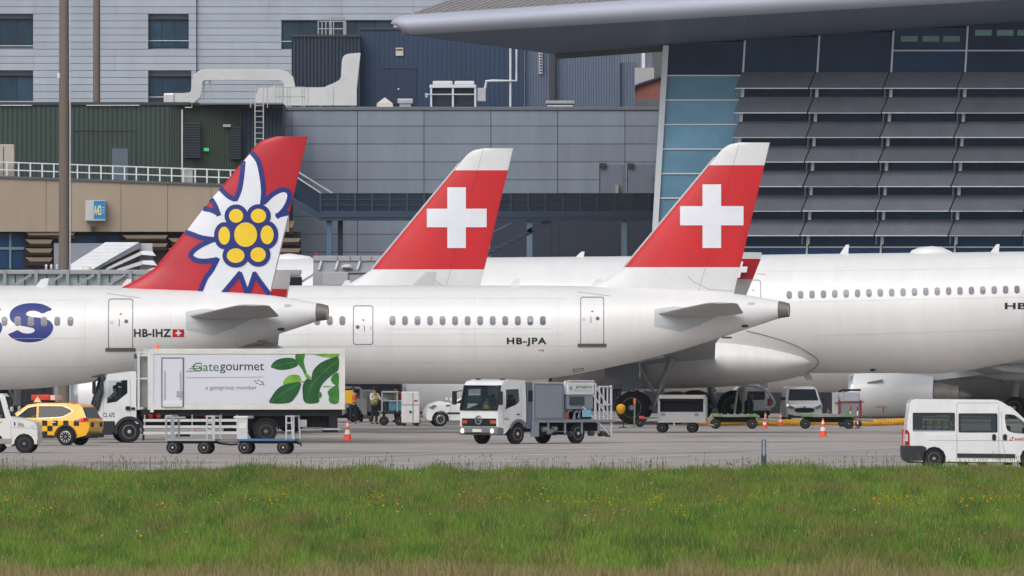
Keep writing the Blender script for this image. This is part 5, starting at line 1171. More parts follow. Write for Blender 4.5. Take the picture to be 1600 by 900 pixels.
# chassis
MB().box(f.X(214), f.X(530), -.55, .55, f.Z(668), f.Z(642)).build('chassis_frame', m_chas, T)
MB().box(f.X(222), f.X(535), -1.1, 1.1, f.Z(650), f.Z(640)).build('subframe', m_chas, T)
for y in (654.5, 664.5, 674): MB().box(f.X(225), f.X(375 if y > 655 else 382), -1.2, -1.16, f.Z(y+4.2), f.Z(y)).build('side_guard', m_vw2, T)
for x in (226, 300, 345, 370): MB().box(f.X(x), f.X(x+2), -1.16, -1.12, f.Z(678), f.Z(648)).build('guard_bracket', m_galv, T)
MB().box(f.X(352), f.X(378), -1.1, -.6, f.Z(678), f.Z(654)).build('fuel_tank', m_chas, T, bevel=.06); MB().box(f.X(361), f.X(372), -1.12, -1.1, f.Z(669.5), f.Z(666)).build('tank_label', m_blue, T)
for x in (237, 249): MB().lathe([(-1.12, .08), (-1.1, .1), (-1.0, .1)], 'y', o=(f.X(x), 0, f.Z(650)), n=12).build('marker_reflector', m_lred, T)
MB().box(f.X(320), f.X(340), -1.12, -1.08, f.Z(652), f.Z(649.5)).build('red_stripe', m_lred, T); MB().box(f.X(277), f.X(298), -1.1, -.9, f.Z(682), f.Z(678)).build('outrigger', m_chas, T); MB().box(f.X(224), f.X(227), -1.1, -1.0, f.Z(688), f.Z(679)).build('mud_rod', m_chas, T)
MB().box(f.X(515), f.X(528), -1.1, 1.1, f.Z(676), f.Z(645)).build('rear_bumper', m_chas, T); MB().box(f.X(505), f.X(533), -1.15, -1.0, f.Z(672), f.Z(669)).build('rear_step', m_galv, T)
MB().box(f.X(470), f.X(480), -1.1, -.9, f.Z(667), f.Z(656)).build('lamp_unit', m_galv, T)
both('rear_mudguard', ribbon(arch(xw2, zw_, .53, f.Z(672), 14), .07), lambda x, z: 1.14, 0, m_chas, T)
for xx in (xw1, xw2):
    wheel(T, xx, -1.0, zw_, zw_, .3, m_rimg if xx == xw1 else m_rimd); wheel(T, xx, 1.0, zw_, zw_, .3, m_rimg, side=1)
    if xx == xw2: wheel(T, xx, -.68, zw_, zw_, .28, m_rimd); wheel(T, xx, .68, zw_, zw_, .28, m_rimd, side=1)
    MB().bar((xx, -.9, zw_), (xx, .9, zw_), .14).build('axle', m_chas, T)
c_, sn_ = f.c, f.sn; L0 = Vector(f.loc())
def at_local(fr, lx, ly, z=0): L_ = fr.loc(); return (L_[0]+lx*fr.c-ly*fr.sn, L_[1]+lx*fr.sn+ly*fr.c, z)
person('driver in green shirt at the wheel of the catering truck', at_local(f, f.X(184), -.45, f.Z(650)-.02), f.yaw-R(90), M('green_shirt', (96, 120, 96), .8), None, True, arms=[((.08, -.2, -.2), (0, -.46, -.14)), ((-.08, -.2, -.2), (0, -.46, -.14))], sleeves=False)

# --- tanker service truck (fuel dispenser) at an angle
f = VF(0, 38.0, R(46), 1.12)
hw = 1.12
loc = (Xp(780, 38.0)-.82, FPX/38.0, 0)
T = thing('dispenser_truck', 'white cab fuel dispenser truck with grey tank box and steel ladders', 'truck', loc, R(46))
wf = lambda x, z: hw-.06*max(0, z-1.7)-.12*max(0, .25-x)
zw_ = .42
prof = [(1.62, 2.62), (1.62, .95)]+arch(1.15, zw_, .53, .72)+[(.35, .42), (.02, .42), (0, .72), (-.02, 1.42), (.2, 2.42), (.34, 2.58), (.7, 2.66)]
iws = len(prof)-4
wnd = [(.34, 1.42), (.42, 1.55), (.46, 2.25), (1.2, 2.27), (1.22, 1.75), (1.02, 1.62)]
shell('cab', prof, wf, m_vw, T, [wnd], (iws,), .3)
shell('interior_trim', prof, (lambda g_: (lambda x, z: g_(x, z)-.035))(wf), m_trim, T, [wnd], range(99), .3)
both('side_window', wnd, wf, -.015, m_vg, T)
a, b = prof[iws], prof[iws+1]
MB().hexa([(a[0]-.01, -1.0, a[1]), (a[0]-.01, 1.0, a[1]), (a[0]+.03, 1.0, a[1]), (a[0]+.03, -1.0, a[1])], [(b[0]-.01, -.98, b[1]-.06), (b[0]-.01, .98, b[1]-.06), (b[0]+.03, .98, b[1]-.06), (b[0]+.03, -.98, b[1]-.06)]).build('windscreen', m_vg, T)
MB().box(-.05, .02, -1.06, 1.06, 1.38, 1.46).build('windscreen_base', m_black, T)
for sy in (-1, 1): MB().bar((a[0], sy*1.04, a[1]), (b[0], sy*1.0, b[1]), .08).build('windscreen_pillar', m_black, T)
MB().box(1.58, 1.62, -1.05, 1.05, .8, 2.58).build('cab_rear_wall', m_vw, T); MB().box(.1, 1.6, -1.0, 1.0, .7, .98).build('cab_floor', m_chas, T)
MB().box(-.03, .02, -.98, .98, .74, 1.06).build('grille', m_black, T, bevel=.02)
star = MB().lathe([(-.06, .15), (-.06, .19), (-.03, .19), (-.03, .15)], 'x', o=(0, 0, 1.0), n=26, caps=False)
for k in range(3): an = R(90+120*k); star.bar((-.05, 0, 1.0), (-.05, .165*math.cos(an), 1.0+.165*math.sin(an)), .035, .02)
star.build('star_emblem', m_lip, T)
for sy in (-1, 1): MB().box(-.05, .03, sy*.82-.16, sy*.82+.16, .84, .98).build('indicator', M('indicator_brown', (178, 80, 50), .3), T, bevel=.02)
bm_ = MB().box(-.12, .35, -1.12, 1.12, .38, .72).build('front_bumper', M('bumper_grey', (112, 116, 122), .6), T, bevel=.07)
for sy in (-1, 1): MB().lathe([(-.14, .06), (-.13, .1), (-.08, .1)], 'x', o=(0, sy*.85, .55), n=14).build('headlight', m_hl, bm_)
MB().box(-.14, -.11, -.26, .26, .5, .62).build('number_plate', m_plate, bm_); MB().box(-.13, -.11, -.7, .7, .41, .48).build('air_intake', m_black, bm_)
both('wheel_arch', ribbon(arch(1.15, zw_, .55, .66, 14), .12), wf, .04, M('bumper_grey', (0, 0, 0)), T)
drape('door_seam', ribbon([(1.32, .98), (1.34, 2.4)], .02), lambda x, z: -wf(x, z), .006, m_seam, T); drape('door_seam', ribbon([(.28, .8), (.28, 1.42)], .02), lambda x, z: -wf(x, z), .006, m_seam, T)
drape('door_handle', rr(1.02, 1.22, 1.2, 1.25, .02), lambda x, z: -wf(x, z), .04, m_black, T)
text_on('1828', (.32, .56, 1.0, 1.08), lambda x, z: -wf(x, z), .01, m_ink, T)
for sy in (-1, 1):
    mm = MB().bar((.1, sy*1.06, 2.2), (-.1, sy*1.3, 2.15), .04).build('mirror_arm', m_black, T); MB().box(-.15, -.06, sy*1.32-.11, sy*1.32+.11, 1.62, 2.18).build('mirror', m_black, mm, bevel=.03)
MB().box(.08, .45, -.95, .95, 1.2, 1.42).build('dashboard', m_bump, T, bevel=.05)
for sy in (-.5, .5): MB().box(.8, 1.3, sy-.25, sy+.25, .98, 1.2).box(1.25, 1.4, sy-.25, sy+.25, 1.2, 1.85).box(1.27, 1.37, sy-.13, sy+.13, 1.87, 2.05).build('seat', m_seat, T, bevel=.05)
for sy in (-.7, .7): MB().box(.62, .7, sy-.12, sy+.12, 2.655, 2.7).build('roof_marker', m_black, T)
m_tg = M('dispenser_grey', (140, 148, 158), .5, var=.05, vs=1.5)
MB().box(1.72, 2.0, -1.1, 1.1, .62, 2.55).build('front_cabinet', M('cabinet_bluegrey', (98, 108, 124), .5), T, bevel=.02); MB().box(1.76, 1.98, -1.13, -1.09, 1.75, 2.2).build('vent', m_black, T)
MB().box(2.02, 3.85, -1.14, 1.14, .98, 2.52).build('tank_box', m_tg, T, bevel=.03); drape('panel_outline', [rr(2.1, 3.78, 1.04, 2.46, .05), rr(2.13, 3.75, 1.07, 2.43, .05)], flat(-1.14), .008, M('cabinet_bluegrey', (0, 0, 0)), T, None)
MB().box(2.0, 6.9, -1.16, 1.16, .88, .98).build('platform', m_tg, T); MB().box(2.0, 2.35, -1.15, -1.0, .3, .88).build('step_plate', m_tg, T)
MB().box(4.1, 5.6, -1.12, .8, 1.42, 2.02).build('control_cabinet', m_tg, T, bevel=.02); MB().box(4.18, 5.05, -1.15, -1.1, 1.58, 1.94).build('meter_window', M('meter_dark', (64, 72, 84), .2, rnd=.2), T)
sb_ = MB().box(4.05, 5.62, -1.16, .8, 2.02, 2.52).build('sign_board', m_vw, T, bevel=.02)
text_on('JETASEYN', (4.5, 5.5, 2.24, 2.38), flat(-1.16), .008, M('logo_ink', (0, 0, 0)), sb_, bold=.01, shear=.15); text_on('K', (4.18, 4.36, 2.2, 2.38), flat(-1.16), .008, M('logo_ink', (0, 0, 0)), sb_, bold=-.01)
MB().box(4.45, 5.5, -1.165, -1.15, 2.17, 2.185).build('sign_rule', M('rule_grey', (0, 0, 0)), sb_)
MB().box(4.95, 5.45, -1.16, -1.12, 1.1, 1.4).build('clipboard', M('pale_blue_board', (140, 196, 226), .5), T); MB().lathe([(-1.14, .14), (-.95, .14)], 'y', o=(4.0, 0, 1.15), n=14).build('hose_coupling', M('copper_red', (150, 84, 70), .5), T)
hz_ = MB()
for i, (x, z) in enumerate(((4.3, 1.2), (4.7, 1.15), (5.0, 1.2))): MB().tube([(x, -.9, z-.15), (x, -.9, z+.15), (x+.2, -.9, z+.2)], .07).build('pipe', m_galv, T, smooth=50)
for xx in (5.75, 6.7):
    for yy in (-1.1, 1.1): MB().bar((xx, yy, .2 if xx > 6 else .98), (xx, yy, 2.4 if xx > 6 else 2.5), .07).build('ladder_post', m_whitemet, T)
for xx in (6.0, 6.25, 6.48): MB().bar((xx, -1.1, .98), (xx, -1.1, 2.38), .05).build('ladder_post', m_whitemet, T)
for (p, q) in (((5.6, 2.52), (6.45, 1.55)), ((5.6, 2.0), (6.5, 1.1)), ((4.2, 2.6), (5.65, 2.58)), ((5.0, 1.5), (6.6, .35)), ((6.0, 2.35), (6.72, 2.35)), ((6.0, 1.6), (6.72, 1.6)), ((3.9, 2.56), (4.4, 2.6))):
    MB().bar((p[0], -1.12, p[1]), (q[0], -1.12, q[1]), .06).build('stair_rail', m_whitemet, T)
MB().tube([(5.6, -.9, 2.5), (5.95, -.9, 2.45), (6.2, -.9, 2.2), (6.3, -.9, 1.9)], .04).build('hoop_rail', m_galv, T)
MB().tube([(5.75, -.2, 1.0), (5.75, -.2, 2.1)], .5, 20).build('hose_reel', M('hose_black', (26, 28, 32), .8), T, smooth=50)
MB().box(1.7, 6.7, -.45, .45, .5, .88).build('chassis_frame', m_chas, T)
for x in (2.9, 3.9, 4.9, 5.9): MB().box(x, x+.06, -1.15, -1.08, .42, .88).build('side_bracket', m_tg, T)
for x, z in ((2.8, .6), (3.1, .5), (3.4, .6), (5.6, .42), (6.2, .4), (6.6, .38), (4.4, .4)): MB().lathe([(-.12, .03), (-.1, .12), (.1, .12), (.14, .04)], 'x', o=(x, -1.0, z), n=10).build('hydrant_coupling', M('coupling_%d' % (int(x*10) % 3), [(96, 74, 70), (128, 130, 134), (62, 64, 70)][int(x*10) % 3], .5), T, smooth=50)
MB().box(2.6, 3.7, -.95, -.6, .35, .75).build('pump_unit', m_chas, T, bevel=.05)
for x in (1.15, 4.75):
    for sy in (-1, 1): wheel(T, x, sy*.95, zw_, zw_, .28, m_rimg if x < 2 else m_rimg, side=sy)
    MB().bar((x, -.9, zw_), (x, .9, zw_), .12).build('axle', m_chas, T)
ang = R(46)
def atl(L_, an, lx, ly, z): return (L_[0]+lx*math.cos(an)-ly*math.sin(an), L_[1]+lx*math.sin(an)+ly*math.cos(an), z)
person('driver in yellow hi-vis at the wheel of the dispenser truck', atl(loc, ang, .98, -.5, .73), ang-R(90), M('dark_shirt', (0, 0, 0)), m_hvy, True, arms=[((.08, -.2, -.22), (0, -.4, -.2)), ((-.08, -.2, -.22), (0, -.4, -.2))], group=None)
person('passenger in yellow hi-vis beside the dispenser truck driver', atl(loc, ang, .98, .5, .73), ang-R(90), M('dark_shirt', (0, 0, 0)), m_hvy, True)

# --- yellow follow-me estate
yaw = R(-19); hw = .9; loc = (Xp(104, 38.3)-3.146, FPX/38.3+1.0, 0)
T = thing('follow_me_car', 'yellow airfield car with black chequer band and roof sign box', 'car', loc, yaw)
def wf(x, z):
    w_ = hw
    if z > 1.0: w_ -= .3*(z-1.0)
    if z < .5: w_ -= .15*(.5-z)
    return w_-.35*max(0, .5-x)**2-.45*max(0, x-4.2)**2
rw = .36
prof = [(4.5, .42), (4.62, .7), (4.64, 1.0), (4.5, 1.12), (4.3, 1.55), (4.15, 1.66), (3.4, 1.73), (2.4, 1.73), (1.9, 1.66), (1.15, 1.14), (.6, 1.06), (.15, .9), (.02, .68), (.05, .36), (.25, .3)]
prof = prof[:15]+arch(.92, rw, .43, .3)[::-1]+arch(3.62, rw, .43, .3)[::-1]
iws = 8; irw = 3
wn1 = [(1.42, 1.12), (1.95, 1.53), (2.3, 1.6), (2.34, 1.13)]; wn2 = [(2.42, 1.13), (2.4, 1.605), (3.4, 1.6), (3.75, 1.47), (3.85, 1.38), (3.5, 1.19), (3.2, 1.15)]
m_cy = M('car_yellow', (244, 180, 30), .3, var=.03, coat=.5)
shell('body', prof, wf, m_cy, T, [wn1, wn2], (iws, irw), .2, 40)
shell('interior_trim', prof, (lambda g_: (lambda x, z: g_(x, z)-.035))(wf), m_trimd, T, [wn1, wn2], range(99), .3)
for w_, g_ in ((wn1, m_vg), (wn2, m_vgd)):
    both('side_window', w_, wf, -.01, g_, T, .3)
both('window_trim', ribbon([(1.36, 1.1), (1.93, 1.56), (2.4, 1.64), (3.4, 1.635), (3.78, 1.5), (3.9, 1.385), (3.5, 1.165), (2.4, 1.1)], .02), wf, .008, M('chrome_trim', (200, 204, 206), .25, metal=.6), T, .3)
def acrossp(nm, i, mat, par, ins=.06, off=0.):
    p, q = prof[i], prof[(i+1) % len(prof)]
    return MB().hexa([(p[0]+off, -wf(*p)+ins, p[1]), (p[0]+off, wf(*p)-ins, p[1]), (p[0]+off+.02, wf(*p)-ins, p[1]+.01), (p[0]+off+.02, -wf(*p)+ins, p[1]+.01)], [(q[0]+off, -wf(*q)+ins, q[1]), (q[0]+off, wf(*q)-ins, q[1]), (q[0]+off+.02, wf(*q)-ins, q[1]+.01), (q[0]+off+.02, -wf(*q)+ins, q[1]+.01)]).build(nm, mat, par)
acrossp('windscreen', iws, m_vg, T); acrossp('rear_window', irw, m_vgd, T)
for sy in (-1, 1):
    tl = MB().hexa([(4.05, sy*.86-.01, .98), (4.62, sy*.78-.12, 1.0), (4.6, sy*.78+.12, 1.0), (4.05, sy*.86+.01, .98)], [(4.0, sy*.86-.01, 1.02), (4.56, sy*.76-.14, 1.16), (4.5, sy*.76+.12, 1.16), (4.0, sy*.86+.01, 1.04)]).build('tail_lamp', m_lred, T, bevel=.01)
    MB().lathe([(-.05, .01), (-.04, .055), (.02, .055)], 'y', o=(4.32, sy*.87+(-.01 if sy < 0 else .01), 1.06), n=12).build('brake_light', m_brk, tl)
both('tail_lamp_side', [(3.98, 1.02), (4.1, .96), (4.5, .97), (4.52, 1.14), (4.3, 1.12)], wf, .012, m_lred, T, .2)
MB().box(4.3, 4.68, -.8, .8, .32, .5).build('rear_bumper', m_bump, T, bevel=.05); MB().box(4.62, 4.66, -.26, .26, .72, .84).build('number_plate', M('plate_yellow', (222, 200, 110), .5), T)
for y in (-.5, .5): MB().box(4.63, 4.67, y-.1, y+.1, .76, .94).build('black_square', m_ink, T); 
both('sill', [(.5, .28), (4.5, .28), (4.5, .4), (1.4, .42), (.5, .4)] if False else [(1.42, .3), (3.12, .3), (3.12, .42), (1.42, .42)], wf, .012, m_bump, T, .3)
both('wheel_arch', ribbon(arch(3.62, rw, .46, .32, 14), .07), wf, .012, m_bump, T, .3); both('wheel_arch', ribbon(arch(.92, rw, .46, .32, 14), .07), wf, .012, m_bump, T, .3)
sq = .23; k = 0
for r_ in range(3):
    for c in range(18):
        xa, za = .3+c*sq, 1.02-r_*sq*.95
        if (r_+c) % 2 or xa+sq > 4.4: continue
        if r_ and 3.05 < xa+sq/2 < 4.2: continue
        if r_ and .4 < xa+sq/2 < 1.45: continue
        if za < .42: za_ = .42
        drape('chequer_square', [(xa, max(.42, za-sq*.95)), (xa+sq, max(.42, za-sq*.95)), (xa+sq, za), (xa, za)], lambda x, z: -wf(x, z), .008, m_ink, T, None)
text_on('1', (1.88, 1.95, .63, .79), lambda x, z: -wf(x, z), .016, m_plate, T, bold=.02)
rbx = thing  # roof sign box is fixed to the car
rs = MB().box(1.95, 2.75, -.45, .45, 1.84, 2.06).build('roof_sign', M('sign_red', (206, 52, 36), .4), T, bevel=.03); MB().box(2.05, 2.7, -.35, .35, 1.74, 1.85).build('sign_foot', m_bump, rs)
MB().box(2.76, 2.98, -.4, .4, 1.84, 2.04).build('sign_board', M('sign_hatch', (226, 190, 184), .5), rs, bevel=.02)
MB().prism([[(2.08, 1.76), (2.42, 1.76), (2.25, 2.0)]], -.5, -.46).build('warning_triangle', M('triangle_cream', (232, 214, 160), .5), rs)
MB().box(2.0, 3.0, -.42, .42, 1.735, 1.76).build('roof_bar', m_bump, T); MB().lathe([(1.66, .07), (1.76, .07), (1.78, .03)], 'z', o=(3.75, -.3, 0), n=12).build('roof_beacon', m_lor, T)
for sy in (-.4, .4):
    MB().box(2.0, 2.5, sy-.25, sy+.25, .55, .75).box(2.45, 2.6, sy-.25, sy+.25, .75, 1.25).box(2.47, 2.56, sy-.12, sy+.12, 1.27, 1.45).build('seat', m_seat, T, bevel=.05)
MB().box(.7, 4.4, -.78, .78, .3, .45).build('floor_pan', m_chas, T); MB().box(1.2, 1.6, -.75, .75, .9, 1.06).build('dashboard', m_bump, T, bevel=.04)
for sy in (-1, 1):
    MB().hexa([(1.42, sy*.9-.05, 1.05), (1.5, sy*.9-.05, 1.05), (1.5, sy*.9+.05, 1.05), (1.42, sy*.9+.05, 1.05)], [(1.36, sy*1.02-.09, 1.24), (1.52, sy*1.02-.09, 1.24), (1.52, sy*1.02+.09, 1.24), (1.36, sy*1.02+.09, 1.24)]).build('mirror', m_cy, T, bevel=.02)
    for x in (2.1, 3.0): drape('door_handle', rr(x, x+.2, .93, .97, .015), lambda x, z: -wf(x, z), .03, m_whitemet, T, None, flip=(sy > 0))
    MB().hexa([(.02, sy*.6-.18, .74), (.1, sy*.6-.2, .74), (.35, sy*.6+.2, .74), (.3, sy*.6+.18, .74)], [(.1, sy*.6-.18, .88), (.18, sy*.6-.2, .9), (.5, sy*.6+.2, .92), (.45, sy*.6+.18, .92)]).build('headlight', m_lwh, T)
    for x in (.92, 3.62): wheel(T, x, sy*.79, rw, rw, .23, M('alloy_silver', (206, 208, 210), .3, metal=.4), 'alloy', side=sy)
for x in (.92, 3.62): MB().bar((x, -.75, rw), (x, .75, rw), .1).build('axle', m_chas, T)
person('driver in yellow hi-vis inside the yellow airfield car', atl(loc, yaw, 2.25, -.38, .25), yaw-R(90), M('dark_shirt', (0, 0, 0)), m_hvy, True, arms=[((.06, -.2, -.2), (0, -.44, -.14)), ((-.06, -.2, -.2), (0, -.44, -.14))])

# --- baggage tractor at the left edge
yaw = R(-6); s_ = 40.3; loc = (Xp(-37, s_), FPX/s_+.7, 0)
T = thing('baggage_tractor', 'small white baggage tractor with rounded bonnet and open cab window', 'tractor', loc, yaw)
wf = lambda x, z: .74-.06*max(0, z-1.0)-.25*max(0, x-2.1)**2
rw = .36
prof = [(.0, .42)]+arch(.75, rw, .42, .34)[::-1]+[(1.2, .34), (1.25, .26), (1.42, .26), (1.48, .34)]+arch(1.95, rw, .4, .34)[::-1]+[(2.42, .34), (2.47, .55), (2.45, 1.0), (2.36, 1.18), (2.0, 1.3), (1.42, 1.42), (1.2, 2.18), (1.08, 2.3), (.3, 2.3), (.1, 2.2), (.02, 1.2)]
ia = next(i for i, p in enumerate(prof) if p == (1.42, 1.42))
wnd = [(.2, 1.3), (.25, 2.12), (1.0, 2.12), (1.22, 1.34)]
shell('body', prof, wf, M('tractor_white', (216, 217, 214), .4, var=.05, vs=2), T, [wnd], (ia,), .25, 40)
shell('interior_trim', prof, (lambda g_: (lambda x, z: g_(x, z)-.035))(wf), m_trim, T, [wnd], range(99), .3)
both('side_window', wnd, wf, -.012, m_vg, T); 
MB().hexa([(1.42, -.66, 1.42), (1.42, .66, 1.42), (1.44, .66, 1.43), (1.44, -.66, 1.43)], [(1.2, -.64, 2.18), (1.2, .64, 2.18), (1.22, .64, 2.19), (1.22, -.64, 2.19)]).build('windscreen', m_vg, T)
drape('bonnet_seam', ribbon([(1.46, 1.0), (2.44, .95)], .02), lambda x, z: -wf(x, z), .006, m_seam, T); drape('door_seam', ribbon([(1.45, .4), (1.42, 1.25)], .02), lambda x, z: -wf(x, z), .006, m_seam, T); drape('door_seam', ribbon([(.5, .8), (.52, 1.28)], .02), lambda x, z: -wf(x, z), .006, m_seam, T)
drape('vent', [(1.7, 1.04), (1.98, 1.02), (1.9, 1.16), (1.7, 1.18)], lambda x, z: -wf(x, z), .012, M('vent_grey', (150, 150, 148), .5), T); drape('fleet_badge', [(1.55, 1.06), (1.61, 1.06), (1.61, 1.2), (1.55, 1.2)], lambda x, z: -wf(x, z), .012, m_blue, T)
text_on('RAMP', (.75, 1.1, 1.16, 1.23), lambda x, z: -wf(x, z), .012, m_redm, T)
drape('front_badge', circ(2.25, 1.06, .1, .04, 14), lambda x, z: -wf(x, z), .012, M('pale_print', (0, 0, 0)), T)
MB().box(1.0, 1.44, -.78, -.72, .36, .56).build('step', M('step_grey', (150, 150, 146), .6), T)
for sy in (-1, 1):
    MB().bar((1.3, sy*.7, 1.75), (1.5, sy*.98, 1.72), .03).build('mirror_arm', m_black, T); MB().box(1.45, 1.57, sy*1.05-.12, sy*1.05+.12, 1.62, 1.8).build('mirror', M('mirror_grey', (170, 174, 180), .4), T, bevel=.03)
    for x in (.75, 1.95): wheel(T, x, sy*.62, rw, rw, .24, m_rimd, side=sy)
    MB().lathe([(2.42, .1), (2.48, .09), (2.49, .03)], 'x', o=(0, sy*.5, .8), n=14).build('headlight', m_lwh, T)
for x in (.75, 1.95): MB().bar((x, -.6, rw), (x, .6, rw), .12).build('axle', m_chas, T)
MB().box(.3, 1.5, -.6, .6, .3, .6).build('floor_pan', m_chas, T); MB().box(.5, .95, -.3, .3, .6, .95).box(.45, .6, -.3, .3, .95, 1.5).build('seat', m_seat, T, bevel=.04)
# ------------------------------------------------------------------ passenger van on the right
f = VF(1412, 44.2, R(2), 1.02); rw = .345
T = thing('passenger_van', 'white high roof passenger van with black window band and swiss lettering', 'van', f.loc(), f.yaw)
wf = lambda x, z: 1.02-.07*max(0, z-1.2)-.12*max(0, .25-x)-.25*max(0, x-4.6)**2
x1, x2 = f.X(1458.5), f.X(1611)
prof = f.poly([(1413.5, 716), (1414.5, 690), (1417, 660), (1420.5, 631), (1423, 625.5), (1428, 623.5), (1556, 624.5), (1564, 627.5), (1576, 635), (1608, 664), (1632, 684), (1644, 692), (1649, 706), (1647, 722)])
prof += [p for p in arch(x2, rw, .42, f.Z(722))]+[p for p in arch(x1, rw, .42, f.Z(721))]+f.poly([(1420, 720)])
iws = 8
w1 = f.poly(rr(1425, 1491, 644.5, 673.5, 2)); w2 = f.poly(rr(1496.5, 1557.5, 645.5, 675.5, 2)); w3 = f.poly(spline([(1569, 649), (1572, 647), (1585, 648.5), (1597, 657), (1606, 668), (1607, 676), (1600, 677.5), (1582, 676), (1573, 672), (1570, 662)], 2, True))
h1 = f.poly(rr(1440, 1488, 648, 670.5, 2)); h2 = f.poly(rr(1500, 1553, 649.5, 673.5, 2))
shell('body', prof, wf, m_vw, T, [h1, h2, w3], (iws,), .3, 38)
shell('interior_trim', prof, (lambda g_: (lambda x, z: g_(x, z)-.035))(wf), m_trim, T, [h1, h2, w3], range(99), .3)
fs = lambda x, z: -wf(x, z)
for w_, h_ in ((w1, h1), (w2, h2)):
    a, b = both('window_surround', [w_, h_[::-1]], wf, .01, M('window_black', (26, 30, 38), .15), T, .3)
    both('side_window', h_, wf, -.01, glass('van_glass', (44, 66, 72), .55), T, .3)
both('side_window', w3, wf, -.01, m_vg, T, .3)
a, b = prof[8], prof[9]
MB().hexa([(a[0], -.9, a[1]), (a[0], .9, a[1]), (a[0]-.02, .9, a[1]-.02), (a[0]-.02, -.9, a[1]-.02)], [(b[0], -.94, b[1]), (b[0], .94, b[1]), (b[0]-.02, .94, b[1]-.02), (b[0]-.02, -.94, b[1]-.02)]).build('windscreen', m_vg, T)
for sy in (-1, 1): MB().bar((a[0], sy*.93, a[1]), (b[0], sy*.96, b[1]), .07).build('windscreen_pillar', m_vw, T)
for pts, w_ in (([(1494, 630), (1494, 720)], .8), ([(1559.5, 632), (1559.5, 720)], .8), ([(1494, 629.5), (1559, 629.5)], .7), ([(1563.5, 643), (1565, 690), (1569, 708)], .7), ([(1450, 688), (1600, 688)], .6)):
    drape('door_seam', f.poly(ribbon(pts, w_)), fs, .005, M('seam_grey', (150, 152, 158), .5), T, .3)
drape('slide_rail', f.poly(ribbon([(1426, 672), (1491, 673)], 1.2)), fs, .014, M('rail_grey', (150, 154, 160), .4), T, .3)
for x in (1552, 1569): drape('door_handle', f.poly(rr(x-3, x+3, 678, 688, 2.5)), fs, .03, m_black, T, .3)
both('side_moulding', f.poly([(1494.5, 708), (1585, 709), (1585, 715.5), (1494.5, 714.5)]), wf, .03, m_bump, T, .3)
bp = MB().prism([f.poly([(1410.5, 698), (1413, 696), (1440, 696), (1447, 699), (1445.5, 703), (1442, 710), (1441, 719), (1413, 720), (1411, 716)])], -1.05, 1.05).build('rear_bumper', m_bump, T, bevel=.03)
MB().box(f.X(1409), f.X(1440), -.06, .06, f.Z(721), f.Z(719)).build('tow_bar', m_galv, bp); MB().box(f.X(1408.5), f.X(1410), -.05, .05, f.Z(723), f.Z(715)).build('tow_ball', m_galv, bp)
for sy in (-1, 1):
    tl = MB().prism([f.poly([(1413.4, 671), (1416.5, 671), (1420, 676), (1420.3, 695.5), (1413, 695.5)])], sy*.96-.07, sy*.96+.07).build('tail_lamp', m_lred, T, bevel=.01)
    MB().box(f.X(1413), f.X(1417.5), sy*.98-.07, sy*.98+.065, f.Z(689), f.Z(678)).build('reverse_lamp', m_lwh, tl)
text_on('swiss', (f.X(1584), f.X(1606), f.Z(687.4), f.Z(683)), fs, .01, M('swiss_red', (190, 30, 40), .5), T, bold=.012)
lg = drape('tail_logo', f.poly([(1575, 688), (1579.5, 682.5), (1582.5, 682.5), (1581, 688)]), fs, .01, M('swiss_red', (0, 0, 0)), T, None); drape('logo_cross', f.poly([(1578.8, 684), (1580, 684), (1580, 685), (1581, 685), (1581, 686.2), (1580, 686.2), (1580, 687.2), (1578.8, 687.2), (1578.8, 686.2), (1577.8, 686.2), (1577.8, 685), (1578.8, 685)]), fs, .014, m_emw, lg, None)
both('wheel_liner', ribbon(arch(x1, rw, .40, f.Z(722), 14), .07), wf, -.02, m_black, T, .3)
for sy in (-1, 1):
    for x in (x1, x2): wheel(T, x, sy*.88, rw, rw, .23, M('van_rim', (150, 152, 156), .4), side=sy)
for x in (x1, x2): MB().bar((x, -.85, rw), (x, .85, rw), .1).build('axle', m_chas, T); MB().lathe([(-.85, .4), (-.55, .41), (.55, .41), (.85, .4)], 'y', o=(x, 0, rw), n=20).build('wheel_well', m_black, T)
MB().box(f.X(1420), f.X(1640), -.9, .9, f.Z(723), f.Z(716)).build('floor_pan', m_chas, T)
for x in (1500, 1530, 1570): MB().box(f.X(x), f.X(x+12), -.7, .7, f.Z(727), f.Z(722)).build('underbody_unit', m_chas, T, bevel=.03)
m_vang = glass('van_glass', (44, 66, 72), .55)
m_st = M('beige_seat', (186, 180, 150), .8, var=.08, vs=4)
for i, x in enumerate((1447, 1460, 1473, 1484)):
    for y in (-.45, .4): MB().box(f.X(x), f.X(x+3), y-.25, y+.25, f.Z(705), f.Z(667)).box(f.X(x-.2), f.X(x+6.5), y-.15, y+.15, f.Z(666), f.Z(657)).build('seat', m_st, T, bevel=.04)
MB().box(f.X(1575), f.X(1579), -.6, .6, f.Z(705), f.Z(665)).build('front_seat', m_seat, T, bevel=.04); MB().box(f.X(1612), f.X(1630), -.85, .85, f.Z(690), f.Z(678)).build('dashboard', m_bump, T)
for sy in (-1, 1): MB().box(f.X(1602), f.X(1608), sy*1.12-.1, sy*1.12+.12, f.Z(684), f.Z(668)).build('mirror', m_bump, T, bevel=.04); MB().hexa([f.pt(1636, 697, sy*.75-.15), f.pt(1647, 699, sy*.7-.15), f.pt(1647, 699, sy*.7+.15), f.pt(1636, 697, sy*.75+.2)], [f.pt(1632, 686, sy*.75-.15), f.pt(1643, 693, sy*.7-.15), f.pt(1643, 693, sy*.7+.15), f.pt(1632, 686, sy*.75+.2)]).build('headlight', m_lwh, T)
MB().box(f.X(1640), f.X(1650), -.98, .98, f.Z(722), f.Z(706)).build('front_bumper', m_bump, T, bevel=.05)

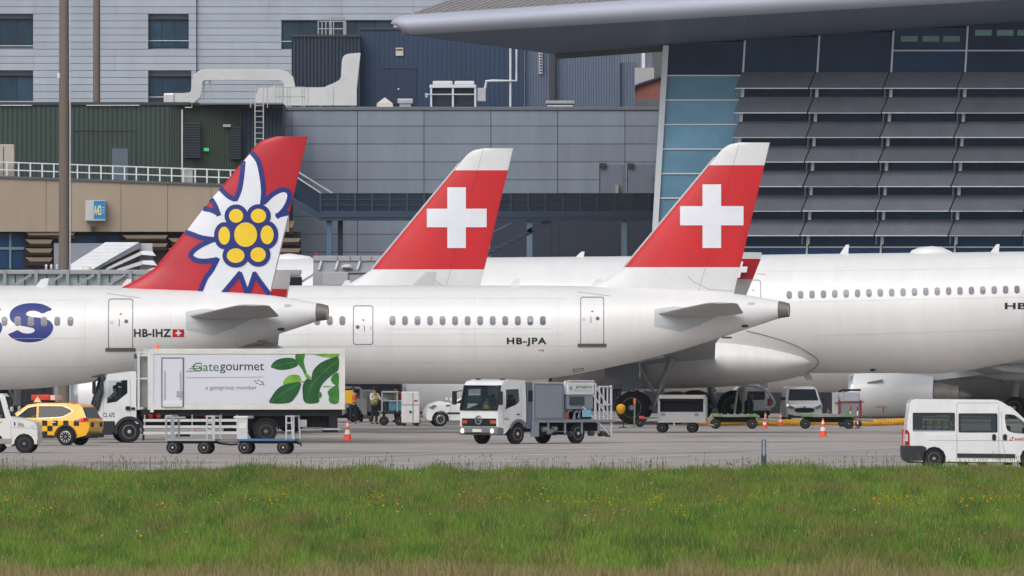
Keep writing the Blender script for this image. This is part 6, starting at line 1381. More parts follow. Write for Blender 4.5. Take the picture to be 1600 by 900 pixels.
# ------------------------------------------------------------------ baggage dollies on the near apron
m_dol = M('dolly_steel', (150, 156, 164), .5, metal=.2, var=.1, vs=3); m_dblue = M('dolly_blue_edge', (52, 104, 158), .5, var=.1)
def dolly(px_, label, blue):
    s_ = 40.55; yaw = R(-9); t = thing('baggage_dolly', label, 'cart', (Xp(px_, s_), FPX/s_+.4, 0), yaw, None)
    L = 1.95 if not blue else 2.25; W = .62
    MB().box(0, L, -W, W, .5, .58).build('bed', m_dblue if blue else m_dol, t, bevel=.01)
    for y in (-.35, .35): MB().box(.05, L-.05, y-.04, y+.04, .4, .5).build('chassis_rail', m_chas, t)
    frm = MB(); zt = 1.5
    if blue: MB().box(0, .42, -W, -W+.03, .58, 1.42).build('end_panel', M('dolly_panel', (190, 194, 198), .5), t); MB().box(-.12, .45, -W-.02, W, 1.36, 1.46).build('end_cap', M('dolly_white', (206, 208, 208), .5), t, bevel=.03); MB().box(.1, .38, -W-.015, -W, .98, 1.2).build('paper_label', m_plate, t)
    else:
        for y in (-W+.02, W-.02):
            MB().bar((.04, y, .58), (.04, y, 1.42), .07).build('end_post', m_dol, t); MB().bar((.32, y, .58), (.32, y, 1.4), .07).build('end_post', m_dol, t)
        MB().box(-.02, .8, -W, -W+.06, 1.38, 1.44).build('end_rail', m_dol, t); MB().box(.0, .3, -W, W, 1.4, 1.5).build('end_cap', m_dol, t, bevel=.03)
    for y in (-W+.03, W-.03):
        for x in (L-.32, L-.03): MB().bar((x+(.05 if y > 0 else 0), y, .52), (x, y, 1.46), .055).build('hoop_post', m_galv, t)
    for z in (.9, 1.2, 1.46):
        MB().bar((L-.34, -W+.03, z), (L-.02, -W+.03, z), .05).build('hoop_rail', m_galv, t)
        if z > 1.3: MB().bar((L-.03, -W+.03, z), (L-.03, W-.03, z), .05).build('hoop_rail', m_galv, t)
    for x in (.28, L-.45):
        for sy in (-1, 1): wheel(t, x+(.0 if sy < 0 else .0), sy*.48, .25, .25, .16, m_rimg, side=sy)
        MB().bar((x, -.45, .25), (x, .45, .25), .08).build('axle', m_chas, t); MB().box(x-.05, x+.05, -.3, .3, .25, .42).build('axle_bracket', m_chas, t)
    MB().tube([(L, 0, .42), (L+.5, 0, .36), (L+.8, 0, .38)] if not blue else [(L, 0, .42), (L+.15, 0, .4), (L+.16, 0, .3)], .04).build('draw_bar', m_chas, t)
    return t
dolly(262, 'grey baggage dolly with open steel end frames beside the catering truck', False)
dolly(374, 'blue edged baggage dolly with white end panel and steel hoop', True)

# ------------------------------------------------------------------ traffic cones
m_co = M('cone_orange', (244, 82, 44), .5, var=.06); m_cw = M('cone_white', (226, 226, 224), .45); m_cb = M('cone_base', (232, 76, 42), .6)
def make_cone(h):
    t = thing('traffic_cone', '', 'cone'); r = .15*h/.75
    def rad(u): return r*(1-u)+.03*u
    MB().box(-.2*h/.75, .2*h/.75, -.2*h/.75, .2*h/.75, 0, .035).build('base', m_cb, t, bevel=.01)
    us = [0, .28, .5, .68, .86, 1]
    for i, (a, b) in enumerate(zip(us, us[1:])): MB().lathe([(.035+a*(h-.035), rad(a)), (.035+b*(h-.035), rad(b))], 'z', n=18).build('orange_band' if i % 2 == 0 else 'white_band', m_co if i % 2 == 0 else m_cw, t, smooth=50)
    return t
c0 = make_cone(.86)
spots = [(543, 37.05, 'tall orange and white cone behind the catering truck tail', 1.0), (1286, 36.0, 'orange and white cone in front of the green flat dolly with the yellow hose', .92), (1195, 33.9, 'short orange cone at the end of the dark wheel', .66), (1219.5, 33.3, 'slim orange cone left of the white delivery van nose', .72), (1294, 32.4, 'small cone on the far side of the green flat dolly', .85), (1196, 33.2, 'small orange cone standing behind the other by the dolly drawbar', .75)]
for i, (x, s_, lab, k) in enumerate(spots):
    c = c0 if i == 0 else copy_tree(c0); c.location = (Xp(x, s_), FPX/s_, 0); c.scale = (k, k, k); c['label'] = lab
# marker post at the meadow edge
t = thing('marker_post', 'grey square marker post at the meadow edge', 'post', (Xp(1193.5, 44.4), FPX/44.4, 0))
MB().box(-.085, .085, -.06, .06, 0, 1.03).build('post', M('post_grey', (92, 104, 120), .6, var=.15, vs=5), t, bevel=.01); MB().box(-.01, .012, -.075, -.06, .45, 1.0).build('groove', m_whitemet, t); MB().box(-.095, .095, -.07, .07, 0, .5).build('sleeve', M('post_sleeve', (46, 58, 78), .6), t)

# ------------------------------------------------------------------ covered baggage cart
f = VF(1028, 35.0, R(-4), .75)
T = thing('covered_baggage_cart', 'grey covered baggage cart with dark open side in front of the landing gear', 'cart', f.loc(), f.yaw)
m_bc = M('cart_grey', (192, 193, 193), .5, var=.06, vs=3)
MB().box(f.X(1028), f.X(1102), -.75, .75, f.Z(660), f.Z(656)).build('floor', m_bc, T)
MB().box(f.X(1029), f.X(1100), -.76, -.72, f.Z(657), f.Z(643.5)).build('side_board', m_bc, T, bevel=.01); MB().box(f.X(1029), f.X(1100), .72, .76, f.Z(657), f.Z(622)).build('rear_curtain', m_chas, T)
for x in (1027.5, 1098.5):
    MB().box(f.X(x), f.X(x+3.5), -.76, .76, f.Z(658), f.Z(621)).build('end_frame', m_bc, T)
MB().box(f.X(1029), f.X(1100), -.8, .8, f.Z(623), f.Z(617)).build('roof', M('cart_cream', (216, 214, 204), .5), T, bevel=.04); MB().box(f.X(1030), f.X(1099), -.79, -.77, f.Z(626), f.Z(623)).build('rolled_cover', m_chas, T)
MB().box(f.X(1031), f.X(1098), -.55, .6, f.Z(656.5), f.Z(626)).build('interior_shade_block', M('opening_black', (20, 22, 32), .9), T)  # black block added in the open side, interior shade as colour
for x in (1036, 1088): MB().box(f.X(x-3), f.X(x+3), -.775, -.76, f.Z(650), f.Z(645)).build('side_plate', M('plate_dull', (140, 142, 148), .5), T)
for x in (1033.5, 1080.5):
    for sy in (-1, 1): wheel(T, f.X(x), sy*.58, .235, .235, .18, m_rimd, side=sy)
    MB().box(f.X(x-2), f.X(x+2), -.5, .5, .2, f.Z(659)).build('axle', m_chas, T)
MB().bar((f.X(1102), 0, .4), (f.X(1114), 0, .32), .06).build('draw_bar', m_galv, T)
# tow bar head / steel stand left of it
t = thing('tow_bar', 'green and grey tow bar with red end and small wheel by the tyres', 'tow bar', on_ground(1000, 33.6))
MB().bar((0, 0, .42), (2.0, .2, .45), .09).build('bar', M('tow_green', (104, 128, 112), .5), t); MB().lathe([(-.1, .11), (.15, .1)], 'x', o=(.05, 0, .42), n=12).build('red_end', M('tow_red', (190, 60, 70), .5), t); wheel(t, .0, -.15, .2, .2, .1, m_rimd)
MB().bar((0, 0, .2), (.1, 0, .42), .05).build('fork', m_chas, t); MB().box(1.55, 1.62, .1, .2, 0, .9).build('stand', m_galv, t)
t = thing('steel_jack_stand', 'thin upright jack stand with orange top before the big tyre', 'stand', on_ground(991, 33.6))
MB().bar((0, 0, 0), (.02, 0, 1.1), .08).build('column', M('tow_green', (0, 0, 0)), t); MB().box(-.18, .18, -.18, .18, 0, .05).build('foot', M('tow_green', (0, 0, 0)), t); MB().box(-.04, .07, -.04, .04, 1.1, 1.35).build('orange_top', m_lor, t)
t = thing('yellow_chock_bag', 'bright yellow bag hung left of the big tyre', 'bag', on_ground(970, 33.7))
MB().lathe([(.62, .05), (.68, .14), (.85, .21), (1.0, .2), (1.08, .1), (1.1, .02)], 'z', n=12, sy=.7).build('bag', M('bag_yellow', (226, 164, 20), .6, var=.1, vs=5), t, smooth=60); MB().bar((.12, .1, 0), (.12, .1, 1.2), .05).build('pole', m_chas, t); MB().box(-.1, .3, -.05, .25, 0, .04).build('foot', m_chas, t)
# ------------------------------------------------------------------ green flat dollies with the yellow hose behind
m_gd = M('flat_dolly_grey', (128, 136, 134), .5, var=.15, vs=4); m_gg2 = M('dolly_green', (98, 146, 78), .5, var=.15, vs=4)
for i, (x0, x1, s_, lab) in enumerate(((1112, 1184, 34.0, 'green edged flat dolly beside the rear tyre group'), (1252, 1334, 34.0, 'green edged flat dolly in front of the white delivery van'))):
    f = Fr(x0, s_); t = thing('flat_dolly', lab, 'cart', f.loc())
    L = (x1-x0)/s_
    MB().box(0, L, -.7, .7, .55, .66).build('deck', m_gd, t); MB().box(.02, .5, -.73, -.7, .57, .68).build('green_edge', m_gg2, t); MB().box(L-.55, L, -.73, -.7, .57, .68).build('green_edge', m_gg2, t)
    for k in range(7): MB().box(.15+k*(L-.3)/6-.03, .15+k*(L-.3)/6+.03, -.68, .68, .66, .7).build('roller', m_galv, t)
    MB().box(.1, L-.1, -.3, .3, .3, .55).build('chassis', m_chas, t)
    for x in (.18, L-.25):
        for sy in (-1, 1): wheel(t, x, sy*.55, .24, .24, .18, m_rimd, side=sy)
        MB().bar((x, -.5, .24), (x, .5, .24), .09).build('axle', m_chas, t)
    MB().tube([(L, 0, .45), (L+.6, 0, .4), (L+.9, 0, .36)], .05).build('draw_bar', m_gd, t)
t = thing('yellow_air_hose', 'fat corrugated yellow preconditioned air hose lying on the apron', 'hose', on_ground(1250, 33.2))
pts = [(Xp(x, 33.2)-Xp(1250, 33.2), d, .17+.03*math.sin(x*.05)) for x, d in ((1090, .6), (1120, .2), (1160, 0), (1200, .1), (1240, -.1), (1280, 0), (1320, -.2), (1350, -.4), (1380, -.5), (1410, -.3), (1440, .2), (1480, .8))]
pts = spline(pts, 14); rs = [.14+.035*(i % 2) for i in range(len(pts))]
MB().tube(pts, rs, 12).build('hose', M('hose_yellow', (212, 158, 36), .6, var=.15, vs=2), t)
t = thing('service_trolley', 'dark red framed grey service trolley before the white engine', 'cart', on_ground(1323, 33.5))
for x in (-.35, .65):
    for y in (-.4, .4): MB().bar((x, y, .3), (x, y, 1.25), .09).build('post', M('trolley_red', (128, 38, 48), .5), t)
MB().box(-.35, .7, -.45, .45, .3, .42).build('base', m_chas, t); MB().box(-.3, .6, -.42, .42, .45, 1.15).build('tank', M('trolley_grey', (118, 124, 130), .5, var=.1), t, bevel=.04); MB().box(-.15, .6, -.4, .4, 1.18, 1.62).build('unit', M('trolley_pale', (158, 166, 176), .5), t, bevel=.05); MB().box(-.4, .8, -.46, .46, 1.14, 1.19).build('shelf', M('trolley_red', (0, 0, 0)), t)
MB().tube([(-.4, -.3, 1.65), (-.2, -.3, 1.72), (.65, -.3, 1.72)], .05).build('hose', m_black, t)
for x in (-.25, .55):
    for y in (-.4, .4): wheel(t, x, y, .15, .15, .08, m_rimd, side=-1 if y < 0 else 1)
for i, (x, lab) in enumerate(((1325, 'striped red and white marker rod left of the service trolley'), (1336, 'striped red and white marker rod right of the service trolley'))):
    t = thing('marker_rod', lab, 'marker', on_ground(x+4, 33.9)); 
    for k in range(5): MB().lathe([(k*.2, .035), (k*.2+.2, .033)], 'z', n=8).build('red_band' if k % 2 == 0 else 'white_band', m_lred if k % 2 == 0 else m_cw, t)
    MB().lathe([(0, .14), (.04, .12)], 'z', n=12).build('foot', m_black, t)

# ------------------------------------------------------------------ white delivery van facing us
s_ = 32.2; T = thing('delivery_van', 'white delivery van facing out from under the jet with one lamp lit', 'van', (Xp(1257, s_), FPX/s_, 0), R(4))
Wv = .9
wf_ = lambda x, z: .9-.14*max(0, z-.95)
prof = [(-.0, .25), (-.02, .55), (.05, .98), (.75, 1.18), (1.45, 1.9), (1.7, 1.98), (4.4, 1.98), (4.5, 1.8), (4.5, .3)]  # x: distance back from the nose
v = MB()
nseg = 10
rings = []
for (d, z) in prof: pass
secs = [(0.0, .28, .86, .9), (.06, .25, .95, 1.0), (.5, .25, 1.1, 1.0), (.8, .25, 1.2, 1.0), (1.45, .25, 1.86, .96), (1.8, .25, 1.96, .96), (4.4, .25, 1.96, .96), (4.5, .3, 1.8, .94)]
for d, z0, z1, k in secs:
    w_ = .9*k; wt = w_-.16*max(0, z1-1.1); rings.append([(-w_*.97, d, z0), (w_*.97, d, z0), (w_, d, min(z1, .75)*.98), (wt+.02, d, z1-.1), (wt-.12, d, z1), (-wt+.12, d, z1), (-wt-.02, d, z1-.1), (-w_, d, min(z1, .75)*.98)])
bd = MB().loft(rings).build('body', m_vw, T, smooth=35)
MB().hexa([(-.76, .72, 1.22), (.76, .72, 1.22), (.76, .76, 1.2), (-.76, .76, 1.2)], [(-.66, 1.36, 1.82), (.66, 1.36, 1.82), (.66, 1.4, 1.8), (-.66, 1.4, 1.8)]).build('windscreen', M('screen_dark', (20, 26, 36), .1), T)
MB().prism([spline([(-.5, .66), (-.42, .76), (0, .79), (.42, .76), (.5, .66), (.4, .56), (0, .53), (-.4, .56)], 3, True)], -.06, .04).build('grille', m_black, T)
for sy in (-1, 1):
    MB().prism([[(sy*.5, .8), (sy*.85, .98), (sy*.87, .86), (sy*.62, .72)]], -.05, .12).build('headlight', M('headlamp_dark', (110, 118, 130), .2), T); wheel(T, sy*.72, .75, .32, .32, .2, m_rimd, 'steel').rotation_euler = (0, 0, R(90)*1); wheel(T, sy*.72, 3.7, .32, .32, .2, m_rimd).rotation_euler = (0, 0, R(90))
    MB().box(sy*.98-.12, sy*.98+.12, 1.05, 1.15, 1.2, 1.38).build('mirror', m_bump, T, bevel=.03); MB().prism([[(sy*.55, .38), (sy*.85, .42), (sy*.84, .3), (sy*.55, .3)]], -.03, .1).build('fog_lamp_recess', m_black, T)
MB().box(-.85, .85, -.04, .1, .22, .34).build('front_bumper', m_bump, T, bevel=.03); MB().box(-.25, .25, -.05, .0, .4, .5).build('number_plate', m_plate, T); MB().lathe([(-.05, .03), (-.04, .06), (0, .06)], 'y', o=(-.86, -.02, .93), n=12).build('headlight_lit', m_hl, T); MB().lathe([(-.07, .06), (-.04, .07)], 'y', o=(0, 0, .84), n=12, sy=.5).build('badge', m_steelblue, T)
T.scale = (.96, .96, .87)
# --- white people carrier seen from behind with a white hose frame
s_ = 31.9; T = thing('white_service_van', 'white service van seen from behind beyond the big tyres', 'van', (Xp(1176, s_), FPX/s_, 0), R(3))
rings = []
for d, z0, z1, k in ((0, .45, 1.5, .92), (.1, .3, 1.78, .98), (.5, .28, 1.86, 1), (3.2, .28, 1.8, 1), (3.9, .28, 1.05, 1), (4.5, .32, .85, .9)):
    w_ = .88*k; wt = w_-.16*max(0, z1-1.0); rings.append([(-w_, d, z0), (w_, d, z0), (w_, d, min(z1, 1.0)*.95), (wt, d, z1-.08), (wt-.1, d, z1), (-wt+.1, d, z1), (-wt, d, z1-.08), (-w_, d, min(z1, 1.0)*.95)])
MB().loft(rings).build('body', m_vw, T, smooth=35)
MB().prism([rr(-.6, .6, 1.12, 1.6, .08)], -.0, .03).build('rear_window', M('screen_dark', (0, 0, 0)), T, loc=(0, -.0, 0)); MB().box(-.85, .85, -.1, .1, .3, .55).build('rear_bumper', m_bump, T, bevel=.04); MB().box(-.5, .5, -.02, .02, .98, 1.01).build('tailgate_seam', m_seam, T)
for sy in (-1, 1): MB().box(sy*.8-.07, sy*.8+.07, -.02, .06, .8, 1.2).build('tail_lamp', m_lred, T); [wheel(T, sy*.7, d, .31, .31, .2, m_rimd).__setattr__('rotation_euler', (0, 0, R(90))) for d in (.9, 3.6)]
T.scale = (1, 1, .9)
t = thing('hose_stand', 'white bent tube stand around the hose couplings by the service van', 'stand', on_ground(1166, 32.4))
MB().tube(spline([(-.6, 0, 0), (-.5, 0, 1.0), (-.3, 0, 1.7), (.4, 0, 1.75), (1.0, 0, 1.5), (1.35, 0, 1.0), (1.2, 0, .75), (.9, 0, .7)], 5), .06, 8).build('tube', m_vw, t, smooth=60); MB().lathe([(.0, .05), (1.0, .06), (1.1, .16), (1.5, .22), (1.68, .16), (1.72, .02)], 'z', o=(-.15, .1, 0), n=14).build('coupling', M('coupling_cream', (196, 192, 180), .5, var=.15, vs=6), t, smooth=50)
# ------------------------------------------------------------------ luggage cart, suitcases, cabinets and car under the belly
s_ = 33.15; f = Fr(596, s_)
T = thing('luggage_cart', 'open luggage cart loaded with teal suitcases under the jet belly', 'cart', f.loc())
zb_ = f.Z(643)
MB().box(0, f.X(660), -.7, .7, zb_-.1, zb_).build('deck', m_chas, T); MB().box(f.X(596), f.X(623), -.72, .72, f.Z(614), f.Z(611)).build('roof', M('roof_greyblue', (150, 158, 168), .5), T, bevel=.03)
for x in (597, 621):
    for y in (-.66, .66): MB().bar((f.X(x), y, zb_), (f.X(x), y, f.Z(612)), .07).build('post', m_galv, T)
MB().box(f.X(599), f.X(617), .2, .25, f.Z(625), f.Z(616)).build('back_board', m_vw2, T); MB().box(f.X(597), f.X(632), -.7, -.66, f.Z(627), f.Z(625)).build('rail', m_galv, T)
for x in (600, 624, 650):
    for sy in (-1, 1): wheel(T, f.X(x), sy*.55, .22, .22, .16, m_rimd, side=sy)
    MB().box(f.X(x)-.06, f.X(x)+.06, -.5, .5, .18, zb_-.1).build('axle', m_chas, T)
def suitcase(x0, x1, y0, rgb, lab, d):
    t = thing('suitcase', lab, 'suitcase', (Xp((x0+x1)/2, s_), FPX/s_+d, zb_)); w_ = (x1-x0)/2/s_; h = f.Z(y0)-zb_
    MB().box(-w_, w_, -.16, .16, .03, h).build('shell', M('case_%d_%d_%d' % rgb, rgb, .45, var=.1), t, bevel=.05)
    for k in (-.5, 0, .5): MB().box(w_*k-.02, w_*k+.02, -.175, -.155, .08, h-.08).build('ridge', M('case_%d_%d_%d' % rgb, rgb), t)
    MB().tube([(-.1, 0, h), (-.1, 0, h+.06), (.1, 0, h+.06), (.1, 0, h)], .015).build('handle', m_black, t)
    for k in (-.7, .7): MB().box(w_*k-.03, w_*k+.03, -.13, .13, 0, .04).build('castor', m_black, t)
suitcase(607.5, 620.5, 626, (78, 140, 158), 'ribbed teal suitcase next to the black one on the luggage cart', -.45)
suitcase(621.5, 632.5, 626, (84, 150, 168), 'lighter teal suitcase next to the white cabinet', -.45)
suitcase(598, 606, 628, (28, 30, 40), 'black suitcase at the end of the luggage cart', -.45)
suitcase(621, 628, 612, (140, 36, 52), 'dark red upright suitcase behind the teal ones', .2)
def cabinet(px_, s_, w_, h, lab, nm='service_cabinet', z0=.15):
    t = thing(nm, lab, 'cabinet', on_ground(px_, s_)); MB().box(-w_/2, w_/2, -.4, .4, z0, h).build('housing', m_vw2, t, bevel=.04)
    MB().box(w_*.12, w_*.15, -.42, -.39, z0+.05, h-.05).build('strap', m_dgrey, t); MB().box(-w_/2-.02, w_/2+.02, -.43, .42, h*.62, h*.64).build('seam', m_seam, t); MB().box(-.05, .05, -.43, -.4, h*.38, h*.45).build('badge', m_blue, t); MB().box(w_*.2, w_*.4, -.43, -.4, h*.72, h*.76).build('red_label', m_redm, t)
    for x in (-w_*.35, w_*.35):
        for y in (-.3, .3): MB().lathe([(-.05, .04), (-.05, .1), (.05, .1), (.05, .04)], 'y', o=(x, y, .1), n=12).build('castor', m_black, t)
    return t
cabinet(641.5, 33.3, .85, 1.62, 'white strapped service cabinet right of the teal suitcases')
cabinet(572, 32.2, .7, 1.55, 'plain white cabinet between the two ground workers')
# white truck behind the orange worker
T = thing('white_tow_truck', 'white tow truck nose behind the worker in orange', 'truck', (Xp(528, 32.3), FPX/32.3+.8, 0), R(0))
MB().prism([[(.0, .35)]+arch(.75, .36, .44, .35)[::-1]+[(1.4, .35), (1.42, 1.0), (1.2, 1.2), (1.15, 1.62), (1.0, 1.72), (-.8, 1.72), (-.8, .35)]], -.8, .8).build('body', m_vw2, T, bevel=.04); wheel(T, .75, -.72, .36, .36, .24, m_rimd); wheel(T, .75, .72, .36, .36, .24, m_rimd, side=1); wheel(T, -.5, -.72, .36, .36, .24, m_rimd); wheel(T, -.5, .72, .36, .36, .24, m_rimd, side=1); MB().box(.3, 1.05, -.815, -.79, 1.1, 1.6).build('side_window', m_vgd, T)
MB().box(-.5, 1.2, -.6, .6, .2, .4).build('chassis', m_chas, T); MB().box(1.42, 2.0, -.3, .3, .3, .5).build('tow_hitch', m_chas, T)
# low railing behind
t = thing('belly_guard_rail', 'low pale tube barrier behind the white car', 'railing', on_ground(690, 31.9))
for x in (-1.6, -.4, .9): MB().bar((x, 0, 0), (x, 0, 1.55), .06).build('post', m_galv, t)
for z in (1.0, 1.52): MB().bar((-1.6, 0, z), (1.6, 0, z), .05).build('rail', m_galv, t)
# white car half hidden by the dispenser truck
f = VF(665.5, 33.35, R(6), .85); rw = .33
T = thing('white_car', 'white hatchback car half hidden behind the dispenser truck', 'car', f.loc(), f.yaw)
wf = lambda x, z: .86-(.3*(z-.95) if z > .95 else 0)-.4*max(0, .4-x)**2-.3*max(0, x-3.9)**2
xa, xb = f.X(688.5), f.X(688.5)+2.55
prof = [(4.2, .35), (4.28, .9), (4.0, 1.45), (3.6, 1.52), (2.2, 1.54), (1.9, 1.48)]+f.poly([(704, 629.5), (688, 625.5+1), (674, 632), (667.5, 640), (666, 648), (668, 656)])
prof += [(.2, .28)]+arch(xa, rw, .41, .28)[::-1]+arch(xb, rw, .41, .28)[::-1]
i0 = 5; wnd = [(1.35, 1.08), (2.0, 1.45), (2.6, 1.46), (2.6, 1.06)]; wn2 = [(2.7, 1.06), (2.7, 1.46), (3.5, 1.44), (3.85, 1.1)]
shell('body', prof, wf, m_vw, T, [wnd, wn2], (i0,), .25, 40); both('side_window', wnd, wf, -.01, m_vgd, T); both('side_window', wn2, wf, -.01, m_vgd, T)
p, q = prof[5], prof[6]; MB().hexa([(p[0], -.66, p[1]), (p[0], .66, p[1]), (p[0]+.02, .66, p[1]-.02), (p[0]+.02, -.66, p[1]-.02)], [(q[0], -.78, q[1]), (q[0], .78, q[1]), (q[0]+.02, .78, q[1]-.02), (q[0]+.02, -.78, q[1]-.02)]).build('windscreen', m_vgd, T)
both('headlight', f.poly([(670, 637), (678, 632), (683, 634), (676, 640)]), wf, .012, M('headlamp_dark', (0, 0, 0)), T); both('side_moulding', f.poly([(699, 644), (740, 644), (740, 647), (699, 647)]), wf, .015, m_bump, T); drape('door_seam', f.poly(ribbon([(704, 632), (703, 655)], .8)), lambda x, z: -wf(x, z), .008, m_seam, T); drape('vent_mark', f.poly([(696, 633), (703, 632), (703, 634), (697, 635)]), lambda x, z: -wf(x, z), .012, m_bump, T)
for sy in (-1, 1):
    MB().box(f.X(702), f.X(706), sy*.98-.1, sy*.98+.1, f.Z(626.5), f.Z(621.5)).build('mirror', m_vw, T, bevel=.03)
    for x in (xa, xb): wheel(T, x, sy*.76, rw, rw, .2, M('alloy_silver', (0, 0, 0)), 'alloy', side=sy)
MB().box(.3, 4.0, -.7, .7, .25, .5).build('floor_pan', m_chas, T)

# ------------------------------------------------------------------ passenger boarding bridges
m_jb = M('bridge_grey', (158, 162, 168), .5, var=.06, vs=.8); m_jt = M('bridge_truss', (150, 156, 162), .5); m_jg = glass('bridge_glass', (172, 194, 190), .88)
f = Fr(200, 33.4)
T = thing('boarding_bridge', 'grey trussed glass boarding bridge behind the flower tail jet', 'boarding bridge', f.loc())
MB().box(f.X(-260), f.X(470), -.05, 2.6, f.Z(428.5), f.Z(421.5)).build('roof', m_jb, T, bevel=.03); MB().box(f.X(-260), f.X(470), -.05, 2.6, f.Z(500), f.Z(486)).build('floor', m_jb, T)
for x in range(-240, 470, 49):
    MB().box(f.X(x), f.X(x+5), -.12, .05, f.Z(490), f.Z(422)).build('truss_post', m_jt, T); MB().bar(f.pt(x+6, 452, -.06), f.pt(x+44, 429, -.06), .1).build('truss_diagonal', m_jt, T)
    if x+49 < 215: MB().box(f.X(x+5), f.X(x+49), .2, .24, f.Z(490), f.Z(429)).build('side_pane', m_jg, T)
    if x+49 < 215:
        for k in (18, 33): MB().box(f.X(x+k), f.X(x+k+1.6), .14, .2, f.Z(488), f.Z(429)).build('pane_bar', m_dgrey, T)
MB().box(f.X(176), f.X(470), .06, .2, f.Z(488), f.Z(429)).build('side_panel', m_jb, T)
for x in (-150, 120, 400): MB().box(f.X(x), f.X(x+14), .9, 1.4, 0, f.Z(492)).build('support_column', m_jt, T)
MB().box(f.X(442), f.X(472), -.2, -.12, f.Z(446), f.Z(433)).build('door_opening', M('opening_black', (0, 0, 0)), T); MB().lathe([(0, .25), (.08, .24), (.16, .14), (.18, .02)], 'z', o=(f.X(135), .8, f.Z(421.5)), n=16).build('roof_dome', M('cart_cream', (0, 0, 0)), T, smooth=50)
for x in (72, 80, 89): MB().lathe([(0, .05), (.12, .05), (.2, .07), (.26, .02)], 'z', o=(f.X(x), .3, f.Z(421.5)), n=10).build('roof_lamp', m_whitemet, T)
MB().box(f.X(62), f.X(94), .1, .5, f.Z(424), f.Z(420.5)).build('service_box', m_dgrey, T)
f = Fr(540, 33.2)
T = thing('bridge_cabin', 'grey panelled boarding bridge cabin behind the middle jet', 'boarding bridge', f.loc())
MB().box(f.X(489.5), f.X(640), .2, 3.2, f.Z(470), f.Z(407.5)).build('cabin', m_jb, T); MB().box(f.X(489), f.X(640), .1, 3.3, f.Z(408), f.Z(399.5)).build('roof_band', m_jb, T, bevel=.03)
for x in (502, 528, 562, 590): MB().bar(f.pt(x-4, 421, .1), f.pt(x, 408, .08), .1).build('hood_arm', m_whitemet, T)
for x in (527, 547, 563, 580): MB().box(f.X(x), f.X(x+.8), .08, .11, f.Z(407), f.Z(400)).build('panel_joint', m_dgrey, T)
MB().box(f.X(489), f.X(640), -.3, .2, f.Z(446), f.Z(424.5)).build('lower_band', m_jb, T); MB().box(f.X(504), f.X(544), -.45, -.3, f.Z(446), f.Z(425)).build('hatch_panel', M('hatch_grey', (172, 175, 180), .5), T, bevel=.03); MB().box(f.X(545), f.X(575), -.35, -.3, f.Z(428), f.Z(426)).build('dark_gap', m_dgrey, T)
MB().lathe([(0, .27), (.1, .26), (.17, .15), (.19, .02)], 'z', o=(f.X(542), -.0, f.Z(419)), n=16).build('lamp_dome', M('cart_cream', (0, 0, 0)), T, smooth=50); MB().box(f.X(535), f.X(547), -.3, -.2, f.Z(420), f.Z(417.5)).build('lamp_slot', m_dgrey, T)
for x in (494.5, 597): MB().lathe([(0, .06), (.1, .06), (.16, .02)], 'z', o=(f.X(x), .5, f.Z(399.5)), n=10).build('warning_lamp', M('dull_red_lamp', (150, 60, 60), .4), T)
MB().box(f.X(500), f.X(516), 1.2, 1.8, 0, f.Z(468)).build('support_column', m_jt, T)
# ------------------------------------------------------------------ meadow: grass blades, seed stalks, flowers
def vnoise(x, y, seed, n=64):
    r = np.random.default_rng(seed); g = r.random((n, n)); xi = np.floor(x).astype(int); yi = np.floor(y).astype(int); fx, fy_ = x-xi, y-yi
    fx = fx*fx*(3-2*fx); fy_ = fy_*fy_*(3-2*fy_); a = lambda i, j: g[(xi+i) % n, (yi+j) % n]
    return (a(0, 0)*(1-fx)+a(1, 0)*fx)*(1-fy_)+(a(0, 1)*(1-fx)+a(1, 1)*fx)*fy_
def field(n, y0, y1, pad=1.35):
    """random spots in the camera's wedge of the meadow (with a margin), denser per metre nearer by"""
    Y = np.sqrt(RNG.random(n)*(y1*y1-y0*y0)+y0*y0); X = (RNG.random(n)-.5)*1600*pad*Y/FPX*1.0+0; return X, Y
def blades(name, X, Y, h, w_, col, lean, mat, z0=0.):
    n = len(X); a = RNG.random(n)*2*math.pi; ln = lean*(.4+RNG.random(n)); dx, dy = np.cos(a)*ln*h, np.sin(a)*ln*h*.6
    wx = w_*.5*(.6+.4*np.abs(np.sin(a))); V = np.zeros((n, 5, 3))
    V[:, 0] = np.c_[X-wx, Y, np.zeros(n)+z0]; V[:, 1] = np.c_[X+wx, Y, np.zeros(n)+z0]
    V[:, 2] = np.c_[X+wx*.8+dx*.35, Y+dy*.35, z0+h*.6]; V[:, 3] = np.c_[X-wx*.8+dx*.35, Y+dy*.35, z0+h*.6]
    V[:, 4] = np.c_[X+dx, Y+dy, z0+h]
    me = bpy.data.meshes.new(name); me.vertices.add(5*n); me.vertices.foreach_set('co', V.reshape(-1))
    b = np.arange(n)*5; q = np.c_[b, b+1, b+2, b+3, b+3, b+2, b+4].reshape(-1)
    me.loops.add(7*n); me.loops.foreach_set('vertex_index', q.astype(np.int32)); me.polygons.add(2*n)
    ls = np.c_[np.arange(n)*7, np.arange(n)*7+4].reshape(-1); me.polygons.foreach_set('loop_start', ls.astype(np.int32))
    me.update(calc_edges=True)
    at = me.attributes.new('tint', 'FLOAT_COLOR', 'POINT'); C4 = np.ones((n, 5, 4)); C4[:, :, :3] = col[:, None, :]; at.data.foreach_set('color', C4.reshape(-1))
    o = link(name, me, mat); stuff(o); return o
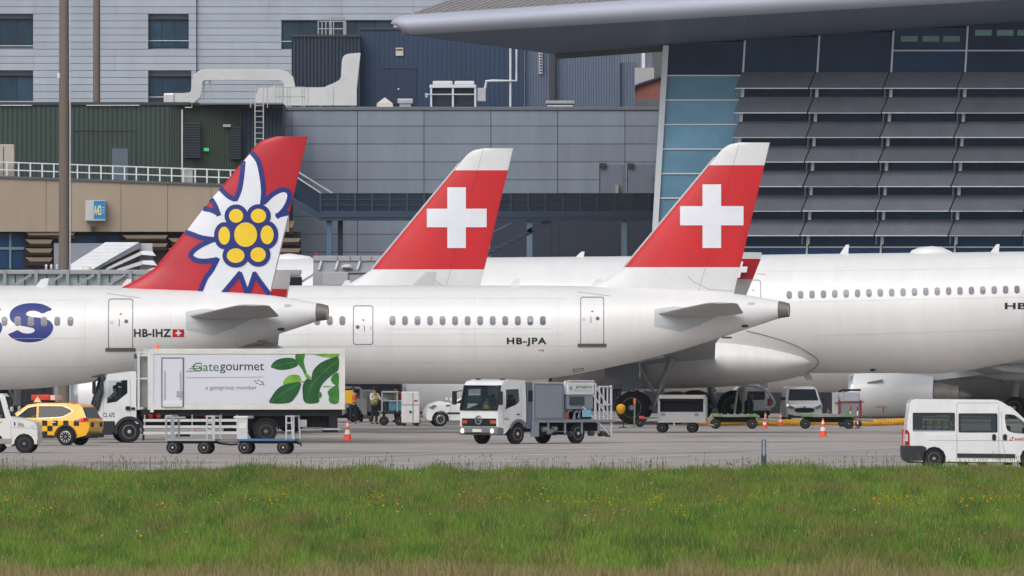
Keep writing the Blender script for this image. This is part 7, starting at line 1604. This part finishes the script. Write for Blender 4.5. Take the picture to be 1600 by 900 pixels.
def tint_mat(name, trans=.25):
    m = bpy.data.materials.new(name); m.use_nodes = True; n, l = m.node_tree.nodes, m.node_tree.links; p = n['Principled BSDF']; p.inputs['Roughness'].default_value = .65; p.inputs['Specular IOR Level'].default_value = .25
    a = n.new('ShaderNodeAttribute'); a.attribute_name = 'tint'; l.new(a.outputs['Color'], p.inputs['Base Color'])
    tb = n.new('ShaderNodeBsdfTranslucent'); l.new(a.outputs['Color'], tb.inputs[0]); mx = n.new('ShaderNodeMixShader'); mx.inputs[0].default_value = trans
    l.new(p.outputs[0], mx.inputs[1]); l.new(tb.outputs[0], mx.inputs[2]); l.new(mx.outputs[0], n['Material Output'].inputs[0]); return m
mg = tint_mat('grass_blade')
g1, g2, g3, br_, dry, straw = (np.array(lin(c)) for c in ((88, 122, 40), (114, 146, 52), (62, 94, 36), (122, 114, 66), (146, 132, 92), (176, 164, 120)))
def colours(X, Y, dryness=None):
    n = len(X); p1 = vnoise(X*.55, Y*.035, 1); p2 = vnoise(X*1.6+9, Y*.11, 2); p3 = vnoise(X*.25+3, Y*.02, 5); r = RNG.random(n)[:, None]
    c = g1*(1-p1[:, None])+g2*p1[:, None]; c = c*(1-.55*(p2[:, None] < .38))+g3*.55*(p2[:, None] < .38)
    k = np.clip((vnoise(X*.9+4, Y*.06+7, 8)-.52)*2.4, 0, .6)[:, None]; c = c*(1-k)+br_*k
    kk = (RNG.random(n) < .10)[:, None]; c = np.where(kk, br_*.6+straw*.4, c)
    d = np.clip((360-Y)/5+1.2*(p2-.5), 0, 1)[:, None]*.85; c = c*(1-d)+dry*d
    return c*(.75+.5*r)
Y0, Y1 = 345, GRASS_EDGE-.3
X, Y = field(225000, Y0, Y1); keep = Y < GRASS_EDGE-.3-9*vnoise(X*1.3+50, Y*0+.5, 41); X, Y = X[keep], Y[keep]; hh = (.20+.22*RNG.random(len(X)))*(.55+.9*vnoise(X*.8, Y*.05, 12))
blades('meadow_grass', X, Y, hh, .022+.014*RNG.random(len(X)), colours(X, Y), .35, mg)
# tall seed stalks with heads, thickest along the far edge where they stand against the apron
X, Y = field(7800, 372, Y1-5); e, f_ = field(2400, GRASS_EDGE-18, Y1); kk = vnoise(e*.9, f_*0+2, 44) > .3; X, Y = np.r_[X, e[kk]], np.r_[Y, f_[kk]]
hh = .26+.46*RNG.random(len(X))**1.6*(.6+.8*vnoise(X*1.2, Y*.1, 20)); cc = (br_*.5+g1*.5)[None, :]*(.7+.5*RNG.random(len(X)))[:, None]
blades('seed_stalks', X, Y, hh, .009+.006*RNG.random(len(X)), cc, .05, mg)
hk = RNG.random(len(X)) < .6; hx = hh[hk]
blades('seed_heads', X[hk], Y[hk], .07+.07*RNG.random(hk.sum()), .014+.014*RNG.random(hk.sum()), (br_*.75+g3*.25)[None, :]*(.7+.5*RNG.random(hk.sum()))[:, None], .25, mg, hx*.86)
# flowers
def flowers(name, X, Y, z, r, col):
    n = len(X); k = 6; V = np.zeros((n, k+1, 3)); tl = RNG.random((n, 1))*.9+.3
    for j in range(k):
        t = 2*math.pi*j/k; V[:, j] = np.c_[X+r*math.cos(t), Y-r*math.sin(t)*np.cos(tl[:, 0]), z+r*math.sin(t)*np.sin(tl[:, 0])]
    V[:, k] = np.c_[X, Y-.2*r, z-.25*r]
    me = bpy.data.meshes.new(name); F_ = [(i*(k+1)+j, i*(k+1)+(j+1) % k, i*(k+1)+k) for i in range(n) for j in range(k)]; me.from_pydata(V.reshape(-1, 3).tolist(), [], F_)
    at = me.attributes.new('tint', 'FLOAT_COLOR', 'POINT'); C4 = np.ones((n, k+1, 4)); C4[:, :, :3] = col[:, None, :]; at.data.foreach_set('color', C4.reshape(-1))
    o = link(name, me, tint_mat(name+'_petal', .15)); stuff(o); return o
def band(n, yrow, spread, clump):
    xs = RNG.random(n)*1720-60; keep = vnoise(xs*.012, np.full(n, 3.3)+yrow, 31) > clump; xs = xs[keep]; rows = yrow+RNG.normal(0, spread, len(xs)); Yd = FPX*CAMH/(rows-YH); return (xs-800)*Yd/FPX, Yd
parts_ = [band(900, 803, 6, .52), band(520, 818, 8, .58), band(200, 785, 12, .55), band(60, 850, 30, .5)]
X = np.concatenate([p[0] for p in parts_]); Y = np.concatenate([p[1] for p in parts_]); ok = (Y > 356) & (Y < GRASS_EDGE-2); X, Y = X[ok], Y[ok]; n = len(X)
yc = np.where((RNG.random(n) < .7)[:, None], np.array(lin((246, 206, 30))), np.array(lin((234, 172, 34))))
flowers('yellow_flowers', X, Y, .40+.1*RNG.random(n), .015+.022*RNG.random(n)**2, yc)
X, Y = field(170, 380, 575); flowers('white_flowers', X, Y, .38+.1*RNG.random(len(X)), .014+.014*RNG.random(len(X)), np.tile(np.array(lin((222, 220, 226))), (len(X), 1)))

# ------------------------------------------------------------------ thin summer haze
hz = MB().box(-1300, 1300, -450, 4400, -1, 72).build('haze', None); stuff(hz)
hm = bpy.data.materials.new('haze_air'); hm.use_nodes = True; hn = hm.node_tree.nodes; hn.remove(hn['Principled BSDF'])
pv = hn.new('ShaderNodeVolumePrincipled'); pv.inputs['Color'].default_value = (.82, .9, 1, 1); pv.inputs['Density'].default_value = .00003; pv.inputs['Anisotropy'].default_value = .2
hm.node_tree.links.new(pv.outputs[0], hn['Material Output'].inputs['Volume']); hz.data.materials.append(hm)
